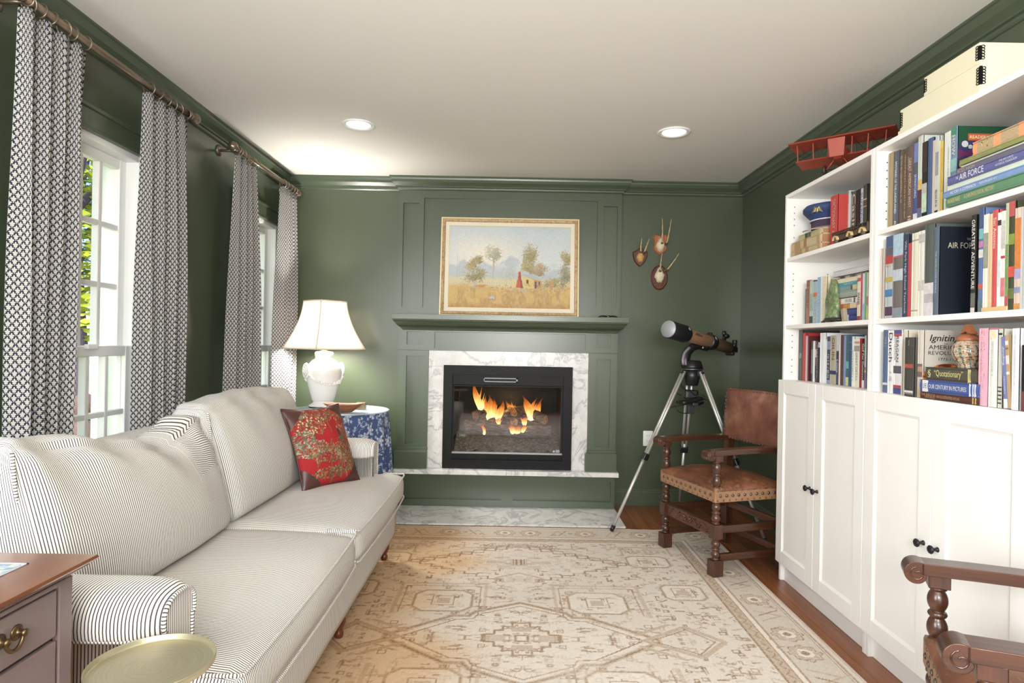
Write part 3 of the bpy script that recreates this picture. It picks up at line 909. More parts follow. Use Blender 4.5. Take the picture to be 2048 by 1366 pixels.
  (2.0776, 2.0925, 0.2715, 1.47, (228, 232, 218), 'slim white folder with faint print touching the green HOW book, near bookcase', [('~~', 0.35, 0.8, (150, 156, 150), 0.4)], []),
  (2.0487, 2.0745, 0.2771, 1.47, (120, 146, 176), 'tall green book reading HOW WORKS on its spine, near bookcase top shelf', [('HOW', 0.66, 0.9, (240, 226, 190), 0.6), ('WORKS', 0.06, 0.42, (240, 226, 190), 0.6)], [(0.9, 1, (70, 150, 120)), (0.46, 0.62, (140, 196, 190))], ('READER', (0, 0, 0), (22, 84, 52))),
 ]),
 'near_mid': (1.335, [
  (2.417, 2.4328, 0.2764, 1.445, (236, 232, 216), 'thin cream folder at the left end of the near bookcase middle shelf', [], []),
  (2.4066, 2.4157, 0.2738, 1.445, (220, 204, 190), 'thin pinkish folder right of the thin cream one, near bookcase middle shelf', [], []),
  (2.3387, 2.3824, 0.315, 1.445, (190, 196, 196), 'brightly illustrated annual with red, blue and white patches, near bookcase', [('~', 0.58, 0.64, (236, 200, 80), 0.6)], [(0.86, 1, (70, 96, 140)), (0.76, 0.86, (96, 90, 104)), (0.66, 0.76, (206, 60, 60)), (0.44, 0.5, (206, 180, 80)), (0.26, 0.35, (70, 130, 190)), (0.03, 0.14, (90, 60, 90))]),
  (2.2788, 2.3371, 0.3128, 1.445, (120, 112, 108), 'wide pale blue and grey illustrated yearbook with a silver wheel, near bookcase', [], [(0.74, 1, (176, 206, 226)), (0.72, 0.74, (206, 90, 104)), (0.44, 0.58, (196, 206, 216)), (0.0, 0.12, (140, 150, 160))]),
  (2.2501, 2.2774, 0.3042, 1.445, (58, 66, 86), 'navy yearbook titled Villa Park High School Yearbook, near bookcase middle shelf', [('Villa Park High School Yearbook', 0.04, 0.92, (190, 214, 236), 0.55)], []),
  (2.2303, 2.2486, 0.2681, 1.445, (212, 70, 84), 'thin raspberry red book right of the navy yearbook, near bookcase', [], []),
  (2.1919, 2.2284, 0.3, 1.445, (230, 226, 200), 'wide ivory volume with tiny print, left one of two map books', [], [(0.9, 0.92, (170, 166, 146)), (0.06, 0.08, (170, 166, 146))]),
  (2.1601, 2.1909, 0.3013, 1.445, (228, 226, 214), 'wide off-white map book with faint grey lines, right of the ivory one', [], [(0.86, 0.96, (190, 188, 186)), (0.3, 0.42, (206, 204, 198))]),
  (2.1127, 2.1587, 0.3147, 1.445, (86, 98, 92), 'wide dark green-grey book with a white lower third, near bookcase', [], [(0.0, 0.36, (222, 214, 218)), (0.14, 0.24, (190, 180, 188))]),
  (2.0904, 2.1102, 0.3003, 1.445, (96, 112, 132), 'big navy book with United States Air Force on its cover, near bookcase', [('THE UNITED STATES AIR FORCE', 0.25, 0.72, (206, 214, 224), 0.35)], [], ('AIR FORCE', (198, 196, 176), (26, 32, 46))),
  (1.9224, 1.9402, 0.3059, 1.445, (48, 46, 42), 'black book titled GREATEST ADVENTURE in white, near bookcase middle shelf', [('GREATEST ADVENTURE', 0.24, 0.95, (240, 238, 230), 0.75)], [(0.0, 0.2, (110, 108, 104)), (0.0, 0.05, (214, 206, 196))]),
  (1.8922, 1.909, 0.3211, 1.445, (92, 120, 176), 'tall blue glossy book with coloured splashes right of GREATEST ADVENTURE', [], [(0.8, 1, (70, 90, 140)), (0.7, 0.8, (110, 190, 190)), (0.62, 0.68, (200, 120, 170)), (0.22, 0.27, (226, 84, 70)), (0.52, 0.6, (220, 220, 210)), (0.0, 0.12, (90, 120, 130))]),
  (1.8723, 1.8908, 0.2971, 1.445, (238, 234, 216), 'cream book with a grey spine label, near bookcase middle shelf', [], [(0.42, 0.8, (140, 142, 126)), (0.43, 0.79, (156, 158, 140))]),
  (1.8561, 1.8717, 0.2947, 1.445, (226, 196, 150), 'plain tan-cream book left of the San Antonio book, near bookcase', [], []),
  (1.8372, 1.8553, 0.3032, 1.445, (222, 82, 80), 'coral red book titled San Antonio, near bookcase middle shelf', [('San Antonio', 0.6, 0.92, (250, 230, 214), 0.6)], []),
  (1.8231, 1.8362, 0.2917, 1.445, (236, 236, 228), 'white book with faint lettering right of the San Antonio book', [], [(0.86, 0.92, (60, 60, 64)), (0.2, 0.5, (214, 222, 220))]),
  (1.8073, 1.8225, 0.2932, 1.445, (240, 232, 222), 'white book with black and red print, near bookcase middle shelf', [], [(0.6, 0.9, (200, 196, 190)), (0.1, 0.3, (226, 120, 124)), (0.5, 0.53, (206, 60, 64))]),
  (1.7955, 1.8064, 0.3132, 1.445, (190, 204, 160), 'narrow white and green flowered book left of the rose garden book', [], [(0.1, 0.6, (126, 160, 90)), (0.0, 0.1, (206, 80, 90))]),
  (1.7741, 1.7946, 0.3148, 1.445, (72, 74, 50), 'dark leafy garden book with red roses on its spine, near bookcase', [], [(0.86, 1, (206, 84, 84)), (0.6, 0.7, (140, 160, 60)), (0.3, 0.4, (230, 80, 60)), (0.1, 0.2, (110, 120, 60))]),
  (1.7514, 1.7732, 0.2912, 1.445, (222, 196, 176), 'orange-banded pale book near the frame edge, near bookcase middle shelf', [], [(0.4, 0.9, (226, 130, 56)), (0.3, 0.4, (170, 160, 206)), (0.16, 0.22, (140, 150, 190)), (0.0, 0.06, (220, 150, 80))]),
  (1.7259, 1.7505, 0.2905, 1.445, (196, 200, 200), 'pale grey book at the right edge of view, near bookcase middle shelf', [], []),
 ]),
 'near_low': (1.05, [
  (2.3522, 2.3812, 0.2404, 1.44, (88, 112, 150), 'blue-grey book at the left end of the near bookcase lowest shelf', [('~', 0.72, 0.9, (200, 210, 226), 0.4)], [(0.12, 0.16, (214, 220, 232))]),
  (2.316, 2.3512, 0.2378, 1.44, (240, 240, 236), 'white book titled Dutch in large letters, near bookcase lowest shelf', [('Dutch', 0.5, 0.96, (40, 42, 50), 0.62), ('~', 0.18, 0.42, (170, 176, 186), 0.4)], []),
  (2.2692, 2.3148, 0.2389, 1.44, (236, 234, 234), 'white biography with red and blue bands beside the Dutch book', [('REAGAN', 0.5, 0.9, (60, 52, 60), 0.32), ('GOVERNOR', 0.52, 0.9, (120, 120, 130), 0.2)], [(0.93, 1, (96, 84, 150)), (0.9, 0.93, (206, 60, 60)), (0.1, 0.14, (206, 60, 60)), (0.0, 0.1, (76, 76, 150)), (0.32, 0.44, (90, 92, 100))]),
  (2.2478, 2.2759, 0.2363, 1.445, (226, 214, 190), 'plain cream book just left of the charcoal Future Shock paperback', [], []),
  (2.1643, 2.2109, 0.2092, 1.415, (72, 72, 66), 'charcoal paperback titled Future Shock with a red mark, near bookcase', [('Future', 0.91, 0.95, (226, 226, 220), 0.5), ('Shock', 0.86, 0.9, (226, 226, 220), 0.5)], [(0.48, 0.55, (190, 80, 70)), (0.04, 0.05, (220, 220, 220)), (0.06, 0.1, (220, 220, 220))]),
  (2.1382, 2.1859, 0.234, 1.43, (222, 210, 196), 'large book titled Igniting the American Revolution propped at the shelf back', [], [(0.3, 0.5, (140, 110, 100)), (0.38, 0.46, (196, 150, 120)), (0.0, 0.14, (226, 190, 150))], ('IGN', (36, 30, 28), (196, 188, 176))),
  (1.836, 1.8684, 0.233, 1.42, (244, 168, 188), 'wide pink hardback right of the lidded jar, near bookcase lowest shelf', [('~~~', 0.1, 0.95, (248, 206, 216), 0.45)], [], ('', (0, 0, 0), (226, 96, 130))),
  (1.8011, 1.8293, 0.2275, 1.42, (238, 236, 226), 'white book with grey title and a cream head band, right of the pink one', [('~~', 0.4, 0.85, (196, 200, 190), 0.3)], [(0.88, 0.99, (240, 222, 184))]),
  (1.7863, 1.8, 0.2299, 1.425, (206, 202, 186), 'cream book with a black zebra sunburst pattern, near bookcase lowest shelf', [], [(0.92, 0.95, (50, 48, 46)), (0.05, 0.07, (60, 58, 56)), (0.1, 0.12, (60, 58, 56)), (0.15, 0.17, (60, 58, 56)), (0.2, 0.22, (60, 58, 56)), (0.25, 0.27, (60, 58, 56))]),
  (1.724, 1.7446, 0.2299, 1.42, (238, 240, 238), 'wide white hardback right of the tan paperback, near bookcase lowest shelf', [('~~~', 0.3, 0.92, (222, 214, 220), 0.3)], []),
  (1.7242, 1.7353, 0.227, 1.43, (220, 224, 224), 'pale grey book behind a dark rounded one, near bookcase lowest shelf', [], []),
  (1.6907, 1.7113, 0.1832, 1.42, (40, 34, 36), 'dark book with a reddish foot at the right edge, near bookcase', [], [(0, 0.3, (120, 60, 60))]),
 ]),
}
# ------------------------------------------------------------------ bookcases
SHADOW = P('shelf_hole', (40, 40, 40), .8)
KNOB = P('black_iron_knob', (34, 34, 38), .4, .4, .1, 60)
BX = 1.435            # carcass front
def bookcase(y0, y1, label):
    r = thing('bookcase', label, 'bookcase', (BX, (y0 + y1) / 2, 0), 'white bookcases along the right wall')
    xb = XR - .002
    sp = []
    for a, b in ((y0, y0 + .02), (y1 - .02, y1)):
        sp.append(MB().box(BX, xb, a, b, 0, 2.018).build('side_panel', WHITE, r, bev=.0015))
    MB().box(BX, xb, y0 + .02, y1 - .02, 1.998, 2.018).build('top_panel', WHITE, r, bev=.0015)
    MB().box(xb - .006, xb, y0 + .02, y1 - .02, .1, 1.998).build('back_panel', WHITE, r)
    for z in (1.685, 1.335):
        MB().box(BX + .004, xb - .006, y0 + .021, y1 - .021, z - .02, z).build('shelf', WHITE, r, bev=.0015)
    MB().box(BX - .001, xb - .006, y0 + .02, y1 - .02, 1.03, 1.05).build('fixed_shelf', WHITE, r, bev=.0015)
    MB().box(BX + .02, BX + .035, y0 + .02, y1 - .02, 0, .085).build('plinth', WHITE, r)
    MB().box(BX, xb - .006, y0 + .02, y1 - .02, .085, .1).build('bottom_panel', WHITE, r)
    h = MB()
    for z0, z1 in ((1.07, 1.31), (1.36, 1.65), (1.71, 1.97)):
        z = z0 + .02
        k = 0
        while z < z1:
            if k % 5 != 3:
                for x in (BX + .04, BX + .22):
                    for yy, s in ((y1 - .02, -1), (y0 + .02, 1)):
                        h.lathe([(.0028, 0), (.0028, .0006)], 6, (x, yy, z), Matrix.Rotation(radians(90 * s), 3, 'X').transposed())
            z += .032; k += 1
    h.build('pin_holes', SHADOW, r, kind='stuff')
    ym = (y0 + y1) / 2
    for a, b, ky in ((y0 + .002, ym - .0015, ym - .035), (ym + .0015, y1 - .002, ym + .035)):
        x1 = BX - .002; x0 = BX - .02
        z0, z1 = .1, 1.049; w = .066
        d = MB()
        d.box(x0, x1, a, a + w, z0, z1); d.box(x0, x1, b - w, b, z0, z1)
        d.box(x0, x1, a + w, b - w, z1 - w, z1); d.box(x0, x1, a + w, b - w, z0, z0 + w)
        dr = d.build('door', WHITE, r, bev=.0012)
        fr = MB()
        o = [(a + w - .001, z0 + w - .001), (b - w + .001, z0 + w - .001), (b - w + .001, z1 - w + .001), (a + w - .001, z1 - w + .001)]
        i = [(p + (.011 if p < (a + b) / 2 else -.011), q + (.011 if q < .5 else -.011)) for p, q in o]
        v = [(x0 + .002, p, q) for p, q in o] + [(x0 + .0075, p, q) for p, q in i]
        fr.add(v, [(k, (k + 1) % 4, 4 + (k + 1) % 4, 4 + k) for k in range(4)] + [(4, 5, 6, 7)])
        fr.build('door_panel', WHITE, dr)
        R = Matrix.Rotation(radians(-90), 3, 'Y')
        MB().lathe([(.009, 0), (.0075, .003), (.005, .008), (.005, .014), (.009, .017), (.0135, .021), (.0145, .0245), (.012, .028), (.006, .030), (0, .0305)], 18, (x0, ky, .56), R).build('knob', KNOB, dr)
    return r
bookcase(2.458, 3.25, 'white bookcase farther from the viewer, beside the leather armchair, red model biplane on top')
bookcase(1.664, 2.456, 'white bookcase nearer the viewer at the right edge, cream archive boxes on top')

# ------------------------------------------------------------------ books
PAPER = P('book_paper', (226, 214, 190), .85, 0, .08, 90)
_cm = {}
def bandmat(rgb):
    k = ('b',) + rgb
    if k not in _cm:
        g_ = sum(rgb) / 3; c_ = tuple(int((v + (g_ - v) * .2) * .93) for v in rgb)
        _cm[k] = P('book_print_%d_%d_%d' % rgb, c_, .42, 0, .30, 75)
    return _cm[k]
def bookmat(rgb, rough=.42):
    if rgb not in _cm:
        g_ = sum(rgb) / 3; c_ = tuple(int((v + (g_ - v) * .2) * .93) for v in rgb)
        _cm[rgb] = P('book_cloth_%d_%d_%d' % rgb, c_, rough, 0, .07, 26, .05, 300)
    return _cm[rgb]
BOOKS = {}
def cover_mb(y0, y1, z0, h, x, d, t=.0025):
    m = MB()
    m.box(x, x + d, y0, y0 + t, z0, z0 + h); m.box(x, x + d, y1 - t, y1, z0, z0 + h)
    # slightly rounded spine
    n = 5; yc = (y0 + y1) / 2; w = (y1 - y0) / 2; b = min(.004, w * .35)
    pts = [(x + b * .9 - b * sqrt(max(0, 1 - (k / n * 2 - 1) ** 2)) * .9, y0 + (y1 - y0) * k / n) for k in range(n + 1)]
    m.prism(pts + [(x + b + t, y1), (x + b + t, y0)], z0, z0 + h, 'z')
    return m
def upright(y0, y1, z, h, x, rgb, label, titles=(), bands=(), cover=None, group=None, lean=0.0):
    d = min(h * .74, 1.69 - x)
    r = thing('book', label, 'book', (x + d / 2, (y0 + y1) / 2, z), group)
    if lean:
        r.rotation_euler = (lean, 0, 0)
    th = y1 - y0
    m = cover_mb(y0, y1, z, h, x, d, min(.0025, th * .2))
    cm = bookmat(rgb)
    if cover:
        m.build('cover', [cm], r)
        MB().box(x + .006, x + d + .0004, y0 - .0005, y0, z, z + h).build('front_board', bookmat(cover[2]), r)
    else:
        m.build('cover', cm, r)
    t = min(.0025, th * .2)
    MB().box(x + .004, x + d - .004, y0 + t, y1 - t, z + .003, z + h - .003).build('pages', PAPER, r)
    for bi, (za, zb, c) in enumerate(bands):
        MB().box(x - .0006 - .00012 * bi, x + .002, y0 + .0004, y1 - .0004, z + h * za + .0004, z + h * zb - .0004).build('spine_band', bandmat(c), r)
    yc = (y0 + y1) / 2
    for tx, a, b, c, wf in titles:
        off = 0
        if wf <= .24: off = .3 * th
        text(tx, bookmat(c, .5), r, (x - .0006 - .00012 * len(bands) - .0005, yc + off, z + h * (a + b) / 2), (0, 0, -1), (0, -1, 0), h * (b - a), th * wf, 'spine_title')
    return r
GR = {'far_top': 'books on the top shelf of the far bookcase', 'far_mid': 'books on the middle shelf of the far bookcase', 'far_low': 'books on the lowest shelf of the far bookcase',
      'near_top': 'books on the top shelf of the near bookcase', 'near_mid': 'books on the middle shelf of the near bookcase', 'near_low': 'books on the lowest shelf of the near bookcase'}
for key, (zs, items) in ROWS.items():
    prev = 3.229 if key[0] == 'f' else 2.435
    for it in items:
        y0, y1, h, x, rgb, label, titles, bands = it[:8]
        cov = it[8] if len(it) > 8 else None
        y1 = min(y1, prev - .0006)
        y0 = max(y0, 1.687)
        if y1 - y0 < .0025: y0 = y1 - .003
        prev = y0
        zz = zs
        if key == 'near_mid' and 1.79 < y0 < 1.89: zz = zs + .0125; h -= .0125
        BOOKS[label] = (upright(y0, y1, zz + .0003, h, x, rgb, label, titles, bands, cov, GR[key]), y0, y1, zs, h, x)
def bk(part):
    for k, v in BOOKS.items():
        if part in k: return v
# covers that show beside their spines
r, y0, y1, zs, h, x = bk('big navy book')
text('AIR FORCE', bookmat((206, 202, 178)), r, (1.532, y0 - .0012, 1.572), (1, 0, 0), (0, 0, 1), .112, .02, 'cover_title')
text('THE UNITED STATES', bookmat((190, 188, 170)), r, (1.575, y0 - .0012, 1.594), (1, 0, 0), (0, 0, 1), .07, .008, 'cover_title')
r, y0, y1, zs, h, x = bk('Igniting')
dk = bookmat((40, 32, 30))
text('Igniting', dk, r, (1.505, y0 - .0012, 1.2545), (1, 0, 0), (0, 0, 1), .105, .030, 'cover_title', shear=.25, bold=.01)
text('THE', dk, r, (1.51, y0 - .0012, 1.2375), (1, 0, 0), (0, 0, 1), .014, .005, 'cover_title')
text('AMERICAN', dk, r, (1.512, y0 - .0012, 1.2255), (1, 0, 0), (0, 0, 1), .125, .015, 'cover_title')
text('REVOLUTION', dk, r, (1.516, y0 - .0012, 1.206), (1, 0, 0), (0, 0, 1), .135, .013, 'cover_title')
text('1773-1775', dk, r, (1.52, y0 - .0012, 1.184), (1, 0, 0), (0, 0, 1), .07, .009, 'cover_title')
gI = G('battle_picture'); co = gI.coord('Object')
ni = gI.noise(co, 22, 4, .6, 1.0)
PIC = gI.fin(gI.ramp(ni, [(.32, (36, 26, 26)), (.47, (120, 52, 24)), (.56, (222, 130, 60)), (.68, (240, 206, 150))]), .4)
def blob(cx, cz, a, b, y, n=18, seed=0):
    rr = random.Random(seed)
    return [(cx + a * cos(2 * pi * k / n) * rr.uniform(.85, 1.1), cz + b * sin(2 * pi * k / n) * rr.uniform(.85, 1.1)) for k in range(n)]
MB().prism(blob(1.52, 1.12, .085, .05, y0), y0 - .0009, y0 - .0005, 'y').build('cover_picture', PIC, r)
r, y0, y1, zs, h, x = bk('tall green book')
nv = bookmat((52, 48, 96)); og = bookmat((206, 88, 48))
MB().prism([(1.475, 1.80), (1.475, 1.90), (1.485, 1.90), (1.485, 1.915), (1.60, 1.915), (1.60, 1.80)], y0 - .0010, y0 - .0005, 'y').build('cover_picture', nv, r)
MB().prism([(1.474, 1.886), (1.50, 1.874), (1.525, 1.886), (1.525, 1.852), (1.50, 1.864), (1.474, 1.852)], y0 - .0014, y0 - .001, 'y').build('cover_ribbon', bookmat((110, 36, 96)), r)
for cx, cz, rr_, cc in ((1.497, 1.902, .011, (196, 200, 196)), (1.515, 1.893, .007, (170, 190, 186)), (1.488, 1.832, .009, (236, 200, 110)), (1.548, 1.897, .014, (236, 190, 60))):
    MB().prism([(cx + rr_ * cos(a * pi / 8), cz + rr_ * sin(a * pi / 8)) for a in range(16)], y0 - .0015, y0 - .001, 'y').build('cover_disc', bookmat(cc), r)
MB().box(1.507, 1.635, y0 - .0018, y0 - .001, 1.914, 1.937).build('cover_banner', og, r)
text("READER'S DIGEST", bookmat((240, 226, 160)), r, (1.571, y0 - .0023, 1.9255), (1, 0, 0), (0, 0, 1), .118, .011, 'cover_title', bold=.01)
r, y0, y1, zs, h, x = bk('lettered cover facing out')
text("PLATO'S BEST", bookmat((44, 42, 40)), r, (1.556, y0 - .0012, 1.537), (1, 0, 0), (0, 0, 1), .11, .013, 'cover_title')
r, y0, y1, zs, h, x = bk('maroon covered')
MB().box(1.52, 1.56, y0 - .0009, y0 - .0005, 1.09, 1.20).build('cover_picture', bookmat((176, 152, 120)), r)
text('A', bookmat((236, 236, 236)), r, (1.53, y0 - .0012, 1.065), (1, 0, 0), (0, 0, 1), .012, .012, 'cover_title')

# leaning paperbacks on the near lowest shelf
for ya, yb, hh, c, lab, tt, bb in ((1.757, 1.770, .205, (112, 128, 188), 'blue leaning paperback titled dwelling, near bookcase lowest shelf', [('dwelling', .6, .86, (236, 238, 246), .62), ('MICHAELS', .2, .44, (222, 226, 240), .4)], [(0, .13, (236, 236, 238))]),
                                   (1.7452, 1.756, .21, (196, 160, 112), 'tan leaning paperback with pale flowers right of the blue one', [], [(.86, .92, (240, 226, 220)), (.6, .72, (234, 222, 206)), (.46, .5, (236, 226, 214)), (.8, .83, (150, 112, 70))])):
    upright(ya, yb, 1.0525, hh, 1.42, c, lab, tt, bb, None, GR['near_low'], lean=-.075)

# books lying flat, spine to the room
def flat(y0, y1, z0, z1, x, rgb, label, titles=(), group=None, d=.2, pages=None, bands=()):
    d = min(d, 1.69 - x)
    r = thing('book', label, 'book', (x + d / 2, (y0 + y1) / 2, z0), group)
    t = min(.003, (z1 - z0) * .2)
    m = MB().box(x, x + d, y0, y1, z0, z0 + t).box(x, x + d, y0, y1, z1 - t, z1)
    n = 6; b = min(.005, (z1 - z0) * .25)
    pts = [(x + b - b * sqrt(max(0, 1 - (k / n * 2 - 1) ** 2)), z0 + (z1 - z0) * k / n) for k in range(n + 1)]
    m.prism(pts + [(x + b + t, z1), (x + b + t, z0)], y0, y1, 'y')
    m.build('cover', bookmat(rgb), r)
    MB().box(x + b, x + d - .004, y0 + .003, y1 - .003, z0 + t, z1 - t).build('pages', pages or PAPER, r)
    for ya, yb, c in bands:      # fractions from the far (left) end
        MB().box(x - .0007, x + .003, y1 - (y1 - y0) * yb, y1 - (y1 - y0) * ya, z0 + .0008, z1 - .0008).build('spine_band', bookmat(c), r)
    for tx, a, b2, c, wf, vo in titles:
        text(tx, bookmat(c, .5), r, (x - .0012, y1 - (y1 - y0) * (a + b2) / 2, z0 + (z1 - z0) * (.5 + vo)), (0, -1, 0), (0, 0, 1), (y1 - y0) * (b2 - a), (z1 - z0) * wf, 'spine_title')
    return r
gt = 'flat stack on the near top shelf'
flat(1.70, 2.032, 1.6855, 1.7175, 1.425, (92, 146, 106), 'green book WARFARE A CHRONOLOGICAL HISTORY lying lowest in the near top-shelf stack', [('WARFARE', .03, .2, (222, 206, 130), .45, 0), ('A CHRONOLOGICAL HISTORY', .25, .62, (226, 200, 140), .38, 0)], gt)
flat(1.70, 2.044, 1.718, 1.738, 1.425, (118, 152, 206), 'light blue book VICTORY A COMPANION lying on the green one, near top shelf', [('VICTORY A COMPANION', .1, .42, (236, 244, 250), .5, 0), ('~~', .46, .66, (236, 244, 250), .36, 0)], gt)
flat(1.70, 2.030, 1.7385, 1.7545, 1.43, (214, 226, 206), 'thin pale green-white book between the two blue ones, near top-shelf stack', [], gt)
flat(1.70, 2.025, 1.755, 1.783, 1.425, (92, 96, 160), 'violet blue book titled THE AIR FORCE lying flat, near top shelf', [('AIR FORCE', .17, .48, (244, 244, 240), .72, 0), ('THE', .12, .155, (236, 236, 236), .3, 0), ('THE AIR FORCE', .66, .82, (226, 228, 240), .22, .18), ('HISTORICAL FOUNDATION', .62, .86, (226, 228, 240), .24, -.16)], gt)
flat(1.70, 1.988, 1.7835, 1.800, 1.43, (112, 106, 124), 'grey-mauve book titled ACES HIGH lying on THE AIR FORCE, near top shelf', [('ACES HIGH', .0, .26, (206, 180, 140), .7, -.05)], gt)
flat(1.70, 1.976, 1.8005, 1.806, 1.435, (236, 238, 226), 'thin white booklet under the olive green cloth book, near top-shelf stack', [], gt)
flat(1.70, 1.972, 1.8065, 1.822, 1.425, (148, 152, 82), 'olive green book with faint lettering under the orange banded one', [('~~', .14, .62, (204, 204, 150), .4, 0)], gt)
gO = G('woven_orange'); co = gO.sep(gO.coord('Object'))
st = gO.m('FRACT', co[1] * 11.0)
tw = gO.noise(gO.coord('Object'), 420, 2)
cc = gO.mix(st < .3, gO.mix(tw, lin((120, 104, 84)), lin((206, 180, 140))), lin((222, 150, 104)))
_cm[(1, 2, 3)] = gO.fin(cc, .8)
flat(1.70, 1.919, 1.8225, 1.862, 1.427, (1, 2, 3), 'thick orange and tan banded cloth book topping the near top-shelf stack', [('~', .17, .3, (236, 204, 110), .6, .05)], gt)

gl = 'flat stack beside the lidded jar'
flat(1.862, 2.130, 1.0505, 1.0725, 1.418, (92, 50, 46), 'maroon THE BIBLICAL WORLD illustrated atlas lying lowest under the blue book', [('THE BIBLICAL', .02, .3, (196, 150, 100), .36, .15), ('WORLD', .1, .28, (196, 150, 100), .36, -.22), ('AN ILLUSTRATED ATLAS', .31, .7, (206, 164, 110), .4, 0)], gl, bands=[(.9, .915, (206, 170, 90)), (.94, .955, (206, 170, 90))])
flat(1.862, 2.132, 1.073, 1.114, 1.418, (66, 92, 166), 'bright blue book OUR CENTURY IN PICTURES lying in the jar stack', [('OUR CENTURY IN PICTURES', .17, .81, (240, 240, 244), .34, 0), ('LIFE', .06, .135, (54, 76, 150), .4, 0)], gl, bands=[(.05, .145, (232, 232, 230)), (.85, .865, (220, 224, 240)), (.9, .91, (220, 224, 240)), (.93, .945, (220, 224, 240))])
flat(1.882, 2.108, 1.1145, 1.158, 1.42, (86, 80, 70), 'dark grey-brown book titled Quotationary beneath the lidded jar', [('\u201cQuotationary\u201d', .2, .78, (232, 222, 130), .62, 0), ('\u00a7', .06, .13, (222, 212, 120), .6, 0)], gl, bands=[(.87, .885, (216, 206, 120)), (.9, .91, (216, 206, 120))])

gm = 'flat stack beside the jade stone'
xs = 1.47
flat(2.622, 2.79, 1.3355, 1.3655, xs, (44, 58, 128), 'navy blue book lying lowest in the stack behind the jade stone', [], gm, .13, bands=[(.5, .62, (180, 190, 220))])
flat(2.622, 2.79, 1.366, 1.391, xs, (52, 68, 140), 'navy blue book lying second from the bottom behind the jade stone', [], gm, .13)
flat(2.622, 2.80, 1.3915, 1.414, xs, (206, 140, 60), 'golden orange book lying above the navy ones behind the jade stone', [], gm, .13, bands=[(.2, .4, (180, 90, 50)), (.7, .98, (214, 196, 160))])
flat(2.622, 2.80, 1.4145, 1.438, xs, (226, 222, 212), 'white book with dark sketches lying mid-stack behind the jade stone', [('~', .5, .8, (150, 150, 160), .5, 0)], gm, .13, bands=[(.0, .3, (206, 150, 130)), (.86, .92, (90, 90, 90))])
flat(2.622, 2.80, 1.4385, 1.442, xs, (90, 40, 34), 'very thin dark red booklet between white and grey-green books, far stack', [], gm, .13)
flat(2.622, 2.80, 1.4425, 1.471, xs, (158, 172, 156), 'grey-green thick book lying mid-stack right of the jade stone', [('~', .4, .7, (196, 200, 176), .36, 0)], gm, .13)
flat(2.622, 2.80, 1.4715, 1.493, xs, (126, 158, 168), 'grey-blue and tan book lying under the teal one, far bookcase', [], gm, .13, bands=[(.72, .8, (80, 84, 86)), (.8, 1, (206, 190, 140))])
flat(2.622, 2.80, 1.4935, 1.508, xs, (70, 164, 178), 'teal turquoise book lying flat near the top of the far stack', [('~', .4, .8, (206, 236, 236), .5, 0)], gm, .13)
flat(2.622, 2.82, 1.5085, 1.527, xs, (226, 216, 184), 'cream book lying flat on the teal turquoise one, far bookcase', [], gm, .13)
flat(2.60, 2.80, 1.5275, 1.541, xs + .02, (150, 140, 128), 'low patterned book like a row of spines under the white topmost book', [], gm, .13, bands=[(.05, .2, (90, 84, 80)), (.25, .4, (206, 196, 170)), (.5, .62, (96, 96, 116)), (.7, .85, (190, 176, 160))])
flat(2.54, 2.82, 1.5415, 1.567, xs, (206, 204, 206), 'wide pale grey book lying topmost of the stack, far bookcase middle shelf', [], gm, .18)

go = 'old books under the peaked cap'
OLDP = P('browned_pages', (166, 120, 84), .85, 0, .15, 60)
flat(2.89, 3.196, 1.6855, 1.7135, 1.445, (206, 180, 136), 'old tan book lowest of three beneath the peaked cap', [], go, .2, OLDP, bands=[(.15, .4, (180, 146, 100)), (.5, .62, (176, 150, 96)), (.9, .98, (190, 158, 110))])
flat(2.892, 3.192, 1.714, 1.757, 1.445, (212, 188, 146), 'old tan book in the middle beneath the peaked cap', [], go, .2, OLDP, bands=[(.12, .34, (186, 150, 104)), (.45, .55, (170, 130, 84)), (.88, .97, (190, 158, 112))])
flat(2.895, 3.125, 1.7575, 1.784, 1.45, (196, 190, 136), 'old yellow-green book with scroll ornament directly under the peaked cap', [], go, .2, OLDP, bands=[(.3, .42, (90, 86, 60)), (.45, .56, (110, 104, 70)), (.9, .98, (206, 186, 140))])

# ------------------------------------------------------------------ things among the books
# peaked cap
NAVY = P('navy_cap_cloth', (42, 62, 104), .75, 0, .08, 30, .1, 400)
PURP = P('purple_cap_band', (66, 54, 70), .9, 0, .08, 40, .2, 500)
PIPE = P('white_piping', (214, 214, 220), .6)
VIS = P('pale_visor', (182, 160, 160), .3, 0, .06, 20, 0, None, .6)
GOLD = P('tarnished_gilt', (166, 150, 112), .4, .7, .2, 80, .3, 200)
cp = thing('peaked_cap', 'navy blue peaked service cap with eagle badge resting on old books', 'cap', (1.575, 3.035, 1.793), rotz=radians(34), local=True)
fr_ = lambda a, z: 1 + .16 * max(0, cos(a - pi)) * max(0, (z - .07) / .06)
MB().lathe([(.098, .045), (.104, .06), (.122, .078), (.134, .094), (.132, .108), (.118, .121), (.08, .131), (.03, .136), (0, .137)], 36, (0, 0, 0), None, sy=.95, mod=fr_).build('crown', NAVY, cp)
MB().lathe([(.096, .004), (.099, .006), (.1, .044), (.098, .050)], 36, (0, 0, 0), None, sy=.95).build('band', PURP, cp)
MB().tube([(.1045 * cos(a * pi / 18), .0995 * sin(a * pi / 18), .050) for a in range(36)], .0035, 6, closed=True).build('piping', PIPE, cp)
vm = MB()
def vis(u, v):
    a = pi + (u - .5) * 1.9
    r0 = .098; e = .055 * cos((u - .5) * 1.9 * .85) ** 1
    rr = r0 + e * v
    return (rr * cos(a), rr * .97 * sin(a), .010 - .020 * v * cos((u - .5) * 1.6) + .004)
vm.sheet(vis, 20, 5)
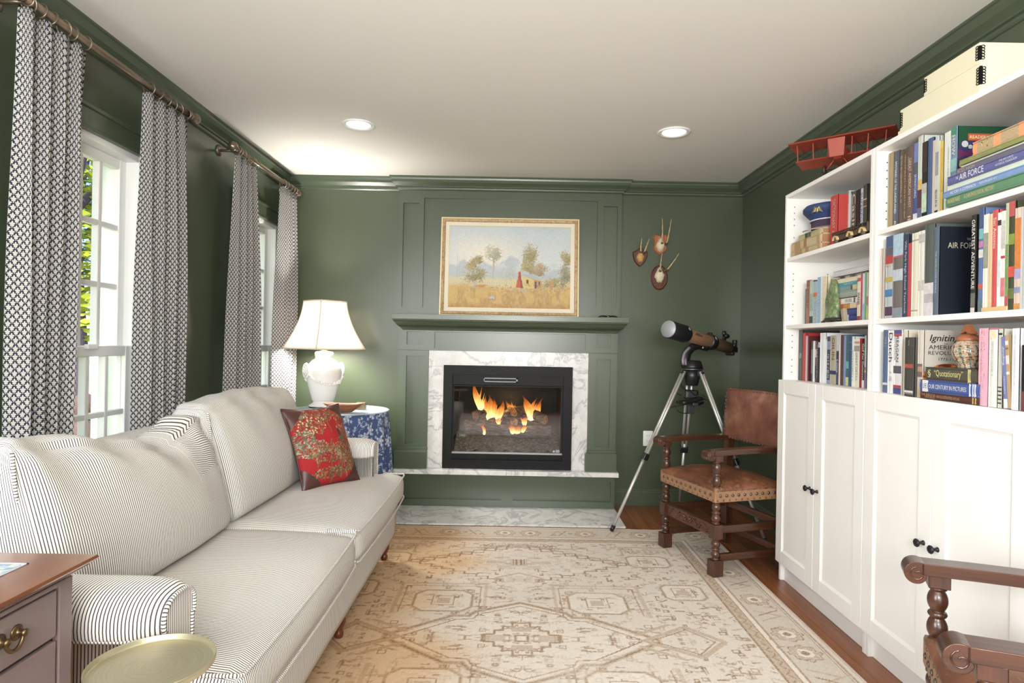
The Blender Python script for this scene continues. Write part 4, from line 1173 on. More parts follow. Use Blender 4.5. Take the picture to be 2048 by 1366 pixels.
ob = vm.build('visor', VIS, cp); s_ = ob.modifiers.new('solid', 'SOLIDIFY'); s_.thickness = .003
em = MB()
cx, cz = -.139, .092
for s in (-1, 1):
    for k in range(5):
        a0 = (cx, s * .004, cz - .010); a1 = (cx - .002, s * (.014 + .004 * k), cz + .018 - .009 * k)
        em.tube([a0, ((a0[0] + a1[0]) / 2 - .003, (a0[1] + a1[1]) / 2, (a0[2] + a1[2]) / 2 + .003), a1], [.003, .003, .001], 5)
em.rbox(cx - .005, cx + .002, -.006, .006, cz - .016, cz + .010, .004, 4)
em.lathe([(0, 0), (.004, .002), (.004, .006), (0, .009)], 8, (cx - .002, 0, cz + .011))
em.build('eagle_badge', GOLD, cp)

# model truck
DKW = P('dark_brown_toy_wood', (74, 58, 46), .5, 0, .15, 40)
TANW = P('tan_toy_wood', (206, 176, 126), .5, 0, .1, 40)
tk = thing('model_truck', 'small brown model truck with tan wheel arches and railings on far top shelf', 'model', (1.47, 2.67, 1.6855))
MB().box(1.448, 1.50, 2.60, 2.79, 1.697, 1.722).build('body', DKW, tk, bev=.003)
rl = MB().box(1.446, 1.452, 2.60, 2.79, 1.733, 1.737).box(1.446, 1.452, 2.60, 2.79, 1.722, 1.7245)
for k in range(11): rl.box(1.446, 1.452, 2.60 + k * .0187, 2.60 + k * .0187 + .005, 1.722, 1.737)
rl.build('railing', DKW, tk)
MB().box(1.455, 1.498, 2.605, 2.785, 1.722, 1.732).build('bed', P('truck_bed', (40, 34, 30), .7), tk)
cb = MB().rbox(1.447, 1.503, 2.515, 2.60, 1.697, 1.742, .008, 6)
cb.build('cab', DKW, tk)
for yy in (2.535, 2.57): MB().box(1.4455, 1.449, yy - .012, yy + .012, 1.722, 1.736).build('cab_window', P('dark_glass', (24, 24, 26), .15), tk)
Rx = Matrix.Rotation(radians(-90), 3, 'Y')
for yy in (2.755, 2.64, 2.545):
    MB().lathe([(0, -.005), (.013, -.005), (.0135, 0), (.013, .004), (.006, .005), (0, .005)], 20, (1.447, yy, 1.699), Rx).build('wheel', P('toy_tyre', (92, 84, 74), .6), tk)
    ar = MB(); pts = []
    for k in range(13):
        a = pi * k / 12; pts.append((yy + .021 * cos(a), 1.699 + .021 * sin(a)))
    for k in range(12, -1, -1):
        a = pi * k / 12; pts.append((yy + .0145 * cos(a), 1.699 + .0145 * sin(a)))
    ar.prism(pts, 1.438, 1.452, 'x'); ar.build('wheel_arch', TANW, tk)

# jade stone on its wooden stand
gj = G('jade'); co = gj.coord('Object')
n1 = gj.noise(co, 42, 6, .65, 2.2); n2 = gj.noise(co, 110, 4, .6)
JADE = gj.fin(gj.mix(n2 * .35, gj.ramp(n1, [(.25, (38, 50, 26)), (.45, (72, 90, 50)), (.58, (112, 124, 84)), (.72, (168, 172, 138))]), lin((150, 166, 130))), .28, 0, .5)
jd = thing('jade_stone', 'upright polished green jade boulder on a dark carved stand, far bookcase middle shelf', 'ornament', (1.46, 2.81, 1.3355))
J = [(-.058, 0), (-.060, .03), (-.055, .08), (-.047, .115), (-.033, .138), (-.018, .160), (-.004, .172), (.016, .175), (.030, .168), (.034, .145), (.036, .12), (.045, .085), (.052, .055), (.044, .03), (.042, 0)]
# horizontal half-widths by height, along Y (left = far)
def jade_ring(z):
    L = np.interp(z, [0, .03, .08, .115, .138, .16, .172], [.056, .060, .055, .046, .033, .018, .006])
    Rr = np.interp(z, [0, .03, .055, .085, .12, .145, .168, .176], [.042, .046, .053, .045, .036, .034, .028, .010])
    return L, Rr
mj = MB(); N = 22; K = 26; vs = []
rj = random.Random(9)
for i in range(N + 1):
    z = .178 * i / N
    L, Rr = jade_ring(z)
    if i == N: L, Rr = .002, .012
    for k in range(K):
        a = 2 * pi * k / K
        c, s = cos(a), sin(a)
        yy = (L if c > 0 else Rr) * c
        xx = .026 * (1 - .55 * z / .178) * s * (1 + .12 * sin(3 * a + z * 40))
        vs.append((1.462 + xx + .002 * sin(z * 70 + a * 2), 2.80 + yy + rj.uniform(-.0008, .0008), 1.352 + z))
fs = [(i * K + k, i * K + (k + 1) % K, (i + 1) * K + (k + 1) % K, (i + 1) * K + k) for i in range(N) for k in range(K)]
mj.add(vs, fs, None, 0, True); mj.add(vs[-K:], [tuple(range(K))])
mj.build('stone', JADE, jd)
st = MB()
st.lathe([(.064, .004), (.069, .007), (.069, .011), (.062, .013), (.062, .017), (.058, .020)], 28, (1.462, 2.795, 1.3355), Matrix(((.5, 0, 0), (0, 1, 0), (0, 0, 1))))
for s1 in (-1, 1):
    for s2 in (-1, 1): st.box(1.462 + s1 * .022 - .005, 1.462 + s1 * .022 + .005, 2.795 + s2 * .05 - .01, 2.795 + s2 * .05 + .01, 1.3355, 1.341)
st.build('stand', P('black_carved_wood', (46, 40, 34), .4, 0, .2, 50, .3, 120), jd)
# leaning slab
t = MB(Matrix.Translation((1.475, 2.70, 1.3355)) @ Matrix.Rotation(radians(-14), 4, 'X')).box(-.02, .03, -.012, .012, 0.001, .058)
single(t, 'stone_slab', P('taupe_slab', (158, 140, 118), .7, 0, .1, 40), 'small taupe slab leaning between the jade stone and navy books', 'ornament', (1.475, 2.70, 1.3355), bev=.002)
# tan board the coral red and garden books stand on
single(MB().box(1.4415, 1.62, 1.794, 1.892, 1.3353, 1.3475), 'wooden_board', TANW, 'tan wooden board under the coral red San Antonio and rose garden books', 'board', (1.53, 1.84, 1.3353), bev=.002)

# lidded jar
gv = G('mottled_glaze'); co = gv.coord('UV'); s = gv.sep(co)
waves = gv.m('SINE', s[0] * 75.0 + s[1] * 6.0)
n1 = gv.noise(gv.vscale(co, (26, 40, 1)), 1.0, 4, .6, .6)
cb_ = gv.ramp(n1, [(.36, (112, 60, 36)), (.46, (168, 116, 78)), (.53, (190, 186, 168)), (.62, (104, 128, 116)), (.72, (132, 72, 42))])
GLZ = gv.fin(gv.mix((waves > .55) * (s[1] < .62), cb_, gv.mix(n1 > .5, lin((96, 54, 36)), lin((110, 140, 126)))), .18, 0, .5)
BRN = P('brown_glaze', (150, 92, 62), .25, 0, .2, 40)
jr = thing('lidded_jar', 'ribbed brown and celadon glazed lidded jar standing on the Quotationary book', 'jar', (1.475, 1.985, 1.158))
rib = lambda a, z: 1 + .02 * cos(18 * a) * (1 if z < .09 else .2)
MB().lathe([(.028, 0), (.029, .006), (.026, .009), (.036, .022), (.045, .042), (.047, .056), (.043, .072), (.034, .084), (.031, .088), (.034, .092)], 54, (1.475, 1.985, 1.1585), mod=rib).build('body', GLZ, jr)
MB().lathe([(.036, .0885), (.0365, .094), (.033, .100), (.024, .106), (.018, .110), (.0, .112)], 36, (1.475, 1.985, 1.1585)).build('lid', BRN, jr)
kn = MB()
kn.prism([(1.985 - .026, 1.268), (1.985 - .008, 1.288), (1.985, 1.300), (1.985 + .009, 1.288), (1.985 + .026, 1.268), (1.985 + .012, 1.272), (1.985, 1.278), (1.985 - .012, 1.272)], 1.463, 1.487, 'x')
kn.lathe([(.008, .108), (.006, .114), (.01, .122)], 12, (1.475, 1.985, 1.1585))
kn.build('lid_knob', BRN, jr)

# archive boxes on top of the near case
CRM = P('cream_archive_board', (222, 216, 188), .7, 0, .03, 12)
for (ya, yb, za, zb, lab) in ((1.925, 2.322, 2.0375, 2.116, 'long cream archive box lying directly on the near bookcase'), (1.93, 2.19, 2.1165, 2.182, 'shorter cream archive box stacked on the long one atop the near bookcase')):
    bx = thing('archive_box', lab, 'box', (1.57, (ya + yb) / 2, za), 'cream archive boxes')
    MB().box(1.452, 1.69, ya, yb, za, zb).build('carton', CRM, bx, bev=.001)
    if za < 2.1: MB().box(1.447, 1.695, ya - .004, yb + .004, 2.0185, 2.0368).build('bottom_lid', CRM, bx, bev=.001)
    for yc, sg in ((ya, -1), (yb, 1)):
        cl = MB()
        n = int((zb - za - .02) / .009)
        o_ = sg * .0006
        cl.prism([(1.4515, yc - sg * .006), (1.4515, yc + o_), (1.458, yc + o_), (1.458, yc), (1.4521, yc), (1.4521, yc - sg * .006)], za + .01, zb - .01, 'z')
        for k in range(n):
            z = za + .012 + k * .009
            for q in ([(1.4510, yc - sg * .010 + .0052 * sg * cos(a), z + .0042 + .0042 * sin(a)) for a in [2 * pi * q / 8 for q in range(8)]], [(1.462 + .0052 * cos(a), yc + sg * .0010, z + .0042 + .0042 * sin(a)) for a in [2 * pi * q / 8 for q in range(8)]]):
                cl.tube(q, .0014, 5, closed=True)
        cl.build('metal_corner_clip', BLK, bx, kind='stuff')

# model biplane on the far case
RED = P('red_painted_tin', (150, 60, 42), .45, 0, .12, 24, .05, 120)
DRK = P('dark_tin', (60, 44, 38), .5, .3, .15, 50)
ang = atan2(-.277, .33)
bp = thing('model_biplane', 'red tin model biplane perched on top of the far bookcase', 'model', (1.535, 2.88, 2.0185), rotz=ang, local=True)
# local: wing span along x, forward = -y
def wing(z, half, y0, y1, nm):
    m = MB()
    prof = [(y0, z + .006), (y0 + .006, z + .014), (y0 + .03, z + .016), (y1, z - .003), (y1, z - .006), ((y0 + y1) / 2, z + .003)]
    m.prism(prof, -half, half, 'x')
    m.build(nm, RED, bp)
wing(.165, .222, -.078, .045, 'upper_wing')
wing(.078, .19, -.062, .048, 'lower_wing')
f = MB()
rows = [(-.115, .026, .095), (-.10, .034, .098), (-.03, .036, .1), (.06, .024, .098), (.16, .012, .105), (.20, .004, .11)]
vs = []
for (yy, r_, zc) in rows:
    for k in range(8):
        a = 2 * pi * (k + .5) / 8
        vs.append((r_ * cos(a) * 1.0, yy, zc + r_ * 1.15 * sin(a)))
fs = [(i * 8 + k, i * 8 + (k + 1) % 8, (i + 1) * 8 + (k + 1) % 8, (i + 1) * 8 + k) for i in range(len(rows) - 1) for k in range(8)]
f.add(vs, fs); f.add(vs[:8], [tuple(range(8))]); f.add(vs[-8:], [tuple(range(8))])
f.build('fuselage', RED, bp)
# nose cowl plate
MB().add([(-.036, -.130, .150), (.036, -.130, .150), (.030, -.120, .068), (-.030, -.120, .068), (-.036, -.112, .150), (.036, -.112, .150), (.030, -.108, .068), (-.030, -.108, .068)],
         [(0, 3, 2, 1), (4, 5, 6, 7), (0, 1, 5, 4), (1, 2, 6, 5), (2, 3, 7, 6), (3, 0, 4, 7)]).build('nose_cowl', RED, bp, bev=.002)
for sx in (-.185, -.115, -.05, .05, .115, .185):
    for yy in (-.056, .034):
        if abs(sx) > .18 and False: continue
        MB().bar((sx * .97, yy, .083), (sx, yy, .166), .004, .004, (0, 1, 0)).build('strut', RED if yy < 0 else DRK, bp)
wr = MB()
for a, b in ((-.185, -.115), (-.115, -.05), (.05, .115), (.115, .185)):
    for yy in (-.03, .015):
        wr.tube([(a, yy, .085), (b, yy, .165)], .0008, 4); wr.tube([(b, yy, .085), (a, yy, .165)], .0008, 4)
wr.build('rigging', DRK, bp, kind='stuff')
for s in (-1, 1):
    MB().tube([(s * .012, -.07, .078), (s * .05, -.075, .024)], .003, 6).build('undercarriage_leg', RED, bp)
    MB().lathe([(0, -.006), (.021, -.006), (.023, 0), (.021, .006), (.008, .008), (0, .008)], 20, (s * .058, -.075, .0232), Matrix.Rotation(radians(90), 3, 'Y')).build('wheel', DRK, bp)
MB().tube([(-.058, -.075, .023), (.058, -.075, .023)], .002, 6).build('axle', DRK, bp)
MB().prism([(.17, .105), (.215, .105), (.218, .15), (.195, .155)], -.002, .002, 'x').build('tail_fin', RED, bp)
MB().box(-.06, .06, .17, .215, .108, .111).build('tailplane', RED, bp)
MB().lathe([(.006, 0), (.010, .006), (.008, .014), (0, .016)], 12, (0, -.01, .118)).build('pilot_seat', DRK, bp)
# ------------------------------------------------------------------ striped ticking
gs = G('striped_ticking')
u_, v_, _z = gs.sep(gs.coord('UV'))
wob = gs.noise(gs.coord('Object'), 9.0, 2) * .10
fr = gs.fr(u_ / .0074 + wob)
stripe = (fr < .33)
weave = gs.noise(gs.coord('Object'), 900, 1)
cream = gs.mix(weave, lin((232, 228, 222)), lin((243, 240, 235)))
TICK = gs.fin(gs.mix(stripe, cream, gs.mix(weave, lin((48, 44, 46)), lin((72, 66, 68)))), .85)
PIP = TICK
def uY(ax, p, q): return (p.y, p.z) if ax != 1 else (p.x, p.z)
def uX(ax, p, q): return (p.x, p.z) if ax != 0 else (p.y, p.z)

sofa = thing('sofa', 'roll-arm sofa in narrow black and white ticking stripe along the window wall', 'sofa', (-1.1, 2.36, 0))
SZ = .335
MB().rbox(-1.53, -.617, 1.30, 3.452, .135, .352, .02, (10, 24, 6), None, uY).build('seat_base', TICK, sofa)
def backdef(p, q):
    p = p.copy()
    if p.z > .5: p.x -= (p.z - .5) * .18
    return p
MB().rbox(-1.49, -1.30, 1.27, 3.46, .135, .845, .085, (8, 24, 14), backdef, uY).build('sofa_back', TICK, sofa)
# arms: profile in YZ swept along X, the rolled top wider than the panel below
def arm(yc, sgn, x0, x1, nm):
    zc = .612
    prof = []
    prof.append((yc - .076, .135)); prof.append((yc - .076, .585))
    for k in range(21):
        a = radians(206) - radians(232) * k / 20
        c_, s_ = cos(a), sin(a)
        prof.append((yc + .089 * abs(c_) ** .75 * (1 if c_ > 0 else -1), zc + .066 * abs(s_) ** .85 * (1 if s_ > 0 else -1)))
    prof.append((yc + .076, .585)); prof.append((yc + .076, .135))
    N = 30; m = MB(); vs = []
    nP = len(prof)
    for i in range(N + 1):
        f = i / N; x = x0 + (x1 - x0) * f
        sc = 1.0; 
        if f > .86: sc = .70 + .30 * sqrt(max(0, 1 - ((f - .86) / .14) ** 2.4))
        for (y, z) in prof:
            zz = z if z < .2 else zc + (z - zc) * sc if z > .57 else z
            vs.append((x, yc + (y - yc) * sc, zz))
    fs = []; uvs = []
    for i in range(N):
        for k in range(nP - 1):
            q = (i * nP + k, (i + 1) * nP + k, (i + 1) * nP + k + 1, i * nP + k + 1)
            fs.append(q); uvs.append(tuple((vs[j][0], vs[j][2]) for j in q))
    m.add(vs, fs, uvs, 0, True)
    # front panel
    L = N * nP
    cap = [(x1 + .004, yc, .30)] + vs[L:]
    ff = [(0, k + 2, k + 1) for k in range(nP - 1)]
    m.add(cap, ff, [tuple((cap[j][1] * 1.0, cap[j][2]) for j in t) for t in ff], 0, False)
    o = m.build(nm, TICK, sofa)
    pt = MB(); pts = [(x1 + .001, v[1], v[2]) for v in vs[L:]]
    pt.tube(pts, .005, 6)
    # welt under the roll along the outer side
    ys = yc + sgn * .080
    pt.tube([(x0 + (x1 - x0) * k / 20, ys, .584) for k in range(21)], .005, 6)
    pt.build('piping', PIP, o)
    return o
arm(1.345, -1, -1.50, -.712, 'arm')
arm(3.375, 1, -1.50, -.730, 'arm')
# T-shaped seat cushions
def seat(y0, y1, tside):
    def d(p, q):
        p = p.copy()
        # T extension passing in front of the arm
        if tside < 0 and q[1] < -.78:
            if p.x < -.69: p.x = -.69 - (p.x + .69) * -.02
        if tside > 0 and q[1] > .78:
            if p.x < -.69: p.x = -.69
        if q[0] > .6: p.z += -.012 * (q[0] - .6) / .4 * (1 if q[2] > 0 else 0)
        p.z += .004 * sin(p.y * 9 + p.x * 7) * (1 if q[2] > 0 else 0)
        return p
    m = MB().rbox(-1.26, -.583, y0, y1, SZ + .002, .475, .03, (20, 22, 8), d, uY, 0, (.018, .006, .022))
    o = m.build('seat_cushion', TICK, sofa)
    for z, xx in ((.468, -.581), (SZ + .012, -.581)):
        pp = MB()
        path = []
        ins = .012
        for k in range(9): path.append((-.70 + (xx + .008 + .70) * k / 9, y0 + ins - .004, z + .002))
        path += [(xx, y0 + ins + .012, z - .004), (xx + .010, (y0 * 3 + y1) / 4, z - .002), (xx + .014, (y0 + y1) / 2, z), (xx + .010, (y0 + 3 * y1) / 4, z - .002), (xx, y1 - ins - .012, z - .004)]
        for k in range(8, -1, -1): path.append((-.70 + (xx + .008 + .70) * k / 9, y1 - ins + .004, z + .002))
        pp.tube(path, .0048, 6)
        pp.build('piping', PIP, o)
    return o
seat(1.345, 2.395, -1)
seat(2.40, 3.47, 1)
# loose back cushions, the near one slumped
def lerp(a, b, t): return a + (b - a) * t
def backc(y0, y1, top, wr, seed, corner):
    def d(p, q):
        p = p.copy()
        f = (p.y - y0) / (y1 - y0)
        f = max(0.0, min(1.0, f)); h = top(f)
        t = (p.z - .47) / (.93 - .47)
        p.z = .478 + t * (h - .478) + (-.0)
        p.x -= .20 * max(0, p.z - .50) + .03 * t * t
        p.x += .15 * max(0, t) ** 1.3 * (1 - q[0]) / 2      # thinner towards the top
        # rumples
        p.x += wr * (.012 * sin(f * 9 + t * 3 + seed) * t + .008 * sin(f * 23 + t * 6 + seed * 2) * t * t)
        p.z += wr * .006 * sin(f * 26 + seed) * max(0, t)
        if corner:
            # crumpled upper far corner: pleats radiating
            w = max(0, (f - .74) / .26) * max(0, (t - .55) / .45)
            p.x += -.02 * w + .016 * sin(t * 26 + f * 14) * w
            p.z += .05 * w + .012 * sin(f * 44) * w
        return p
    def uvb(ax, p, q):
        f = (p.y - y0) / (y1 - y0); t = (p.z - .47) / .46
        if ax == 1: return (p.x, p.z)
        if corner and f > .76 and t > .62:
            return (p.z + p.y * .35, p.x)
        return (q.y if False else p.y, p.z)
    m = MB().rbox(-1.36, -1.055, y0, y1, .47, .93, .06, (8, 34, 26), d, uvb, 0, (.055, .02, .02))
    o = m.build('back_cushion', TICK, sofa)
    # welt round the front panel at the near end and along the top
    pp = MB(); path = []
    for k in range(15):
        t = .08 + .86 * k / 14
        p = d(Vector((-1.13, y0 + .004, .47 + .46 * t)), (0, -1, 2 * t - 1)); path.append((p.x, p.y - .001, p.z))
    pp.tube(path, .0048, 6)
    pp.build('piping', PIP, o)
    return o
backc(1.452, 2.395, lambda f: .955 - .115 * min(1, f * 1.5) ** 1.2 + .045 * max(0, (f - .70) / .30), 1.0, .7, True)
backc(2.405, 3.33, lambda f: .945 + .012 * sin(f * pi), .5, 2.1, False)
# turned legs
LEGW = wood('sofa_leg_wood', (70, 30, 18), (120, 60, 36), 2, 1.0, .3, .3)
def sofaleg(x, y, z):
    MB().lathe([(.016, 0), (.019, .008), (.019, .022), (.013, .03), (.02, .045), (.027, .062), (.028, .075), (.020, .09), (.024, .098), (.026, .11), (.026, .145 - z)], 18, (x, y, z)).build('leg', LEGW, sofa)
for y in (1.36, 2.50, 3.40): sofaleg(-.675, y, .0095)
for y in (1.36, 3.40): sofaleg(-1.47, y, 0)

# ------------------------------------------------------------------ red toile pillow with leather corners
LEA = P('brown_leather_trim', (74, 42, 36), .38, 0, .12, 18, .12, 90, .5, 0, .002)
e1 = Vector((.19, .32, 0)).normalized(); e2 = Vector((-.306, .26, .918)); e2 = (e2 - e1 * e2.dot(e1)).normalized(); e3 = e1.cross(e2)
cen = Vector((-.962, 3.12, .668)) + e3 * .025
PM = Matrix((e1, e2, e3)).transposed().to_4x4(); PM.translation = cen
pil = thing('throw_pillow', 'red toile throw pillow with brown leather corners leaning at the far end of the sofa', 'pillow', None, mat=PM)
hw, hh = .185, .212
NU = 170
uu, vv = np.meshgrid(np.linspace(-1, 1, NU), np.linspace(-1, 1, NU), indexing='ij')
def pshape(u, v):
    pin = 1 - .10 * (u * u) * 0 - .085 * (1 - (v * v)) * (u * u) * 1.0
    x = u * hw * (1 - .09 * (1 - v * v)) ; y = v * hh * (1 - .09 * (1 - u * u))
    th = .075 * (np.clip(1 - u ** 2, 0, 1) ** .55) * (np.clip(1 - v ** 2, 0, 1) ** .55)
    th = th + .004 * np.sin(u * 7 + v * 3) * (1 - u * u) * (1 - v * v)
    return x, y, th
x, y, th = pshape(uu, vv)
rs = np.random.RandomState(4)
C = np.zeros((NU, NU, 3)); red = np.array(lin((160, 24, 30))[:3]); C[:] = red
def stamp(cx, cy, a, b, ang, col, soft=1.0):
    ca, sa = cos(ang), sin(ang)
    X = (x - cx) * ca + (y - cy) * sa; Yy = -(x - cx) * sa + (y - cy) * ca
    m = ((X / a) ** 2 + (Yy / b) ** 2) < 1
    C[m] = np.array(lin(col)[:3])
pal = [(116, 94, 62), (134, 112, 76), (88, 84, 60), (164, 144, 108), (74, 64, 46)]
def tree(cx, cy, w, h, n, cols):
    for k in range(10): stamp(cx + .002 * sin(k), cy - h * .5 + h * .055 * k, .003, .012, 0, (120, 92, 60))
    for k in range(n):
        a = rs.uniform(0, 6.28); r_ = sqrt(rs.uniform(0, 1))
        px, py = cx + w * r_ * cos(a), cy + h * .35 + h * .45 * r_ * sin(a)
        stamp(px, py, rs.uniform(.003, .0075), rs.uniform(.0016, .003), rs.uniform(0, 3.14), cols[rs.randint(len(cols))])
tree(-.085, .055, .085, .14, 300, pal); tree(.02, .12, .07, .13, 280, pal); tree(-.10, -.05, .08, .10, 230, [(120, 112, 96), (170, 168, 140), (96, 110, 88)])
tree(-.02, -.09, .11, .10, 280, pal); tree(.13, .03, .05, .2, 220, pal); tree(.12, -.14, .07, .12, 280, pal); tree(-.12, .15, .06, .08, 170, [(130, 120, 100), (150, 160, 140), (90, 104, 80)])
for k in range(90): stamp(.06 + rs.uniform(-.05, .1), -.10 + rs.uniform(-.07, .07), .010, .0025, rs.uniform(.9, 2.2), pal[rs.randint(5)])
for k in range(40): stamp(-.05 + rs.uniform(-.10, .06), .10 + rs.uniform(-.05, .05), .004, .004, 0, (206, 186, 140))
tree(-.02, -.165, .12, .06, 260, pal); tree(.05, -.06, .08, .10, 160, pal); tree(-.13, .0, .05, .1, 160, [(104, 98, 80), (156, 154, 128), (84, 96, 74)])
# rider on a horse
stamp(.085, .020, .026, .016, .2, (96, 84, 66)); stamp(.108, .045, .008, .02, -.4, (100, 88, 66)); stamp(.075, .048, .009, .022, .1, (50, 48, 46)); stamp(.074, .074, .006, .007, 0, (170, 140, 110))
for dx in (-.018, -.008, .012, .02): stamp(.085 + dx, -.006, .003, .02, 0, (90, 80, 62))
tm = P('toile_print_base', (176, 24, 30), .8)
gt_ = G('toile_print'); at = gt_.n('ShaderNodeAttribute'); at.attribute_name = 'print'
wv = gt_.noise(gt_.coord('Object'), 700, 1)
gt_.bump(wv, .15, .0006)
TOILE = gt_.fin(V(gt_, at.outputs['Color']), .8)
obj_grid('front_panel', TOILE, np.stack([x, y, th], -1), C, pil)
bkm = MB()
def bkf(u, v):
    X, Yy, T = pshape(np.array(2 * u - 1), np.array(2 * v - 1)); return (float(X), float(Yy), -float(T))
bkm.sheet(bkf, 24, 24, flip=True).build('back_panel', LEA, pil)
def cornerp(su, sv):
    m = MB()
    def f(u, v):
        # triangular patch: u,v in 0..1 with u+v<=1 folded
        a = u * (1 - v * .999); b = v
        U = su * (1 - .56 * a); Vv = sv * (1 - .50 * b * (1 if True else 0) * (1 - 0))
        if a + b > 1: a = 1 - b
        U = su * (1 - .60 * (a)); Vv = sv * (1 - .54 * b)
        X, Yy, T = pshape(np.array(U), np.array(Vv))
        return (float(X) * 1.004, float(Yy) * 1.004, float(T) + .0022)
    m.sheet(lambda u, v: f(u, v), 14, 14, flip=(su * sv < 0) != (su < 0 and sv < 0 and False))
    return m.build('leather_corner', LEA, pil)
for a in ((-1, 1), (-1, -1), (1, 1), (1, -1)): cornerp(*a)
pt = MB(); pts = []
for k in range(80):
    t = k / 80 * 4; s = int(t); q = 2 * (t - s) - 1
    U, Vv = [(q, -1), (1, q), (-q, 1), (-1, -q)][s]
    X, Yy, T = pshape(np.array(U), np.array(Vv)); pts.append((float(X), float(Yy), 0))
pt.tube(pts, .0042, 6, closed=True).build('piping', LEA, pil)

# ------------------------------------------------------------------ curtains
gc = G('leaf_lattice_cotton')
cu_, cv_, _ = gc.sep(gc.coord('UV'))
pu, pv = .0215, .0275
def leafcell(off):
    a = cu_ / pu + off; b = cv_ / pv + off
    X = gc.fr(a) - .5; Y = gc.fr(b) - .5
    l1 = gc.ab(X) + gc.ab(Y)
    r = gc.m('SQRT', X * X + Y * Y)
    th_ = gc.m('ARCTAN2', Y, X)
    lobe = gc.m('COSINE', (th_ - pi / 2) * 5.0)
    R = .298 + lobe * .092
    stem = (gc.ab(X) < .05) * (Y < -.1) * (Y > -.47)
    leaf = gc.mx((r < R) * (l1 < .425), stem)
    return l1, leaf
l1a, la = leafcell(0.0)
l1b, lb_ = leafcell(0.5)
lf = gc.mx(la, lb_)
wv = gc.noise(gc.coord('Object'), 500, 1)
nav = gc.mix(wv, lin((34, 36, 52)), lin((52, 54, 72)))
ivo = gc.mix(wv, lin((204, 201, 196)), lin((222, 219, 214)))
colr = gc.mix(lf, nav, ivo)
gc.fin(colr, .85)
tl = gc.n('ShaderNodeBsdfTranslucent'); gc.put(tl.inputs[0], colr)
ms = gc.n('ShaderNodeMixShader'); ms.inputs[0].default_value = .34
gc.nt.links.new(gc.b.outputs[0], ms.inputs[1]); gc.nt.links.new(tl.outputs[0], ms.inputs[2]); gc.nt.links.new(ms.outputs[0], gc.out.inputs[0])
CURT = gc.mat
BRZ = P('antique_bronze_rod', (138, 124, 108), .3, .75, .12, 30)
RX, RZ = -1.62, 2.32
def curtain(ys, yb, nf, label, seed, zbot=.012):
    rr = random.Random(seed)
    (a0, a1), (b0, b1) = ys, yb
    root = thing('curtain', label, 'curtain', (RX, (a0 + a1) / 2, RZ), 'leaf-print curtain panels')
    ph = [rr.uniform(-.5, .5) for _ in range(nf + 2)]; am = [rr.uniform(.7, 1.25) for _ in range(nf + 2)]
    def fn(u, v):
        z = RZ - .028 - (RZ - .028 - zbot) * v
        w = u * nf; k = int(min(nf - 1, floor(w)))
        e = (am[k] * (1 - (w - k)) + am[k + 1] * (w - k))
        A = (.012 + .016 * min(1, v * 3)) * e
        p = 2 * pi * w + .5 * (ph[k] * (1 - (w - k)) + ph[k + 1] * (w - k)) * min(1, v * 2) + .25 * sin(v * 4 + seed) - 1.2
        yy = lerp(lerp(a0, a1, u), lerp(b0, b1, u), v ** .8)
        return (RX + A * sin(p) + .003 * sin(v * 9 + u * 20), yy + .008 * sin(2 * p) * min(1, v * 4), z - .012 * (1 - abs(sin(pi * w * 2))) * (1 if v < .01 else 0))
    # cloth length measured along the folds, so the print is not stretched
    NU_ = nf * 18; arc = [0.0]
    for i in range(NU_):
        q0 = fn(i / NU_, .45); q1 = fn((i + 1) / NU_, .45); arc.append(arc[-1] + hypot(q1[0] - q0[0], q1[1] - q0[1]))
    m = MB().sheet(fn, NU_, 40, lambda u, v: (arc[int(round(u * NU_))], -v * (RZ - zbot)))
    o = m.build('fabric', CURT, root)
    sd = o.modifiers.new('solid', 'SOLIDIFY'); sd.thickness = .0018
    nr = nf + 2
    for k in range(nr):
        yy = lerp(a0, a1, (k + .5) / nr) + rr.uniform(-.010, .010)
        tilt = rr.uniform(-.35, .35)
        MB().tube([(RX + .026 * cos(t) , yy + .026 * sin(tilt) * sin(t), RZ - .008 + .026 * sin(t)) for t in [2 * pi * q / 20 for q in range(20)]], .0028, 6, closed=True).build('ring', BRZ, root)
    return root
curtain((2.015, 2.335), (2.01, 2.285), 4, 'leaf-print curtain panel nearest the viewer, left of the near window', 1)
curtain((2.70, 3.065), (2.685, 3.09), 4, 'leaf-print curtain panel right of the near window, before the bare wall', 2)
curtain((3.60, 3.90), (3.49, 4.05), 4, 'leaf-print curtain panel left of the far window', 3)
curtain((4.32, 4.63), (4.23, 4.665), 4, 'leaf-print curtain panel in the back corner behind the lamp', 4)
def rod(y0, y1, label):
    r = thing('curtain_rod', label, 'curtain rod', (RX, (y0 + y1) / 2, RZ), 'bronze curtain rods')
    MB().tube([(RX, y0, RZ), (RX, y1, RZ)], .0145, 14).build('pole', BRZ, r)
    for yy, s in ((y0, -1), (y1, 1)):
        R = Matrix.Rotation(radians(-90 * s), 3, 'X')
        MB().lathe([(.0175, -.012), (.019, -.004), (.016, .002), (.014, .006), (.024, .016), (.029, .028), (.027, .042), (.018, .053), (0, .058)], 20, (RX, yy, RZ), R).build('finial', BRZ, r)
        br = MB()
        yb = yy - s * .035
        br.tube([(XL + .004, yb, RZ - .005), (RX, yb, RZ - .005)], .008, 10)
        br.lathe([(.032, 0), (.032, .006), (.02, .012)], 20, (XL, yb, RZ - .005), Matrix.Rotation(radians(90), 3, 'Y'))
        br.tube([(RX + .019 * cos(t), yb, RZ + .019 * sin(t)) for t in [2 * pi * q / 16 for q in range(16)]], .005, 6, closed=True)
        br.build('bracket', BRZ, r)
rod(2.01, 3.09, 'bronze curtain rod with ball finials above the near window')
rod(3.585, 4.62, 'bronze curtain rod with ball finials above the far window')

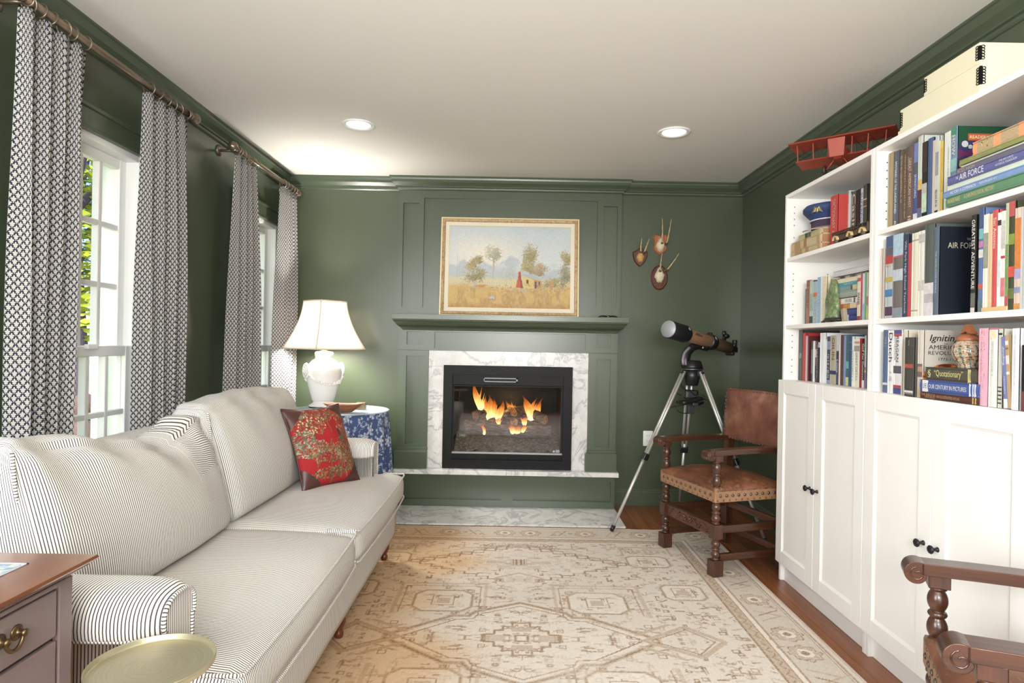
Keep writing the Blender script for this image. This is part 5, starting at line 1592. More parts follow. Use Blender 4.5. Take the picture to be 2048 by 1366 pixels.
# ------------------------------------------------------------------ rug
RCX, RCY, RW, RL = .07, 2.52, 1.245, 1.53
st_ = .005
hx = np.arange(0, RW + 1e-6, st_); hy = np.arange(0, RL + 1e-6, st_)
A, B = np.meshgrid(hx, hy, indexing='ij')          # one quadrant
ivory = np.array([216, 207, 197.]); tan = np.array([184, 166, 147.]); brown = np.array([148, 122, 99.]); dk = np.array([132, 105, 85.]); pale = np.array([227, 219, 210.]); grey = np.array([190, 180, 166.])
Q = np.zeros(A.shape + (3,)); Q[:] = ivory
def seg(p, q, w, col, al=1.0):
    (x0, y0), (x1, y1) = p, q
    i0 = max(0, int((min(x0, x1) - w) / st_) - 1); i1 = min(len(hx), int((max(x0, x1) + w) / st_) + 3)
    j0 = max(0, int((min(y0, y1) - w) / st_) - 1); j1 = min(len(hy), int((max(y0, y1) + w) / st_) + 3)
    if i0 >= i1 or j0 >= j1: return
    a = A[i0:i1, j0:j1]; b = B[i0:i1, j0:j1]
    dx, dy = x1 - x0, y1 - y0; L2 = dx * dx + dy * dy + 1e-12
    t = np.clip(((a - x0) * dx + (b - y0) * dy) / L2, 0, 1)
    d = np.hypot(a - x0 - t * dx, b - y0 - t * dy)
    m = d < w / 2
    sub = Q[i0:i1, j0:j1]
    sub[m] = sub[m] * (1 - al) + col * al
def poly(pts, w, col, close=False, al=1.0):
    P2 = list(pts) + ([pts[0]] if close else [])
    for p, q in zip(P2[:-1], P2[1:]): seg(p, q, w, col, al)
def rect(x0, x1, y0, y1, col, al=1.0):
    m = (A >= x0) & (A < x1) & (B >= y0) & (B < y1)
    Q[m] = Q[m] * (1 - al) + col * al
def stepped(p, q, n):
    out = [p]
    for k in range(n):
        a = lerp(p[0], q[0], (k + 1) / n); b = lerp(p[1], q[1], k / n); out.append((a, b)); out.append((a, lerp(p[1], q[1], (k + 1) / n)))
    return out
rs = np.random.RandomState(12)
FX, FY = RW - .30, RL - .30
# scattered hooks, keys and small boxes in the field
def hook(cx, cy, s, col):
    k = rs.randint(6); w = rs.choice([.0052, .007, .009])
    sx = rs.choice([-1, 1]); sy = rs.choice([-1, 1])
    if k == 0: poly([(cx, cy), (cx + sx * s, cy), (cx + sx * s, cy + sy * s * .6)], w, col, False, .8)
    elif k == 1: poly([(cx, cy), (cx + s * .7, cy), (cx + s * .7, cy + s * .6), (cx, cy + s * .6)], w, col, True, .8)
    elif k == 2: poly([(cx, cy), (cx + sx * s * .6, cy + sy * s * .4), (cx + sx * s * 1.1, cy)], w, col, False, .8)
    elif k == 3: rect(cx, cx + s * .35, cy, cy + s * .35, col, .8); poly([(cx + s * .3, cy + s * .2), (cx + s, cy + s * .2)], w, col, False, .8)
    elif k == 4: poly([(cx, cy), (cx, cy + sy * s), (cx + sx * s * .5, cy + sy * s), (cx + sx * s * .5, cy + sy * s * .5)], w, col, False, .8)
    else: poly([(cx, cy), (cx + sx * s, cy + sy * s * .25)], w * 1.4, col, False, .7)
for k in range(820):
    hook(rs.uniform(0, FX), rs.uniform(0, FY), rs.uniform(.014, .044), [brown, tan, dk, tan, grey][rs.randint(5)])
# central lozenge
def clear(fn, col, al): 
    m = fn(A, B); Q[m] = Q[m] * (1 - al) + col * al
clear(lambda a, b: a / .56 + b / .345 < 1, pale, .75)
for k in range(95):
    a = rs.uniform(0, .5); b = rs.uniform(0, .3)
    if a / .5 + b / .3 < 1: hook(a, b, rs.uniform(.018, .04), [brown, tan, dk][rs.randint(3)])
LZ = [(0, .345), (.20, .245), (.23, .20), (.30, .20), (.56, .012), (.56, 0)]
poly(LZ, .026, tan); poly(LZ, .010, brown)
poly([(0, .31), (.19, .215), (.21, .17), (.28, .165), (.50, 0)], .007, brown)
# heart of the lozenge
rect(0, .035, 0, .035, brown, .5); rect(0, .02, 0, .02, pale); poly([(.0, .025), (.025, .025), (.025, 0)], .009, dk)
rect(0, .045, .06, .10, tan, .8); rect(.07, .15, 0, .03, tan, .7); rect(.0, .11, .13, .145, tan, .5)
poly(stepped((.19, 0), (0, .17), 5), .009, brown)
# crossing side arrows
for s in (1,):
    poly([(.48, .05), (.62, .14)], .02, tan); poly([(.50, .0), (.70, .13), (.83, .0)], .022, tan); poly([(.53, .0), (.70, .105), (.79, 0)], .007, brown)
# octagon cartouches at the four diagonals
def octa(cx, cy, w, h, c=.045):
    o = [(cx - w + c, cy - h), (cx + w - c, cy - h), (cx + w, cy - h + c), (cx + w, cy + h - c), (cx + w - c, cy + h), (cx - w + c, cy + h), (cx - w, cy + h - c), (cx - w, cy - h + c)]
    m = (np.abs(A - cx) < w) & (np.abs(B - cy) < h) & (np.abs(A - cx) + np.abs(B - cy) < w + h - c)
    Q[m] = Q[m] * .2 + pale * .8
    poly(o, .017, tan, True); poly(o, .006, brown, True)
    for k in range(14): hook(cx + rs.uniform(-w * .7, w * .6), cy + rs.uniform(-h * .7, h * .6), .02, [tan, brown][rs.randint(2)])
    rect(cx - .03, cx + .03, cy - .03, cy + .03, tan, .8); poly([(cx - .05, cy - .05), (cx + .05, cy - .05), (cx + .05, cy + .05), (cx - .05, cy + .05)], .007, brown, True)
octa(.36, .36, .135, .115)
poly([(.19, .20), (.19, .53), (.55, .53), (.55, .23)], .009, brown); poly([(.165, .235), (.165, .56), (.58, .56), (.58, .22)], .02, tan, False, .7)
# upper tier: stepped medallion
clear(lambda a, b: np.abs(a) / .50 + np.abs(b - .86) / .36 < 1, pale, .6)
for k in range(70):
    a = rs.uniform(0, .45); b = .86 + rs.uniform(-.3, .3)
    if a / .45 + abs(b - .86) / .33 < 1: hook(a, b, rs.uniform(.018, .04), [brown, tan, grey][rs.randint(3)])
poly(stepped((.60, .86), (.0, 1.16), 9), .010, brown); poly(stepped((.66, .86), (.06, 1.17), 9), .010, brown)
for k in range(9):
    px, py = .60 - .0667 * k, .86 + .0333 * k
    rect(px, px + .04, py + .005, py + .028, tan, .6)
poly(stepped((.60, .86), (.1, .60), 8), .010, brown)
rect(0, .05, .82, .93, tan, .55); poly([(.012, .84), (.012, .92)], .009, dk); poly([(.03, .84), (.03, .92)], .009, dk)
rect(.07, .18, .86, .90, grey, .7); rect(.05, .12, .80, .83, grey, .6); rect(.05, .12, .94, .97, grey, .6)
poly([(0, .72), (.12, .65), (.12, .60)], .013, tan); rect(0, .07, .60, .66, grey, .4); rect(.08, .12, .60, .65, brown, .4)
poly([(0, 1.19), (.22, 1.11), (.32, 1.11), (.32, 1.16)], .016, tan); poly([(0, 1.165), (.22, 1.085)], .007, brown)
for k in range(12): poly([(.03 + .018 * k, 1.17 - .0065 * k), (.045 + .018 * k, 1.195 - .0065 * k)], .006, brown)
# side octagons nearer the border
octa(.72, .92, .115, .085, .03); octa(.80, .50, .10, .09, .03)
poly([(.60, 1.02), (.60, 1.16), (.88, 1.16), (.88, 1.02)], .011, tan)
for k in range(7): rect(.62 + .037 * k, .64 + .037 * k, 1.06, 1.12, tan, .8)
# border
D = np.minimum(RW - A, RL - B)
def band(d0, d1, col, al=1.0):
    m = (D >= d0) & (D < d1); Q[m] = Q[m] * (1 - al) + col * al
band(0, .30, ivory); band(0, .012, tan, .6); band(.03, .036, brown, .7)
band(.045, .205, grey * .5 + ivory * .5); band(.205, .212, brown, .8); band(.212, .232, pale); band(.232, .24, brown); band(.24, .285, tan); band(.285, .294, brown)
run = np.where(RW - A < RL - B, B, A)
band(.045, .05, brown, .7)
mzig = (np.abs(((run / .06) % 1) - .5) * .045 + .241 + .0 > D - .010) & (D > .243) & (D < .283) & (np.abs(((run / .06) % 1) - .5) * .045 + .243 < D)
Q[mzig] = brown
# rosettes and leaves in the main border
for k in range(9):
    for side in (0, 1):
        c = .08 + .175 * k
        lim = RL if side == 0 else RW
        if c > lim - .06: continue
        cx, cy = (RW - .125, c) if side == 0 else (c, RL - .125)
        rr_ = np.hypot(A - cx, B - cy); an = np.arctan2(B - cy, A - cx)
        if k % 2 == 0:
            m = rr_ < .050 + .010 * np.cos(an * 8); Q[m] = tan
            m = rr_ < .034; Q[m] = pale
            m = rr_ < .018; Q[m] = brown
            m = (np.abs(rr_ - .060 - .006 * np.cos(an * 8)) < .004); Q[m] = brown
        else:
            if side == 0: poly([(cx - .05, cy - .05), (cx + .05, cy), (cx - .05, cy + .05)], .011, tan); poly([(cx - .05, cy), (cx + .06, cy + .06)], .008, brown)
            else: poly([(cx - .05, cy - .05), (cx, cy + .05), (cx + .05, cy - .05)], .011, tan); poly([(cx, cy - .05), (cx + .06, cy + .06)], .008, brown)
for k in range(60):
    side = rs.randint(2); c = rs.uniform(0, 1.4); e = rs.uniform(.06, .19)
    if side == 0: hook(RW - e, c, .028, [brown, tan][rs.randint(2)])
    else: hook(min(c, RW - .05), RL - e, .028, [brown, tan][rs.randint(2)])
full_ = np.concatenate([Q[:0:-1], Q], 0)
full_ = np.concatenate([full_[:, :0:-1], full_], 1)
nxr, nyr = full_.shape[:2]
# weave rows, mottled fading, and warm dim light painted in on the sofa side
rs2 = np.random.RandomState(2)
fade = np.zeros((nxr, nyr))
for k in range(26):
    cx, cy, s = rs2.uniform(0, nxr), rs2.uniform(0, nyr), rs2.uniform(18, 60)
    gx = np.exp(-((np.arange(nxr) - cx) / s) ** 2); gy = np.exp(-((np.arange(nyr) - cy) / (s * .6)) ** 2)
    fade += np.outer(gx, gy) * rs2.uniform(-.6, .8)
fade = np.clip(fade, -.4, .55)[..., None]
full_ = full_ + (ivory - full_) * np.clip(fade, 0, 1) * .8
full_ = full_ * (1 + rs2.normal(0, .022, (nxr, nyr, 1))) * (1 + .02 * ((np.arange(nyr) % 2)[None, :, None] * 2 - 1))
wearn = rs2.uniform(0, 1, (nxr, nyr, 1))
full_ = full_ + (ivory - full_) * (.10 + .38 * (wearn > .66))
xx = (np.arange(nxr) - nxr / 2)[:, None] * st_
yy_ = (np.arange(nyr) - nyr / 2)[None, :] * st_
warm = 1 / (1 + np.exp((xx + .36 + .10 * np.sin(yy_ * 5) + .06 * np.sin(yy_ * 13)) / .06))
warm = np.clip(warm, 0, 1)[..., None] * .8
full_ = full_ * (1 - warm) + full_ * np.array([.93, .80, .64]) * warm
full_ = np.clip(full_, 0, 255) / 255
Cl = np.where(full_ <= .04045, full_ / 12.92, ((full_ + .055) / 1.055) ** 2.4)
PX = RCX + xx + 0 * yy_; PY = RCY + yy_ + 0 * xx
wav = .0012 * np.sin(PX * 5 + PY * 3)
PP = np.stack([PX, PY, .0085 + wav * .5], -1)
gr = G('knotted_wool'); at = gr.n('ShaderNodeAttribute'); at.attribute_name = 'print'
kn_ = gr.noise(gr.coord('Object'), 420, 2)
gr.bump(kn_, .35, .0015)
RUGM = gr.fin(V(gr, at.outputs['Color']), .95, 0, .1)
rug = thing('rug', 'large faded ivory and tan oriental rug covering most of the floor', 'rug', (RCX, RCY, 0))
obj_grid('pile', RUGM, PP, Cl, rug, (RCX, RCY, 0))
MB().box(RCX - RW, RCX + RW, RCY - RL, RCY + RL, .0006, .0072).build('backing', P('rug_backing', (190, 176, 156), .95), rug)
fg = MB(); rf = random.Random(8)
for k in range(240):
    xk = RCX - RW + .008 + k * (2 * RW - .016) / 239
    for s in (-1, 1):
        yb = RCY + s * RL
        fg.bar((xk, yb, .005), (xk + rf.uniform(-.004, .004), yb + s * rf.uniform(.008, .022), .002), .004, .003)
fg.build('fringe', P('rug_fringe', (222, 212, 196), .95), rug, kind='stuff')
# ------------------------------------------------------------------ leather armchairs
OAKD = wood('dark_turned_oak', (42, 24, 17), (84, 49, 32), 2, 1.2, .3, .35)
OAKX = wood('dark_oak_rail', (42, 24, 17), (86, 51, 34), 0, 1.2, .3, .35)
OAKY = wood('dark_oak_stretcher', (52, 28, 20), (100, 58, 38), 1, 1.2, .3, .3)
gl_ = G('worn_brown_leather'); co = gl_.coord('Object')
n1 = gl_.noise(co, 9, 4, .6); n2 = gl_.noise(co, 45, 5, .7, 1.0); n3 = gl_.noise(co, 16, 6, .7, .5)
base = gl_.ramp(n1, [(.3, (82, 48, 33)), (.55, (112, 70, 49)), (.7, (136, 90, 67))])
scuff = (n2 * n3) > .305
gl_.bump(gl_.noise(co, 160, 3), .2, .001)
LEATH = gl_.fin(gl_.mix(scuff * .38, base, lin((186, 138, 96))), .36, 0, .5)
gb_ = G('smooth_back_leather'); co = gb_.coord('Object')
n1 = gb_.noise(co, 6, 4, .55); 
gb_.bump(gb_.noise(co, 180, 3), .15, .001)
LEATHB = gb_.fin(gb_.ramp(n1, [(.32, (84, 50, 40)), (.55, (118, 76, 62)), (.7, (150, 108, 90))]), .27, 0, .5)
BAND = P('studded_leather_band', (150, 112, 82), .5, 0, .26, 34, .15, 120)
STUD = P('antique_nail', (112, 104, 98), .32, .85, .15, 60)
def turned(mb, x, y, z0, z1, balls, r=.0235):
    L = z1 - z0; seg_ = L / balls
    pr = [(.0205, 0), (.0215, .003), (.0205, .007), (.015, .010)]
    for b in range(balls):
        a = b * seg_ + .010; e = (b + 1) * seg_ - .010
        for k in range(1, 9):
            t = k / 9; pr.append((.0145 + (r - .0145) * sin(pi * t) ** .7, a + (e - a) * t))
        if b < balls - 1:
            c = (b + 1) * seg_
            pr += [(.0145, c - .008), (.020, c - .006), (.0222, c), (.020, c + .006), (.0145, c + .008)]
    pr += [(.015, L - .010), (.0205, L - .007), (.0215, L - .003), (.0205, L)]
    mb.lathe(pr, 18, (x, y, z0))
def studs(mb, pts, nrm, r, h):
    nrm = Vector(nrm).normalized(); R = nrm.to_track_quat('Z', 'Y').to_matrix()
    for p in pts: mb.lathe([(r, 0), (r * .85, h * .55), (r * .45, h * .9), (0, h)], 8, p, R)
def make_chair(label):
    c = thing('armchair', label, 'armchair', (0, 0, .009), 'leather armchairs', local=True)
    FXc, FYc = -.222, .242
    for s in (-1, 1):
        l = MB(); y = s * FYc
        l.box(FXc - .030, FXc + .030, y - .030, y + .030, 0, .085)
        turned(l, FXc, y, .085, .195, 2)
        l.box(FXc - .027, FXc + .027, y - .027, y + .027, .195, .272)
        turned(l, FXc, y, .272, .39, 2)
        l.build('front_leg', OAKD, c, bev=.003)
        p = MB(); turned(p, FXc, y, .462, .602, 2); p.box(FXc - .024, FXc + .024, y - .024, y + .024, .602, .634)
        p.build('arm_post', OAKD, c, bev=.002)
        b = MB()
        b.box(.19, .235, y - .024, y + .024, -.009, .50)
        v0 = [(.19, .50), (.235, .50), (.268, .95), (.236, .95)]
        b.prism(v0, y - .022, y + .022, 'y')
        b.build('back_leg', OAKD, c, bev=.002)
        # arm with scrolled end
        am = MB()
        top = []; n = 14
        for k in range(n + 1):
            t = k / n; x = -.262 + (.235 + .262) * t
            top.append((x, .662 + .006 * sin(pi * t)))
        bot = [(x, z - .030) for x, z in reversed(top)]
        am.prism(top + bot, y - .030, y + .030, 'y')
        sc = []
        for k in range(21):
            a = radians(80) + radians(265) * k / 20; r_ = .031 * (1 - .25 * k / 20)
            sc.append((-.272 + r_ * cos(a), .634 + r_ * sin(a)))
        am.prism(sc + [(-.255, .640), (-.255, .662)], y - .030, y + .030, 'y')
        for sy in (-1, 1):
            am.tube([(-.270 + .019 * (1 - k / 16 * .75) * cos(radians(100) + k * .45), y + sy * .030, .634 + .019 * (1 - k / 16 * .75) * sin(radians(100) + k * .45)) for k in range(17)], .0026, 5)
        am.build('arm', OAKX, c, bev=.003, auto=True)
        # side stretchers
        MB().box(-.20, .20, y - .013, y + .013, .075, .112).build('stretcher', OAKX, c, bev=.003)
        MB().box(-.20, .20, y - .013, y + .013, .222, .262).build('stretcher', OAKX, c, bev=.003)
    # carved front stretcher
    fs_ = MB().box(FXc - .012, FXc + .012, -.216, .216, .200, .266)
    fo = fs_.build('front_stretcher', OAKY, c, bev=.003)
    cv = MB(); xf = FXc - .012
    for s in (-1, 1):
        cv.tube([(xf, s * (.03 + .17 * k / 16), .233 + .014 * sin(k * .75)) for k in range(17)], [.004 + .003 * sin(pi * k / 16) for k in range(17)], 6)
        cv.tube([(xf, s * .185 + s * .016 * (1 - k / 14) * cos(k * .6), .233 + .018 * (1 - k / 14) * sin(k * .6)) for k in range(13)], .0035, 5)
        for k in range(4):
            cv.tube([(xf, s * (.06 + .035 * k), .233), (xf - .003, s * (.075 + .035 * k), .252 - .038 * (k % 2)), (xf, s * (.09 + .035 * k), .240)], [.002, .004, .002], 5)
    for q in range(2):
        for k in range(6):
            a = k * pi / 3
            cv.tube([(xf - .002, (q - .5) * .05, .233), (xf - .003, (q - .5) * .05 + .017 * cos(a), .233 + .017 * sin(a))], [.004, .006], 6)
    cv.build('carving', OAKY, fo)
    for s in (-1, 1):
        e = MB()
        e.tube([(xf + .002, s * .21, .204), (xf + .002, -s * 0, .204)], .003, 5); e.tube([(xf + .002, s * .21, .262), (xf + .002, 0, .262)], .003, 5)
        e.build('carved_edge', OAKY, fo)
    MB().box(.20, .225, -.22, .22, .075, .112).build('stretcher', OAKY, c, bev=.003)
    MB().box(.20, .225, -.22, .22, .222, .262).build('stretcher', OAKY, c, bev=.003)
    # seat
    MB().box(-.248, .19, -.268, .268, .388, .462).build('seat_band', BAND, c, bev=.006)
    def sd(p, q):
        p = p.copy()
        if p.z > .45:
            w = max(0, 1 - q[0] ** 2) ** .6 * max(0, 1 - q[1] ** 2) ** .6
            p.z += .044 * w + .004 * sin(p.x * 30) * sin(p.y * 26) * w
        return p
    MB().rbox(-.249, .20, -.269, .269, .44, .468, .010, (18, 18, 3), sd).build('seat', LEATH, c)
    s_ = MB()
    def row(z, r, h, n, off):
        ys = [-.25 + (.50) * (k + off) / n for k in range(n)]
        studs(s_, [(-.2485, y, z) for y in ys], (-1, 0, 0), r, h)
        xs_ = [-.235 + .42 * (k + off) / n for k in range(n)]
        for sy in (-1, 1): studs(s_, [(x, sy * .2685, z) for x in xs_], (0, sy, 0), r, h)
    row(.424, .0088, .005, 11, .5); row(.45, .0050, .003, 11, .02); row(.40, .0050, .003, 11, .02)
    s_.build('seat_studs', STUD, c, kind='stuff')
    # back panel
    def bd(p, q):
        p = p.copy(); p.x += (p.z - .64) * .075
        return p
    MB().rbox(.192, .234, -.276, .276, .640, .955, .010, (4, 16, 14), bd, None, 0, (.014, 0, 0)).build('backrest', LEATHB, c)
    t_ = MB()
    nrm = (-1, 0, .075)
    zs_ = [.652 + .29 * k / 13 for k in range(14)]
    for s in (-1, 1):
        studs(t_, [(.1925 + (z - .64) * .075 - .001, s * (.268 if k % 2 else .258), z) for k, z in enumerate(zs_)], nrm, .0062, .004)
        studs(t_, [(.213 + (z - .64) * .075, s * .2755, z + .01) for z in zs_[:-1]], (0, s, 0), .005, .003)
    ys = [-.25 + .5 * k / 19 for k in range(20)]
    for z in (.650, .946): studs(t_, [(.1925 + (z - .64) * .075 - .001, y, z) for y in ys], nrm, .0055, .004)
    t_.build('back_studs', STUD, c, kind='stuff')
    return c
ch1 = make_chair('dark oak armchair with studded brown leather seat and back, before the telescope')
ch1.location = (1.238, 3.55, .009); ch1.rotation_euler = (0, 0, radians(17.8))
ch2 = copy_tree(ch1)
ch2['label'] = 'dark oak armchair with studded leather seat cut off at the lower right corner of view'
ch2.location = (1.200, 1.262, .009); ch2.rotation_euler = (0, 0, radians(-25.5))

# ------------------------------------------------------------------ telescope on tripod
ALU = P('brushed_aluminium', (206, 204, 200), .38, .55, .05, 60)
PLB = P('black_plastic', (24, 24, 27), .38, 0, .1, 40)
PLG = P('grey_moulded_strip', (128, 122, 130), .4, .2, .05, 30)
TUBE = P('copper_tan_tube', (128, 98, 76), .36, .35, .08, 12)
CAPG = P('silver_dust_cap', (152, 154, 160), .45, .3, .05, 20)
ts = thing('telescope', 'tan and black refractor telescope on an aluminium tripod in the back right corner', 'telescope', (1.18, 4.11, 0))
hub = Vector((1.215, 4.115, 1.05))
for (fx, fy, fz) in ((.673, 3.985, .012), (1.60, 3.80, .002), (1.27, 4.565, .002)):
    f = Vector((fx, fy, fz)); d = (Vector((fx, fy, 0)) - Vector((hub.x, hub.y, 0))).normalized()
    a = hub + d * .062; n = d.cross(Vector((0, 0, 1)))
    k = a + (f - a) * .54
    lg = MB()
    for s in (-1, 1): lg.tube([a + n * s * .016, k + n * s * .013], .0095, 8)
    lo = lg.build('tripod_leg', ALU, ts)
    MB().tube([a + (f - a) * .50, a + (f - a) * .975], .0105, 10).build('lower_tube', ALU, lo)
    MB().bar(k - (f - a).normalized() * .022, k + (f - a).normalized() * .022, .052, .034).build('leg_clamp', PLB, lo, bev=.004)
    MB().tube([a + (f - a) * .965, f + (a - f).normalized() * .004, f], [.014, .013, .005], 10).build('foot_tip', PLB, lo)
    MB().bar(hub + d * .03 + Vector((0, 0, .004)), a - Vector((0, 0, .022)) + d * .008, .046, .036).build('leg_bracket', PLB, lo, bev=.004)
    m = a + (f - a) * .235
    MB().bar(Vector((hub.x, hub.y, .835)), m + Vector((0, 0, .0)), .008, .004).build('spreader', PLB, lo)
MB().lathe([(.036, .955), (.040, .958), (.048, 1.00), (.052, 1.01), (.054, 1.062)], 24, (hub.x, hub.y, 0)).build('base_hub', PLB, ts)
MB().lathe([(.072, 1.062), (.074, 1.065), (.072, 1.068)], 32, (hub.x, hub.y, 0)).build('base_ring', STEEL, ts)
MB().lathe([(.070, 1.068), (.068, 1.085), (.056, 1.118), (.050, 1.122), (0, 1.124)], 24, (hub.x, hub.y, 0)).build('azimuth_base', PLB, ts)
A0 = Vector((.985, 3.855, 1.322)); B0 = Vector((1.535, 4.355, 1.213)); ax = (B0 - A0).normalized()
def at(t): return A0 + ax * t
R_ax = ax.to_track_quat('Z', 'Y').to_matrix()
arm_ = MB()
pa = [Vector((hub.x - .045, hub.y - .01, 1.085)), Vector((hub.x - .050, hub.y - .01, 1.13)), Vector((hub.x - .036, hub.y, 1.175)), Vector((hub.x + .0, hub.y + .01, 1.212)), Vector((hub.x + .05, hub.y + .03, 1.225)), at(.47) - Vector((0, 0, .045))]
pb = []
for i in range(len(pa) - 1):
    for k in range(4): pb.append(pa[i].lerp(pa[i + 1], k / 4))
pb.append(pa[-1])
arm_.tube(pb, [.034 - .010 * i / (len(pb) - 1) for i in range(len(pb))], 12)
ao = arm_.build('fork_arm', PLB, ts)
MB().tube([p + Vector((-.022, -.022, -.003)) for p in pb[1:13]], .011, 8).build('trim_strip', PLG, ao)
MB().lathe([(.006, 0), (.006, .005), (0, .007)], 10, at(.42) + Vector((-.012, -.03, -.052)), Matrix.Rotation(radians(90), 3, 'X')).build('lock_knob', ALU, ao)
MB().lathe([(.050, 0), (.056, .003), (.056, .16), (.0575, .165), (.0575, .185), (.052, .2), (.043, .203)], 28, A0, R_ax).build('dew_shield', PLB, ts)
MB().lathe([(.0, -.004), (.052, -.004), (.054, .0), (.054, .002)], 28, A0, R_ax).build('dust_cap', CAPG, ts)
MB().lathe([(.0415, .2), (.0415, .752), (.036, .756)], 28, A0, R_ax).build('optical_tube', TUBE, ts)
rg_ = MB().lathe([(.042, .475), (.052, .478), (.052, .535), (.042, .538)], 24, A0, R_ax)
ro = rg_.build('tube_ring', PLB, ts)
MB().obox(at(.505) + Vector((0, 0, .055)), (.03, .02, .018), R_ax).build('ring_knob', PLB, ro, bev=.003)
sd_ = ax.cross(Vector((0, 0, 1))).normalized(); upv = sd_.cross(ax)
fn_ = (sd_ * .85 + upv * .5).normalized()
MB().lathe([(.0, .002), (.013, .0015), (.014, 0)][::-1], 18, at(.507) + fn_ * .0515, fn_.to_track_quat('Z', 'Y').to_matrix()).build('badge', CAPG, ro)
MB().lathe([(.0, .002), (.012, .0015), (.013, 0)][::-1], 18, at(.165) + fn_ * .0575, fn_.to_track_quat('Z', 'Y').to_matrix()).build('badge', CAPG, ts)
for q, (t0, t1) in enumerate(((.26, .315), (.25, .335))):
    dr = (sd_ * .9 + upv * (.44 - q * .24)).normalized()
    MB().bar(at(t0) + dr * .0418, at(t1) + dr * .0418, .004, .0016, dr).build('tube_print', PLB, ts)
MB().lathe([(.038, .752), (.036, .78), (.026, .80), (.026, .83)], 20, A0, R_ax).build('focuser', PLB, ts)
MB().lathe([(.014, -.028), (.016, -.02), (.016, .02), (.014, .028)], 14, at(.785) - Vector((0, 0, .036)), sd_.to_track_quat('Z', 'Y').to_matrix()).build('focus_knob', PLB, ts)
dg = MB().obox(at(.852), (.034, .036, .036), R_ax); do = dg.build('star_diagonal', PLB, ts, bev=.004)
MB().lathe([(.014, 0), (.016, .004), (.016, .03), (.0185, .034), (.0185, .055), (.013, .058)], 18, at(.85) + Vector((0, 0, .012))).build('eyepiece', PLB, ts)
MB().tube([at(.85) + Vector((.015, 0, .032)), at(.85) + Vector((-.02, -.022, .032))], .003, 6).build('thumb_screw', ALU, ts)
MB().obox(at(.70) + Vector((0, 0, .056)), (.016, .02, .035), R_ax).build('finder_foot', PLB, ts, bev=.002)
MB().lathe([(.016, -.03), (.016, .012), (.012, .016)], 16, at(.735) + Vector((0, 0, .078)), R_ax).build('finder_scope', PLB, ts)
MB().lathe([(.013, 0), (.016, .004), (.016, .012), (.012, .016), (0, .017)], 14, at(.69) + Vector((0, -.004, .090)), Matrix.Rotation(radians(70), 3, 'X')).build('finder_lens', PLB, ts)
# accessory tray with hand control and cables
MB().prism([(hub.x + .10 * cos(a), hub.y + .10 * sin(a)) for a in [radians(q) for q in (-100, -80, 20, 40, 140, 160)]], .832, .848, 'z').build('accessory_tray', PLB, ts, bev=.003)
MB(Matrix.Translation((hub.x - .02, hub.y - .05, .858)) @ Matrix.Rotation(radians(25), 4, 'Z') @ Matrix.Rotation(radians(-9), 4, 'Y')).rbox(-.085, .085, -.028, .028, -.012, .014, .008, 6).build('hand_control', PLB, ts)
MB().rbox(hub.x - .045, hub.x + .045, hub.y - .01, hub.y + .03, .862, .925, .008, 6).build('battery_pack', PLB, ts)
MB().box(hub.x - .02, hub.x + .02, hub.y + .0, hub.y + .03, .765, .832).build('cable_holder', PLB, ts, bev=.003)
rc = random.Random(6)
def cable(pts, r=.003):
    P2 = []
    for i in range(len(pts) - 1):
        p0 = Vector(pts[max(0, i - 1)]); p1 = Vector(pts[i]); p2 = Vector(pts[i + 1]); p3 = Vector(pts[min(len(pts) - 1, i + 2)])
        for k in range(6):
            t = k / 6
            P2.append(.5 * ((2 * p1) + (p2 - p0) * t + (2 * p0 - 5 * p1 + 4 * p2 - p3) * t * t + (3 * p1 - p0 - 3 * p2 + p3) * t ** 3))
    P2.append(Vector(pts[-1]))
    MB().tube(P2, r, 6).build('cable', PLB, ts)
hx_, hy_ = hub.x, hub.y
cable([(hx_ - .06, hy_, 1.05), (hx_ - .075, hy_, 1.0), (hx_ - .07, hy_, .95), (hx_ - .03, hy_, .92), (hx_, hy_, .90)], .006)
cable([(hx_ - .11, hy_ - .02, .905), (hx_ - .06, hy_, .885), (hx_, hy_ - .02, .88), (hx_ + .06, hy_ - .03, .895), (hx_ + .08, hy_ - .03, .875), (hx_ + .05, hy_ - .04, .866), (hx_ + .02, hy_ - .04, .88)])
cable([(hx_ - .10, hy_ - .03, .834), (hx_ - .10, hy_ - .03, .79), (hx_ - .06, hy_ - .02, .772), (hx_ - .02, hy_, .77)])
cable([(hx_ - .08, hy_ - .02, .87), (hx_ - .03, hy_ - .03, .92), (hx_ + .03, hy_ - .03, .885), (hx_ + .10, hy_ - .02, .86)])

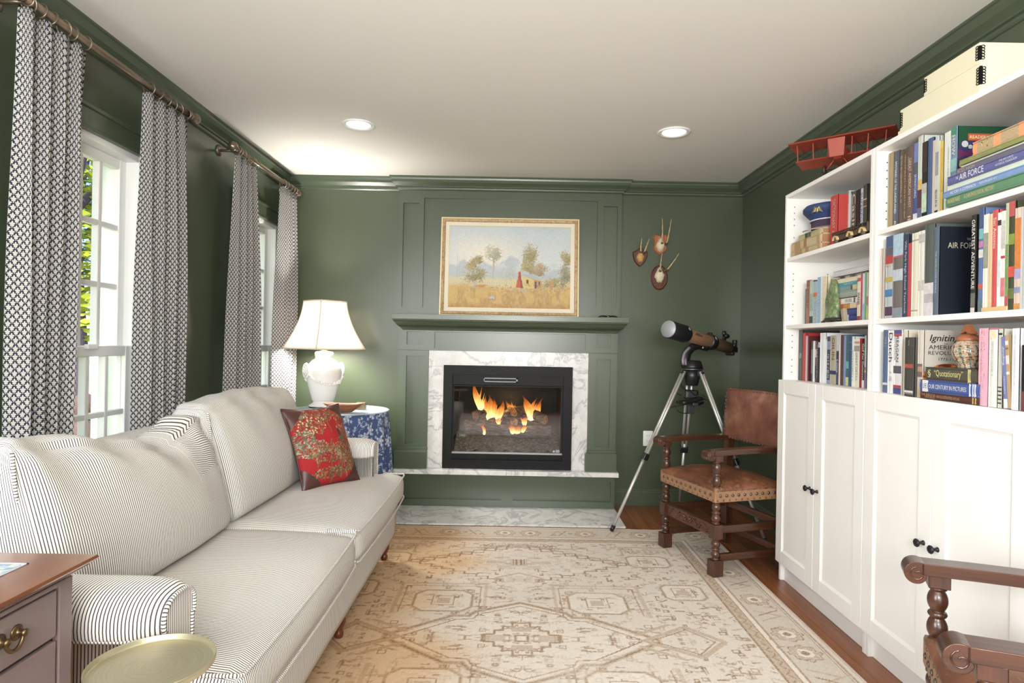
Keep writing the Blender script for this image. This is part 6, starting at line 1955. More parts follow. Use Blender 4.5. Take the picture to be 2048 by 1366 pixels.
# ------------------------------------------------------------------ antler mounts
BONE = P('weathered_bone', (214, 202, 174), .7, 0, .12, 60, .4, 120, .5, 0, .002)
BONEY = P('yellowed_bone', (190, 152, 92), .7, 0, .15, 60, .4, 120, .5, 0, .002)
ANT = P('pale_antler', (186, 164, 130), .6, 0, .2, 70, .4, 160)
BURR = P('brown_antler_base', (92, 72, 54), .75, 0, .25, 90, .6, 160, .5, 0, .003)
PLQ = [wood('plaque_mahogany', (62, 28, 20), (104, 52, 36), 2, 1.5, .35, .3), wood('plaque_light_oak', (140, 82, 46), (184, 120, 74), 2, 1.5, .4, .2)]
def plaque(nm, cx, cz, outline, m, label, skull, sk_mat, antlers, tipbase):
    t = thing('antler_mount', label, 'antlers', (cx, YB, cz), 'antler trophies on the back wall')
    q = MB()
    n = len(outline)
    ins = []
    for (a, b) in outline: ins.append((a * .88, b * .90))
    vs = [(cx + a, YB - .001, cz + b) for a, b in outline] + [(cx + a, YB - .012, cz + b) for a, b in outline] + [(cx + a, YB - .020, cz + b) for a, b in ins]
    fs = [(k, (k + 1) % n, n + (k + 1) % n, n + k) for k in range(n)] + [(n + k, n + (k + 1) % n, 2 * n + (k + 1) % n, 2 * n + k) for k in range(n)]
    fs += [tuple(range(n)), tuple(reversed(range(2 * n, 3 * n)))]
    q.add(vs, fs); q.build('plaque', m, t)
    # skull cap: lumpy rounded plate
    rr = random.Random(len(label))
    w, h, oz = skull
    K = 22; J = 7; vv = []
    for j in range(J + 1):
        f = j / J
        for k in range(K):
            a = 2 * pi * k / K
            rx = w * (1 - .22 * (sin(a) > .2)) * (1 + .08 * cos(4 * a) + .09 * cos(9 * a)); rz = h * (1 + .06 * sin(5 * a) + .05 * cos(11 * a))
            vv.append((cx + rx * f * cos(a), YB - .021 - .030 * sqrt(max(0, 1 - f * f)) + rr.uniform(-.002, .002), cz + oz + rz * f * sin(a) + rr.uniform(-.002, .002) * f))
    fs = [(j * K + k, (j + 1) * K + k, (j + 1) * K + (k + 1) % K, j * K + (k + 1) % K) for j in range(J) for k in range(K)]
    MB().add(vv, fs, None, 0, True).build('skull', sk_mat, t)
    for (bx, bz, mid, tip) in antlers:
        b0 = Vector((cx + bx, YB - .045, cz + bz)); m0 = Vector((cx + mid[0], YB - .070, cz + mid[1])); t0 = Vector((cx + tip[0], YB - .085, cz + tip[1]))
        pts = []; rad = []
        for k in range(15):
            f = k / 14
            p = b0 * (1 - f) ** 2 + m0 * 2 * f * (1 - f) + t0 * f * f
            pts.append(p + Vector((rr.uniform(-.0012, .0012), 0, 0))); rad.append(.0058 * (1 - f) ** .6 + .0011 + .0009 * sin(f * 22))
        ao_ = MB().tube(pts, rad, 8).build('antler', ANT, t)
        bur = MB()
        bur.tube([(cx + bx * .35, YB - .032, cz + bz - .008), b0], [.010, .0075], 8)
        bur.lathe([(.006, -.005), (.010, -.003), (.012, .001), (.009, .005), (.006, .014)], 12, b0, (m0 - b0).to_track_quat('Z', 'Y').to_matrix(), mod=lambda a, z: 1 + .15 * sin(5 * a))
        bur.build('antler_burr', BURR, ao_)
    return t
U = .00373 / 7.587
def px(a, b, cx, cy): return ((a - cx) * U, -(b - cy) * U)
sh1 = [px(*q, 245, 735) for q in ((245, 578), (262, 600), (300, 630), (360, 652), (358, 720), (335, 790), (290, 850), (243, 888), (190, 850), (150, 790), (132, 720), (130, 660), (180, 640), (225, 605))]
plaque('l', .973, 1.89, sh1, PLQ[0], 'small dark shield plaque with yellowed skull and short antlers, leftmost of three', (.030, .044, 0.0), BONEY, [((240 - 245) * U, .03, ((228 - 245) * U, .09), ((236 - 245) * U, .130)), ((295 - 245) * U, .03, ((322 - 245) * U, .08), ((350 - 245) * U, .128))], None)
sh2 = [px(*q, 550, 490) for q in ((470, 335), (510, 352), (550, 358), (600, 350), (630, 336), (662, 372), (645, 440), (640, 500), (660, 560), (620, 615), (545, 652), (480, 612), (442, 560), (458, 500), (455, 440), (434, 380))]
plaque('t', 1.125, 1.99, sh2, PLQ[1], 'light wood shield plaque with white skull and long upright antlers, topmost of three', (.034, .052, -.006), BONE, [((556 - 550) * U, .0, ((560 - 550) * U, .08), ((536 - 550) * U, .184)), ((628 - 550) * U, -.002, ((650 - 550) * U, .05), ((677 - 550) * U, .182))], None)
ov = [(.064 * cos(2 * pi * k / 36), .094 * sin(2 * pi * k / 36)) for k in range(36)]
plaque('o', 1.122, 1.735, ov, PLQ[0], 'oval mahogany plaque with white skull and wide spread antlers, lowest of three', (.037, .060, .018), BONE, [((535 - 540) * U, .045, ((525 - 540) * U, .10), ((542 - 540) * U, .182)), ((640 - 540) * U, .055, ((710 - 540) * U, .10), ((800 - 540) * U, .178))], None)

# ------------------------------------------------------------------ wall outlet
ow = thing('wall_outlet', 'white wall outlet plate low on the back wall behind the telescope', 'outlet', (1.06, YB, .51))
MB().rbox(1.023, 1.097, YB - .006, YB, .452, .568, .003, 6).build('cover_plate', WINW, ow)
for z in (.49, .53):
    oo = MB().box(1.045, 1.075, YB - .0075, YB - .005, z - .014, z + .014).build('socket', WINW, ow, bev=.002)
    MB().box(1.052, 1.054, YB - .008, YB - .0074, z - .004, z + .006).box(1.066, 1.068, YB - .008, YB - .0074, z - .004, z + .006).build('socket_slots', SHADOW, oo)

# ------------------------------------------------------------------ painting leaning on the mantel
tilt = radians(5.0)
PMt = Matrix.Translation((-.017, 4.575, 1.4135)) @ Matrix.Rotation(-tilt, 4, 'X')
pt_ = thing('framed_painting', 'framed landscape painting of a stone cottage among gum trees standing on the mantel', 'painting', None, mat=PMt)
PW, PH = 1.036, .745
gf_ = G('limed_gilt_frame'); co = gf_.coord('Object')
nn_ = gf_.noise(gf_.vscale(co, (60, 60, 60)), 1.0, 4, .7)
FRM = gf_.fin(gf_.ramp(nn_, [(.3, (150, 118, 84)), (.5, (196, 168, 128)), (.7, (214, 192, 156))]), .5, .15)
FLP = P('cream_gilt_edge', (226, 208, 166), .45, .1, .08, 40)
LIN_ = P('linen_liner', (232, 224, 206), .75, 0, .03, 60)
frame_mb(-PW / 2, PW / 2, 0, PH, -.004, .030, .010).build('frame_edge', FLP, pt_, bev=.002)
fr2 = MB()
o = [(-PW / 2 + .010, .010), (PW / 2 - .010, .010), (PW / 2 - .010, PH - .010), (-PW / 2 + .010, PH - .010)]
w_ = .024
prof = [(0, -.002), (.006, -.010), (.014, -.006), (.018, -.002), (w_, .006)]
for a, b in zip(prof[:-1], prof[1:]):
    for k in range(4):
        j = (k + 1) % 4
        def pnt(c, d):
            x_, z_ = o[c]; return (x_ + (d[0] if x_ < 0 else -d[0]), d[1], z_ + (d[0] if z_ < PH / 2 else -d[0]))
        q = [pnt(k, a), pnt(j, a), pnt(j, b), pnt(k, b)]
        fr2.add(q, [(0, 1, 2, 3)])
fr2.build('frame_moulding', FRM, pt_)
frame_mb(-PW / 2 + .034, PW / 2 - .034, .034, PH - .034, .004, .02, .026).build('liner', LIN_, pt_, bev=.003)
frame_mb(-PW / 2 + .060, PW / 2 - .060, .060, PH - .060, .006, .012, .004).build('sight_edge', FLP, pt_)
MB().box(-PW / 2 + .01, PW / 2 - .01, .022, .028, .01, PH - .01).build('backing_board', P('brown_board', (120, 92, 66), .9), pt_)
cw, chh = PW - .124, PH - .124
nx_, nz_ = 360, 236
gx = np.linspace(0, 1, nx_)[:, None] + np.zeros((1, nz_)); gz = np.linspace(0, 1, nz_)[None, :] + np.zeros((nx_, 1))
rp = np.random.RandomState(21)
def smooth(n, m, cells):
    g = rp.uniform(0, 1, (cells[0] + 2, cells[1] + 2))
    xi = np.linspace(0, cells[0], n); zi = np.linspace(0, cells[1], m)
    a = xi.astype(int); b = zi.astype(int); fa = (xi - a)[:, None]; fb = (zi - b)[None, :]
    return (g[a][:, b] * (1 - fa) * (1 - fb) + g[a + 1][:, b] * fa * (1 - fb) + g[a][:, b + 1] * (1 - fa) * fb + g[a + 1][:, b + 1] * fa * fb)
def mixa(I, m, col, al=1.0):
    m = np.clip(m * al, 0, 1)[..., None]
    return I * (1 - m) + np.array(col, float) * m
I = np.zeros((nx_, nz_, 3)); I[:] = (206, 212, 214)
I = mixa(I, np.clip((gz - .55) / .45, 0, 1) * .8, (180, 196, 206))
I = mixa(I, np.exp(-((gx - .28) / .28) ** 2 - ((gz - .68) / .2) ** 2), (238, 228, 212), .9)
I = mixa(I, smooth(nx_, nz_, (9, 7)) * (gz > .4), (222, 222, 218), .35)
hz = .46 + .07 * smooth(nx_, 1, (16, 1)) + .10 * np.exp(-((gx - .52) / .10) ** 2) + .06 * np.exp(-((gx - .10) / .09) ** 2)
I = mixa(I, np.clip((hz + .06 * smooth(nx_, nz_, (30, 20)) - gz) / .04, 0, 1), (178, 186, 194), .75)
I = mixa(I, np.clip((hz - .08 - gz) / .05, 0, 1), (186, 190, 182), .7)
I = mixa(I, np.clip((.385 - .03 * gx - gz) / .02, 0, 1), (206, 198, 164), 1)
I = mixa(I, np.clip((.30 + .03 * np.sin(gx * 9) - gz) / .06, 0, 1), (198, 170, 118), .95)
gs_ = smooth(nx_, nz_, (90, 30)); gs2 = smooth(nx_, nz_, (30, 14))
I = mixa(I, np.clip((.28 - gz) / .05, 0, 1) * gs_, (166, 124, 62), .65)
I = mixa(I, np.clip((.28 - gz) / .05, 0, 1) * (gs2 > .55), (216, 184, 116), .5)
I = mixa(I, np.clip((.08 - gz) / .08, 0, 1) * gs2, (150, 100, 66), .7)
def dab(cx, cz, a, b, col, al=.8):
    i0 = max(0, int((cx - a) * nx_)); i1 = min(nx_, int((cx + a) * nx_) + 2); j0 = max(0, int((cz - b) * nz_)); j1 = min(nz_, int((cz + b) * nz_) + 2)
    if i0 >= i1 or j0 >= j1: return
    m = (((gx[i0:i1, j0:j1] - cx) / a) ** 2 + ((gz[i0:i1, j0:j1] - cz) / b) ** 2) < 1
    s_ = I[i0:i1, j0:j1]; s_[m] = s_[m] * (1 - al) + np.array(col, float) * al
def ptree(cx, base, crown, w, h, cols, n, trunks):
    for (dx, top, wd) in trunks:
        for k in range(40):
            f = k / 39; dab(cx + dx * f, lerp(base, top, f), wd, .012, (186, 176, 160), .85)
    cl = [(rp.uniform(-.8, .8), rp.uniform(-.8, .8), rp.uniform(.35, .7)) for _ in range(12)]
    for k in range(int(n * 4)):
        c0 = cl[rp.randint(12)]
        x_ = cx + w * (c0[0] + rp.normal(0, .5) * c0[2]); z_ = crown + h * (c0[1] + rp.normal(0, .5) * c0[2])
        c = np.array(cols[rp.randint(len(cols))]) + 14 + ((z_ - crown) / h - (x_ - cx) / w * .5) * 16
        dab(x_, z_, rp.uniform(.003, .008), rp.uniform(.003, .008), c, .5)
gum = [(150, 140, 96), (128, 120, 84), (172, 156, 108), (112, 108, 84), (160, 142, 100)]
gumg = [(158, 158, 136), (140, 142, 124), (176, 170, 142)]
for c_ in ((.46, .46, .06, .09), (.60, .45, .05, .08), (.82, .46, .06, .10), (.70, .50, .05, .07)): ptree(c_[0], .36, c_[1], c_[2], c_[3], [(182, 186, 186), (172, 178, 178)], 90, [])
ptree(.365, .36, .66, .062, .095, gumg, 190, [(0, .60, .004), (.012, .62, .003)])
ptree(.215, .27, .44, .085, .095, gum, 260, [(-.02, .42, .003), (.0, .44, .003), (.02, .42, .003), (.035, .40, .003), (-.035, .38, .002)]); ptree(.225, .5, .58, .042, .075, gum, 130, [])
ptree(.685, .35, .66, .066, .11, gum, 230, [(-.0, .62, .005)]); ptree(.66, .4, .50, .066, .07, gum, 170, []); ptree(.735, .35, .48, .062, .08, [(156, 134, 104), (136, 124, 92), (170, 148, 116)], 170, [])
ptree(.965, .3, .60, .045, .09, gum, 160, []); ptree(.955, .3, .42, .06, .12, [(128, 122, 98), (150, 142, 106), (110, 106, 90)], 200, [])
ptree(.84, .30, .33, .06, .05, gum, 90, [])
def quad(pts, col, al=1.0):
    m = np.ones(gx.shape, bool); n = len(pts)
    for k in range(n):
        (x0, z0), (x1, z1) = pts[k], pts[(k + 1) % n]
        m &= ((x1 - x0) * (gz - z0) - (z1 - z0) * (gx - x0)) >= 0
    I[m] = I[m] * (1 - al) + np.array(col, float) * al
quad([(.615, .245), (.700, .245), (.700, .37), (.615, .40)], (214, 190, 118)); quad([(.700, .245), (.765, .255), (.765, .345), (.700, .36)], (190, 150, 104))
quad([(.608, .405), (.70, .352), (.70, .372), (.612, .425)], (170, 174, 184)); quad([(.612, .422), (.70, .366), (.785, .35), (.69, .405)], (176, 180, 190)); quad([(.64, .31), (.655, .30), (.655, .35), (.64, .355)], (110, 60, 50)); quad([(.708, .25), (.722, .25), (.722, .33), (.708, .335)], (80, 70, 84)); quad([(.74, .29), (.752, .29), (.752, .335), (.74, .335)], (110, 80, 70))
quad([(.553, .255), (.612, .25), (.602, .345), (.564, .35)], (196, 98, 72)); quad([(.568, .34), (.598, .34), (.590, .45), (.574, .45)], (190, 92, 66)); quad([(.592, .25), (.614, .25), (.603, .345), (.590, .35)], (150, 72, 62)); quad([(.586, .34), (.598, .34), (.590, .45), (.583, .45)], (150, 72, 62))
quad([(.52, .26), (.555, .26), (.55, .31), (.53, .33)], (214, 196, 130), .9); quad([(.835, .28), (.86, .28), (.86, .34), (.84, .36)], (206, 150, 100), .8)
for k in range(150): dab(rp.uniform(.14, .95), rp.uniform(.20, .29), rp.uniform(.004, .012), rp.uniform(.003, .007), [(150, 140, 110), (206, 190, 150), (160, 150, 160), (186, 140, 90), (120, 114, 100)][rp.randint(5)], .7)
for k in range(34): dab(.12 + k * .02 + rp.uniform(-.004, .004), .315 - .0005 * k, .0016, .014, (150, 140, 128), .7)
for cx in (.085, .07): 
    for k in range(30): dab(cx, .37 + .26 * k / 29, .0014, .01, (170, 166, 160), .8)
dab(.19, .275, .02, .012, (186, 190, 206)); dab(.27, .265, .03, .016, (200, 124, 74)); dab(.36, .125, .022, .022, (186, 190, 206)); dab(.36, .11, .016, .008, (140, 140, 166)); dab(.62, .225, .04, .010, (170, 176, 190))
for k in range(16): dab(.86 + .02 * sin(k), .16 + .008 * k, .002, .008, (96, 84, 76), .8)
I = np.clip(I * (1 + .03 * (smooth(nx_, nz_, (160, 110)) - .5) * 2)[..., None], 0, 255) / 255
CL = np.where(I <= .04045, I / 12.92, ((I + .055) / 1.055) ** 2.4)
PPx = np.stack([(gx - .5) * cw, np.full(gx.shape, .011), .062 + gz * chh], -1)
gp = G('oil_paint'); at_ = gp.n('ShaderNodeAttribute'); at_.attribute_name = 'print'
gp.bump(gp.noise(gp.coord('Object'), 160, 3), .15, .001)
OIL = gp.fin(V(gp, at_.outputs['Color']), .55)
obj_grid('canvas', OIL, PPx, CL, pt_)

# sunglasses on the mantel
sgl = thing('sunglasses', 'folded black sunglasses lying at the right end of the mantel shelf', 'sunglasses', (.70, 4.45, 1.4133))
for s in (-1, 1):
    MB().lathe([(0, .0), (.031, .0), (.033, .004), (.026, .012), (0, .017)], 20, (.70 + s * .036, 4.45, 1.4135), None, sy=.75).build('lens', PLB, sgl)
MB().tube([(.668, 4.428, 1.420), (.70, 4.424, 1.427), (.732, 4.428, 1.420)], .003, 6).build('bridge', PLB, sgl)
for s in (-1, 1): MB().tube([(.70 + s * .07, 4.455, 1.418), (.70 + s * .05, 4.475, 1.417), (.70 - s * .05, 4.485, 1.416)], .0025, 6).build('temple', PLB, sgl)

# ------------------------------------------------------------------ recessed ceiling lights
WARM = emit('lamp_lens_glow', (255, 240, 220), 7.0)
for (x, y, lab) in ((-.896, 3.54, 'left round recessed ceiling light toward the curtains'), (.924, 3.57, 'right round recessed ceiling light toward the bookcases')):
    t = thing('ceiling_light', lab, 'ceiling light', (x, y, ZC), 'recessed ceiling lights')
    MB().lathe([(.094, -.001), (.094, -.005), (.088, -.009), (.070, -.005), (.066, -.001)], 36, (x, y, ZC)).build('trim_ring', WINW, t)
    MB().lathe([(0, -.0022), (.068, -.0022), (.068, -.0012)], 32, (x, y, ZC)).build('diffuser', WARM, t)
    lamp('SPOT', 'downlight', (x, y, ZC - .012), 16, (1, .9, .76), aim=(x, y, 0), spot_size=radians(150), spot_blend=.9, shadow_soft_size=.06)

# ------------------------------------------------------------------ round table, cloth, glass
TX, TY, TR, TZ = -1.17, 4.25, .325, .728
gt2 = G('blue_floral_cotton'); uvv = gt2.coord('UV')
vo = gt2.n('ShaderNodeTexVoronoi'); vo.voronoi_dimensions = '2D'; gt2.put(vo.inputs['Vector'], uvv); vo.inputs['Scale'].default_value = 9.0; vo.inputs['Randomness'].default_value = .75
def vdiff(vn, sc):
    d = gt2.n('ShaderNodeVectorMath'); d.operation = 'SUBTRACT'
    gt2.put(d.inputs[0], uvv); gt2.nt.links.new(vn.outputs['Position'], d.inputs[1])
    return gt2.sep(V(gt2, d.outputs[0]))
dx, dy, _ = vdiff(vo, 9)
r_ = gt2.m('SQRT', dx * dx + dy * dy); th_ = gt2.m('ARCTAN2', dy, dx)
pet = .026 + gt2.m('COSINE', th_ * 5.0) * .010
fl1 = gt2.mx((r_ < pet) * (r_ > pet * .72), gt2.mx((r_ < .008), (gt2.ab(gt2.m('SINE', th_ * 5.0)) < .25) * (r_ < pet) * (r_ > .010)))
fl1f = (r_ < pet) * .35
vo2 = gt2.n('ShaderNodeTexVoronoi'); vo2.voronoi_dimensions = '2D'; gt2.put(vo2.inputs['Vector'], uvv); vo2.inputs['Scale'].default_value = 22.0
dx2, dy2, _ = vdiff(vo2, 22)
r2 = gt2.m('SQRT', dx2 * dx2 + dy2 * dy2); th2 = gt2.m('ARCTAN2', dy2, dx2)
fl2 = (r2 < (.007 + gt2.m('COSINE', th2 * 5.0) * .0055)) * .8
nv2 = gt2.noise(uvv, 7.0, 3, .6, 1.2)
vine = (gt2.ab(nv2 - .5) < .008) * .7
fm = gt2.mx(gt2.mx(fl1, fl1f), gt2.mx(fl2, vine))
BLUEF = gt2.fin(gt2.mix(fm, gt2.mix(gt2.noise(gt2.coord('Object'), 400, 1), lin((58, 76, 118)), lin((72, 92, 138))), lin((206, 214, 228))), .85)
cl_ = MB(); N = 128; prof = []
rings = []
for k in range(1, 7): rings.append((TR * k / 6 + .002, TZ + .0006, 0))
for k in range(1, 23):
    f = k / 22; rings.append((TR + .006 + .012 * f, TZ - .004 - (TZ - .012) * f, f))
vs = []; 
for (r0, z, f) in rings:
    for k in range(N):
        a = 2 * pi * k / N
        w = f ** .7
        q = r0 + w * (.030 * sin(11 * a + .6 * sin(3 * a)) + .012 * sin(17 * a + 1.3) + .018)
        vs.append((TX + q * cos(a), TY + q * sin(a), z))
fs = []; uvs = []
cum = [0]
for i in range(1, len(rings)): cum.append(cum[-1] + hypot(rings[i][0] - rings[i - 1][0], rings[i][1] - rings[i - 1][1]))
for i in range(len(rings) - 1):
    for k in range(N):
        k2 = (k + 1) % N
        fs.append((i * N + k, i * N + k2, (i + 1) * N + k2, (i + 1) * N + k))
        def uvq(ii, kk):
            a = 2 * pi * kk / N
            if rings[ii][2] == 0: return (rings[ii][0] * cos(a) + 5, rings[ii][0] * sin(a) + 5)
            return (a * .42 + 9, cum[ii])
        if rings[i + 1][2] == 0: uvs.append((uvq(i, k), uvq(i, k + 1), uvq(i + 1, k + 1), uvq(i + 1, k)))
        else: uvs.append(((2 * pi * k / N * .42 + 9, cum[i]), (2 * pi * (k + 1) / N * .42 + 9, cum[i]), (2 * pi * (k + 1) / N * .42 + 9, cum[i + 1]), (2 * pi * k / N * .42 + 9, cum[i + 1])))
cl_.add(vs, fs, uvs, 0, True); cl_.add(vs[:N], [tuple(range(N))], [tuple((vs[k][0] - TX + 5, vs[k][1] - TY + 5) for k in range(N))])
single(cl_, 'tablecloth', BLUEF, 'navy blue floral cloth draped to the floor over the round table', 'tablecloth', (TX, TY, 0))
gg2 = G('table_glass')
tr = gg2.n('ShaderNodeBsdfTransparent'); gl = gg2.n('ShaderNodeBsdfGlossy'); ms = gg2.n('ShaderNodeMixShader')
tr.inputs[0].default_value = (.90, .97, .96, 1); gl.inputs['Roughness'].default_value = .04
gg2.put(ms.inputs[0], gg2.noise(gg2.coord('Object'), 2.0, 1) * .02 + .12)
df = gg2.n('ShaderNodeBsdfDiffuse'); df.inputs[0].default_value = lin((226, 232, 242)); m2 = gg2.n('ShaderNodeMixShader'); m2.inputs[0].default_value = .42  # white diffuse mixed in as a painted reflection of ceiling and window
gg2.nt.links.new(tr.outputs[0], m2.inputs[1]); gg2.nt.links.new(df.outputs[0], m2.inputs[2])
gg2.nt.links.new(m2.outputs[0], ms.inputs[1]); gg2.nt.links.new(gl.outputs[0], ms.inputs[2]); gg2.nt.links.new(ms.outputs[0], gg2.out.inputs[0])
single(MB().lathe([(0, TZ + .002), (TR + .008, TZ + .002), (TR + .011, TZ + .004), (TR + .011, TZ + .008), (TR + .008, TZ + .010), (0, TZ + .010)], 64, (TX, TY, 0)), 'glass_top', gg2.mat, 'round glass top with pale reflection painted in, lying on the blue floral tablecloth', 'glass', (TX, TY, TZ))
TG = TZ + .0105

# ------------------------------------------------------------------ table lamp
LX, LY = -1.308, 4.335
PORC = P('white_porcelain', (240, 238, 234), .2, 0, .015, 10, 0, None, .6)
lm = thing('table_lamp', 'white porcelain urn table lamp with garland and bell shade on the round table', 'lamp', (LX, LY, TG))
FOOT = P('navy_foot', (36, 40, 70), .35)
ft = MB()
for a in (.3, 1.9, 3.5, 5.1): ft.rbox(LX + .072 * cos(a) - .022, LX + .072 * cos(a) + .022, LY + .072 * sin(a) - .022, LY + .072 * sin(a) + .022, TG, TG + .016, .007, 4)
ft.build('feet', FOOT, lm)
MB().lathe([(.098, .012), (.100, .018), (.092, .024), (.074, .034), (.068, .046), (.068, .052)], 40, (LX, LY, TG)).build('plinth', PORC, lm)
MB().lathe([(.074, .050), (.078, .056), (.090, .10), (.106, .16), (.117, .21), (.121, .245), (.118, .275), (.105, .305), (.082, .330), (.064, .342), (.061, .352), (.064, .368), (.064, .384), (.058, .392), (.03, .396), (.022, .400)], 48, (LX, LY, TG)).build('urn', PORC, lm)
# rosette handles and garland
def onurn(a, z, out=0.0):
    rz = np.interp(z, [.10, .16, .21, .245, .275, .305, .33], [.090, .106, .117, .121, .118, .105, .082])
    return Vector((LX + (rz + out) * cos(a), LY + (rz + out) * sin(a), TG + z))
rg2 = random.Random(2)
for a_ in (radians(222), radians(45)):
    h_ = MB()
    c0 = onurn(a_, .262, .012); nrm = Vector((cos(a_), sin(a_), 0))
    R = nrm.to_track_quat('Z', 'Y').to_matrix()
    for r0, dz in ((.040, 0), (.026, .008), (.013, .014)):
        h_.tube([c0 + R @ Vector((r0 * cos(q), r0 * 1.15 * sin(q), dz)) for q in [2 * pi * k / 20 for k in range(20)]], .009 if r0 > .03 else .007, 6, closed=True)
    h_.lathe([(.03, -.012), (.03, .006), (.0, .014)], 16, c0, R)
    h_.build('rosette', PORC, lm)
gd = MB()
for base, spn in ((radians(222), 183), (radians(45), 177)):
    n = 46
    for k in range(n + 1):
        f = k / n; a = base + radians(spn) * f
        z = .255 - .085 * sin(pi * f) ** .8
        for q in range(2):
            p = onurn(a + rg2.uniform(-.03, .03), z + rg2.uniform(-.010, .010), rg2.uniform(.0, .008))
            s = rg2.uniform(.006, .010)
            gd.lathe([(0, -s), (s * .8, -s * .5), (s, 0), (s * .8, s * .5), (0, s)], 7, p)
gd.build('garland', PORC, lm)
MB().lathe([(.016, .398), (.018, .41), (.012, .418), (.012, .44)], 16, (LX, LY, TG)).build('socket', P('lamp_brass', (196, 168, 104), .3, .9), lm)
MB().lathe([(.010, .44), (.014, .455), (.030, .50), (.026, .525), (0, .54)], 18, (LX, LY, TG)).build('bulb', emit('bulb_glow', (255, 226, 180), 6.0), lm)
gsh = G('lamp_shade_silk')
wv = gsh.noise(gsh.coord('Object'), 300, 1)
csh = gsh.mix(wv, lin((248, 242, 236)), lin((252, 248, 244)))
gsh.fin(csh, .85)
tl = gsh.n('ShaderNodeBsdfTranslucent'); gsh.put(tl.inputs[0], csh); ms = gsh.n('ShaderNodeMixShader'); ms.inputs[0].default_value = .6
gsh.nt.links.new(gsh.b.outputs[0], ms.inputs[1]); gsh.nt.links.new(tl.outputs[0], ms.inputs[2]); gsh.nt.links.new(ms.outputs[0], gsh.out.inputs[0])
SHZ0, SHZ1 = 1.152, 1.486
def shade_r(f): return .285 - (.285 - .148) * (1 - (1 - f) ** 1.7)
shd = MB(); sp = []
def corner(k, f): 
    a = radians(6) + k * pi / 2; r_ = shade_r(f); return Vector((LX + r_ * cos(a), LY + r_ * sin(a), SHZ0 + (SHZ1 - SHZ0) * f))
for k in range(4):
    shd.sheet(lambda u, v: tuple(corner(k, v).lerp(corner(k + 1, v), u) + Vector((cos(radians(6) + (k + .5) * pi / 2), sin(radians(6) + (k + .5) * pi / 2), 0)) * .010 * sin(pi * u)), 12, 16)
so = shd.build('shade', gsh.mat, lm)
s_ = so.modifiers.new('solid', 'SOLIDIFY'); s_.thickness = .002
TRM = P('shade_trim', (226, 206, 184), .8)
tr_ = MB()
for k in range(4):
    tr_.tube([corner(k, f / 12) for f in range(13)], .003, 6)
    for f in (0, 1):
        tr_.tube([corner(k, f).lerp(corner(k + 1, f), u / 8) + Vector((cos(radians(6) + (k + .5) * pi / 2), sin(radians(6) + (k + .5) * pi / 2), 0)) * .010 * sin(pi * u / 8) for u in range(9)], .0038, 6)
tr_.build('shade_trim', TRM, lm)
hp = MB()
for k in range(2):
    hp.tube([corner(k, .97), Vector((LX, LY, SHZ1 - .012)), corner(k + 2, .97)], .002, 5)
hp.tube([(LX, LY, TG + .43), (LX + .05, LY, TG + .50), (LX + .05, LY, TG + .62), (LX, LY, SHZ1 - .012)], .002, 5)
hp.build('harp', P('lamp_brass', (196, 168, 104), .3, .9), lm)
lamp('POINT', 'table_lamp_light', (LX, LY, TG + .535), 82, (1, .95, .88), shadow_soft_size=.085)

# bowl and little box on the table
BWD = wood('dough_bowl_wood', (96, 58, 40), (168, 112, 80), 0, 1.5, .6)
bw = MB(); N = 40; J = 8; vs = []
BXc, BYc = -1.098, 4.075
for shell in (0, 1):
    for j in range(J + 1):
        f = j / J
        for k in range(N):
            a = 2 * pi * k / N
            ex = .9
            cx_ = abs(cos(a)) ** ex * (1 if cos(a) >= 0 else -1); sy_ = abs(sin(a)) ** ex * (1 if sin(a) >= 0 else -1)
            rx = (.052 + (.135 - .052) * f) - shell * .009; ry = (.032 + (.068 - .032) * f) - shell * .008
            z = .058 * f ** 1.25 + (.010 * (1 - f) if shell else 0) + .004 * f * cos(2 * a)
            vs.append((BXc + rx * cx_, BYc + ry * sy_, TG + .0008 + z))
o1 = (J + 1) * N; fs = []
for j in range(J):
    for k in range(N):
        k2 = (k + 1) % N
        fs.append((j * N + k, j * N + k2, (j + 1) * N + k2, (j + 1) * N + k)); fs.append((o1 + j * N + k, o1 + (j + 1) * N + k, o1 + (j + 1) * N + k2, o1 + j * N + k2))
for k in range(N):
    k2 = (k + 1) % N; fs.append((J * N + k, J * N + k2, o1 + J * N + k2, o1 + J * N + k))
fs.append(tuple(range(N - 1, -1, -1))); fs.append(tuple(o1 + k for k in range(N)))
bw.add(vs, fs, None, 0, True)
single(bw, 'wooden_bowl', BWD, 'long carved wooden dough bowl on the glass beside the lamp', 'bowl', (BXc, BYc, TG))
gbx = thing('trinket_box', 'small gilt box standing on the glass behind the wooden bowl', 'box', (-1.02, 4.26, TG))
MB().box(-1.055, -.995, 4.235, 4.29, TG + .0008, TG + .036).build('body', GOLD, gbx, bev=.002)
MB().box(-1.057, -.993, 4.233, 4.292, TG + .0365, TG + .048).build('lid', GOLD, gbx, bev=.003)

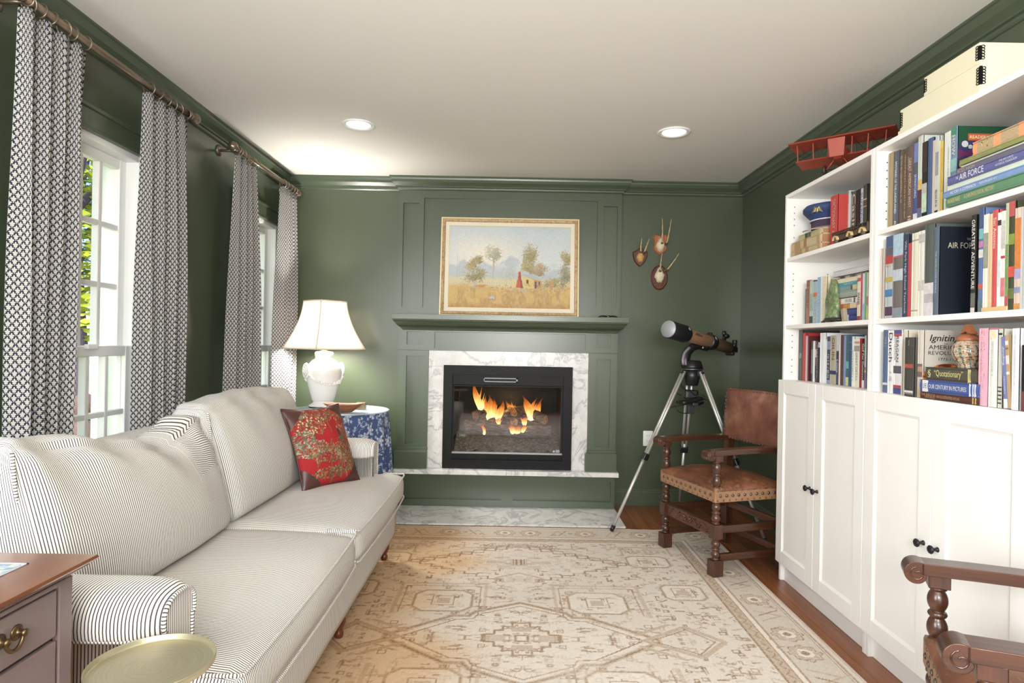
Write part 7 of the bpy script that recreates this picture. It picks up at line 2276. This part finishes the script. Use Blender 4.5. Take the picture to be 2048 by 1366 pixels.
# ------------------------------------------------------------------ bedside chest at lower left
CHW = P('grey_brown_painted_wood', (122, 106, 104), .36, 0, .14, 7, .05, 90, .5, .3)
CHT = wood('polished_mahogany_top', (86, 48, 32), (138, 90, 62), 1, .8, .22, .5)
CHD = P('dark_reveal', (26, 14, 12), .7)
cx1 = -.822
cc_ = thing('chest_of_drawers', 'mahogany topped chest of drawers with brass bail pulls at the lower left corner', 'chest', (-1.08, .91, 0))
b = MB()
b.box(-1.36, cx1 - .02, .66, 1.17, .10, .757)
b.box(cx1 - .02, cx1, 1.137, 1.17, .10, .757); b.box(cx1 - .02, cx1, .66, .693, .10, .757); b.box(cx1 - .02, cx1, .693, 1.137, .748, .757)
zz = [.10, .315, .525, .655, .748]
b.build('body', CHW, cc_, bev=.002)
lev = [(-.018, .757), (-.006, .760), (.004, .766), (.012, .772), (.012, .776), (.020, .778), (.024, .783), (.022, .788)]
tm_ = MB(); vs = []; fs = []
for i_, z in lev: 
    vs += [(-1.36 - i_, .66 - i_, z), (cx1 + .008 + i_, .66 - i_, z), (cx1 + .008 + i_, 1.172 + i_, z), (-1.36 - i_, 1.172 + i_, z)]
for k in range(len(lev) - 1):
    for q in range(4): fs.append((k * 4 + q, k * 4 + (q + 1) % 4, k * 4 + 4 + (q + 1) % 4, k * 4 + 4 + q))
n = (len(lev) - 1) * 4; fs.append((n, n + 1, n + 2, n + 3)); fs.append((3, 2, 1, 0))
tm_.add(vs, fs)
tp = tm_.build('top', CHT, cc_)
gpi = G('painted_tile_scene'); co = gpi.coord('Object')
np_ = gpi.noise(co, 26, 5, .65, 1.2)
TILE = gpi.fin(gpi.ramp(np_, [(.32, (60, 84, 120)), (.46, (120, 146, 168)), (.56, (190, 196, 186)), (.66, (176, 166, 132)), (.76, (96, 104, 96))]), .2)
MB().box(-1.24, -.885, .75, 1.135, .7882, .7890).build('inlaid_picture', TILE, tp)
frame_mb(0, 1, 0, 1, 0, 1, .01)
e_ = MB().box(-1.243, -.882, 1.135, 1.139, .7882, .7893).box(-.885, -.882, .747, 1.139, .7882, .7893).box(-1.243, -.882, .747, .75, .7882, .7893).box(-1.243, -1.24, .747, 1.139, .7882, .7893)
e_.build('inlay_edge', P('pewter_edge', (200, 204, 212), .3, .5), tp)
BRS = P('dark_brass_pull', (110, 92, 66), .35, .85, .2, 60)
for i in range(4):
    z0, z1 = zz[i] + .004, zz[i + 1] - .004
    MB().box(cx1 - .019, cx1 - .012, .694, 1.136, zz[i], zz[i + 1]).build('drawer_recess', CHD, cc_)
    dr = MB().box(cx1 - .014, cx1 - .001, .699, 1.131, z0, z1).build('drawer', CHW, cc_, bev=.002)
    zc_ = (z0 + z1) / 2 + .008
    for yc in (.80, 1.02):
        pl_ = MB()
        for s in (-1, 1):
            Rr = Matrix.Rotation(radians(90), 3, 'Y')
            pl_.lathe([(.013, 0), (.013, .002), (.008, .003), (.005, .006), (.005, .012), (.0065, .016), (0, .018)], 16, (cx1 - .001, yc + s * .018, zc_), Rr)
        pl_.tube([(cx1 + .011, yc + .018 * cos(t) * 1.02, zc_ - .022 * sin(t)) for t in [pi * k / 14 for k in range(15)]], .0035, 8)
        pl_.build('bail_pull', BRS, dr)
for (x, y) in ((cx1 - .03, 1.14), (cx1 - .03, .69), (-1.33, 1.14), (-1.33, .69)):
    MB().box(x - .03, x + .03, y - .03, y + .03, .0095 if x > -1.2 else 0, .10).build('foot', CHW, cc_, bev=.004)

# ------------------------------------------------------------------ brass drinks table
gbr = G('brushed_brass'); co = gbr.sep(gbr.coord('Object'))
rad_ = gbr.noise(gbr.comb(gbr.m('SQRT', co[0] * co[0] + co[1] * co[1]) * 260.0, gbr.m('ARCTAN2', co[1], co[0]) * .8, 0.0), 1.0, 3)
BRASS = gbr.fin(gbr.mix(rad_, lin((176, 168, 138)), lin((206, 200, 172))), .34, .75)
dt = thing('drinks_table', 'small round brushed brass pedestal table in front of the sofa arm', 'table', (-.652, 1.140, .009))
DX, DY = -.652, 1.140
MB().lathe([(0, .598), (.102, .598), (.1055, .5995), (.1075, .602), (.108, .611), (.1075, .6125), (.1065, .6128), (.1058, .612), (.1052, .604), (.1040, .6022), (.102, .602), (.06, .602), (0, .602)], 64, (DX, DY, 0)).build('tray_top', BRASS, dt)
MB().lathe([(.0075, .02), (.0075, .585), (.022, .592), (.022, .598)], 18, (DX, DY, 0)).build('stem', BRASS, dt)
MB().lathe([(.098, .0095), (.10, .012), (.096, .018), (.02, .023), (.0075, .03)], 48, (DX, DY, 0)).build('base', BRASS, dt)

# ------------------------------------------------------------------ garden outside
gl2 = G('lawn'); co = gl2.coord('Object')
n1 = gl2.noise(co, .35, 4, .6); n2 = gl2.noise(co, 30, 3)
GRASS = gl2.fin(gl2.mix(n2, gl2.ramp(n1, [(.3, (96, 112, 58)), (.6, (140, 152, 80))]), lin((112, 130, 64))), .9)
struct(MB().box(-45, XL - .21, -14, 60, -.75, -.45), 'lawn', GRASS)
SID = P('glare_wall_clapboard', (246, 246, 244), .7, 0, .01, 3)
hw_ = thing('added_glare_wall', 'added white clapboard wall standing in for glare beyond the windows', 'glare wall', (-3.0, 6.4, -.45))  # invented wing; its white stands in for glare through the panes
MB().box(-4.28, XL - .21, 6.42, 8.0, -.45, 4.6).build('glare_wall_body', SID, hw_)
sd9 = MB()
for k in range(38):
    z = -.45 + k * .132
    sd9.prism([(6.42, z), (6.40, z), (6.412, z + .135), (6.42, z + .135)], -4.285, XL - .2, 'x')
sd9.build('glare_wall_siding', SID, hw_, kind='stuff')
MB().box(-4.34, -4.22, 6.36, 6.48, -.45, 4.6).build('glare_wall_corner_board', SID, hw_)
BRK = P('purple_grey_bark', (96, 84, 100), .9, 0, .3, 8, .6, 30, .5, 0, .02)
LF = [P('sunlit_leaf', (168, 178, 52), .6, 0, .35, 1.5), P('green_leaf', (86, 116, 44), .6, 0, .35, 1.5), P('dark_leaf', (58, 84, 46), .6, 0, .35, 1.5)]
def gtree(x, y, h, cr, seed, leaf, label, n=2600, trunk=.16):
    rr = random.Random(seed)
    t = thing('garden_tree', label, 'tree', (x, y, -.45), 'trees in the garden')
    tk_ = MB(); pts = [(x + .25 * sin(k * .7 + seed) * k / 9, y + .2 * cos(k + seed) * k / 9, -.47 + h * .75 * k / 9) for k in range(10)]
    tk_.tube(pts, [trunk * (1.25 - .9 * k / 9) for k in range(10)], 9)
    for q in range(6):
        p = Vector(pts[4 + q % 5]); a = rr.uniform(0, 6.28)
        tk_.tube([p, p + Vector((cos(a) * cr * .4, sin(a) * cr * .4, h * .12)), p + Vector((cos(a) * cr * .8, sin(a) * cr * .8, h * .2))], [trunk * .4, trunk * .25, .02], 6)
    tk_.build('trunk', BRK, t)
    lf_ = MB(); vs = []; fs = []
    cl = [(rr.uniform(-1, 1) * cr * .7, rr.uniform(-1, 1) * cr * .7, rr.uniform(.32, .95) * h, rr.uniform(.3, .5) * cr) for _ in range(16)]
    for k in range(n):
        c = cl[rr.randrange(16)]
        d = Vector((rr.gauss(0, 1), rr.gauss(0, 1), rr.gauss(0, .8))).normalized() * c[3] * rr.uniform(.4, 1)
        p = Vector((x + c[0], y + c[1], -.45 + c[2])) + d
        s = rr.uniform(.05, .13); R = Matrix.Rotation(rr.uniform(0, 6.28), 3, 'Z') @ Matrix.Rotation(rr.uniform(0, 3.1), 3, 'X')
        i = len(vs)
        for q in ((-s, 0, 0), (0, -s * .5, 0), (s, 0, 0), (0, s * .5, 0)): vs.append(p + R @ Vector(q))
        fs.append((i, i + 1, i + 2, i + 3))
    lf_.add(vs, fs); lf_.build('foliage', LF[leaf], t, kind='stuff')
gtree(-7.4, 10.5, 6.5, 2.2, 1, 0, 'sunlit yellow-green tree on the lawn nearest the near window', 3600, .2)
gtree(-10.6, 15.0, 8.0, 2.4, 2, 1, 'mid green tree on the lawn behind the sunlit one', 3000)
gtree(-19, 27, 11, 4.5, 6, 2, 'tallest dark tree closing the garden at the back', 3000)
stn = thing('garden_statue', 'weathered brown stone finial with rounded head standing on the lawn', 'statue', (-3.55, 5.15, -.45))
STN = P('brown_garden_stone', (112, 88, 84), .9, 0, .2, 14, .4, 60, .5, 0, .004)
MB().lathe([(.20, 0), (.20, .06), (.13, .10), (.12, .60), (.16, .66), (.17, .72), (.15, .84), (.10, .93), (.06, .97)], 20, (-3.55, 5.15, -.45)).build('pedestal', STN, stn)
MB().lathe([(.055, .95), (.09, .99), (.115, 1.05), (.112, 1.10), (.08, 1.15), (.03, 1.18), (0, 1.185)], 20, (-3.55, 5.15, -.45)).build('rounded_head', STN, stn)

flush_text()
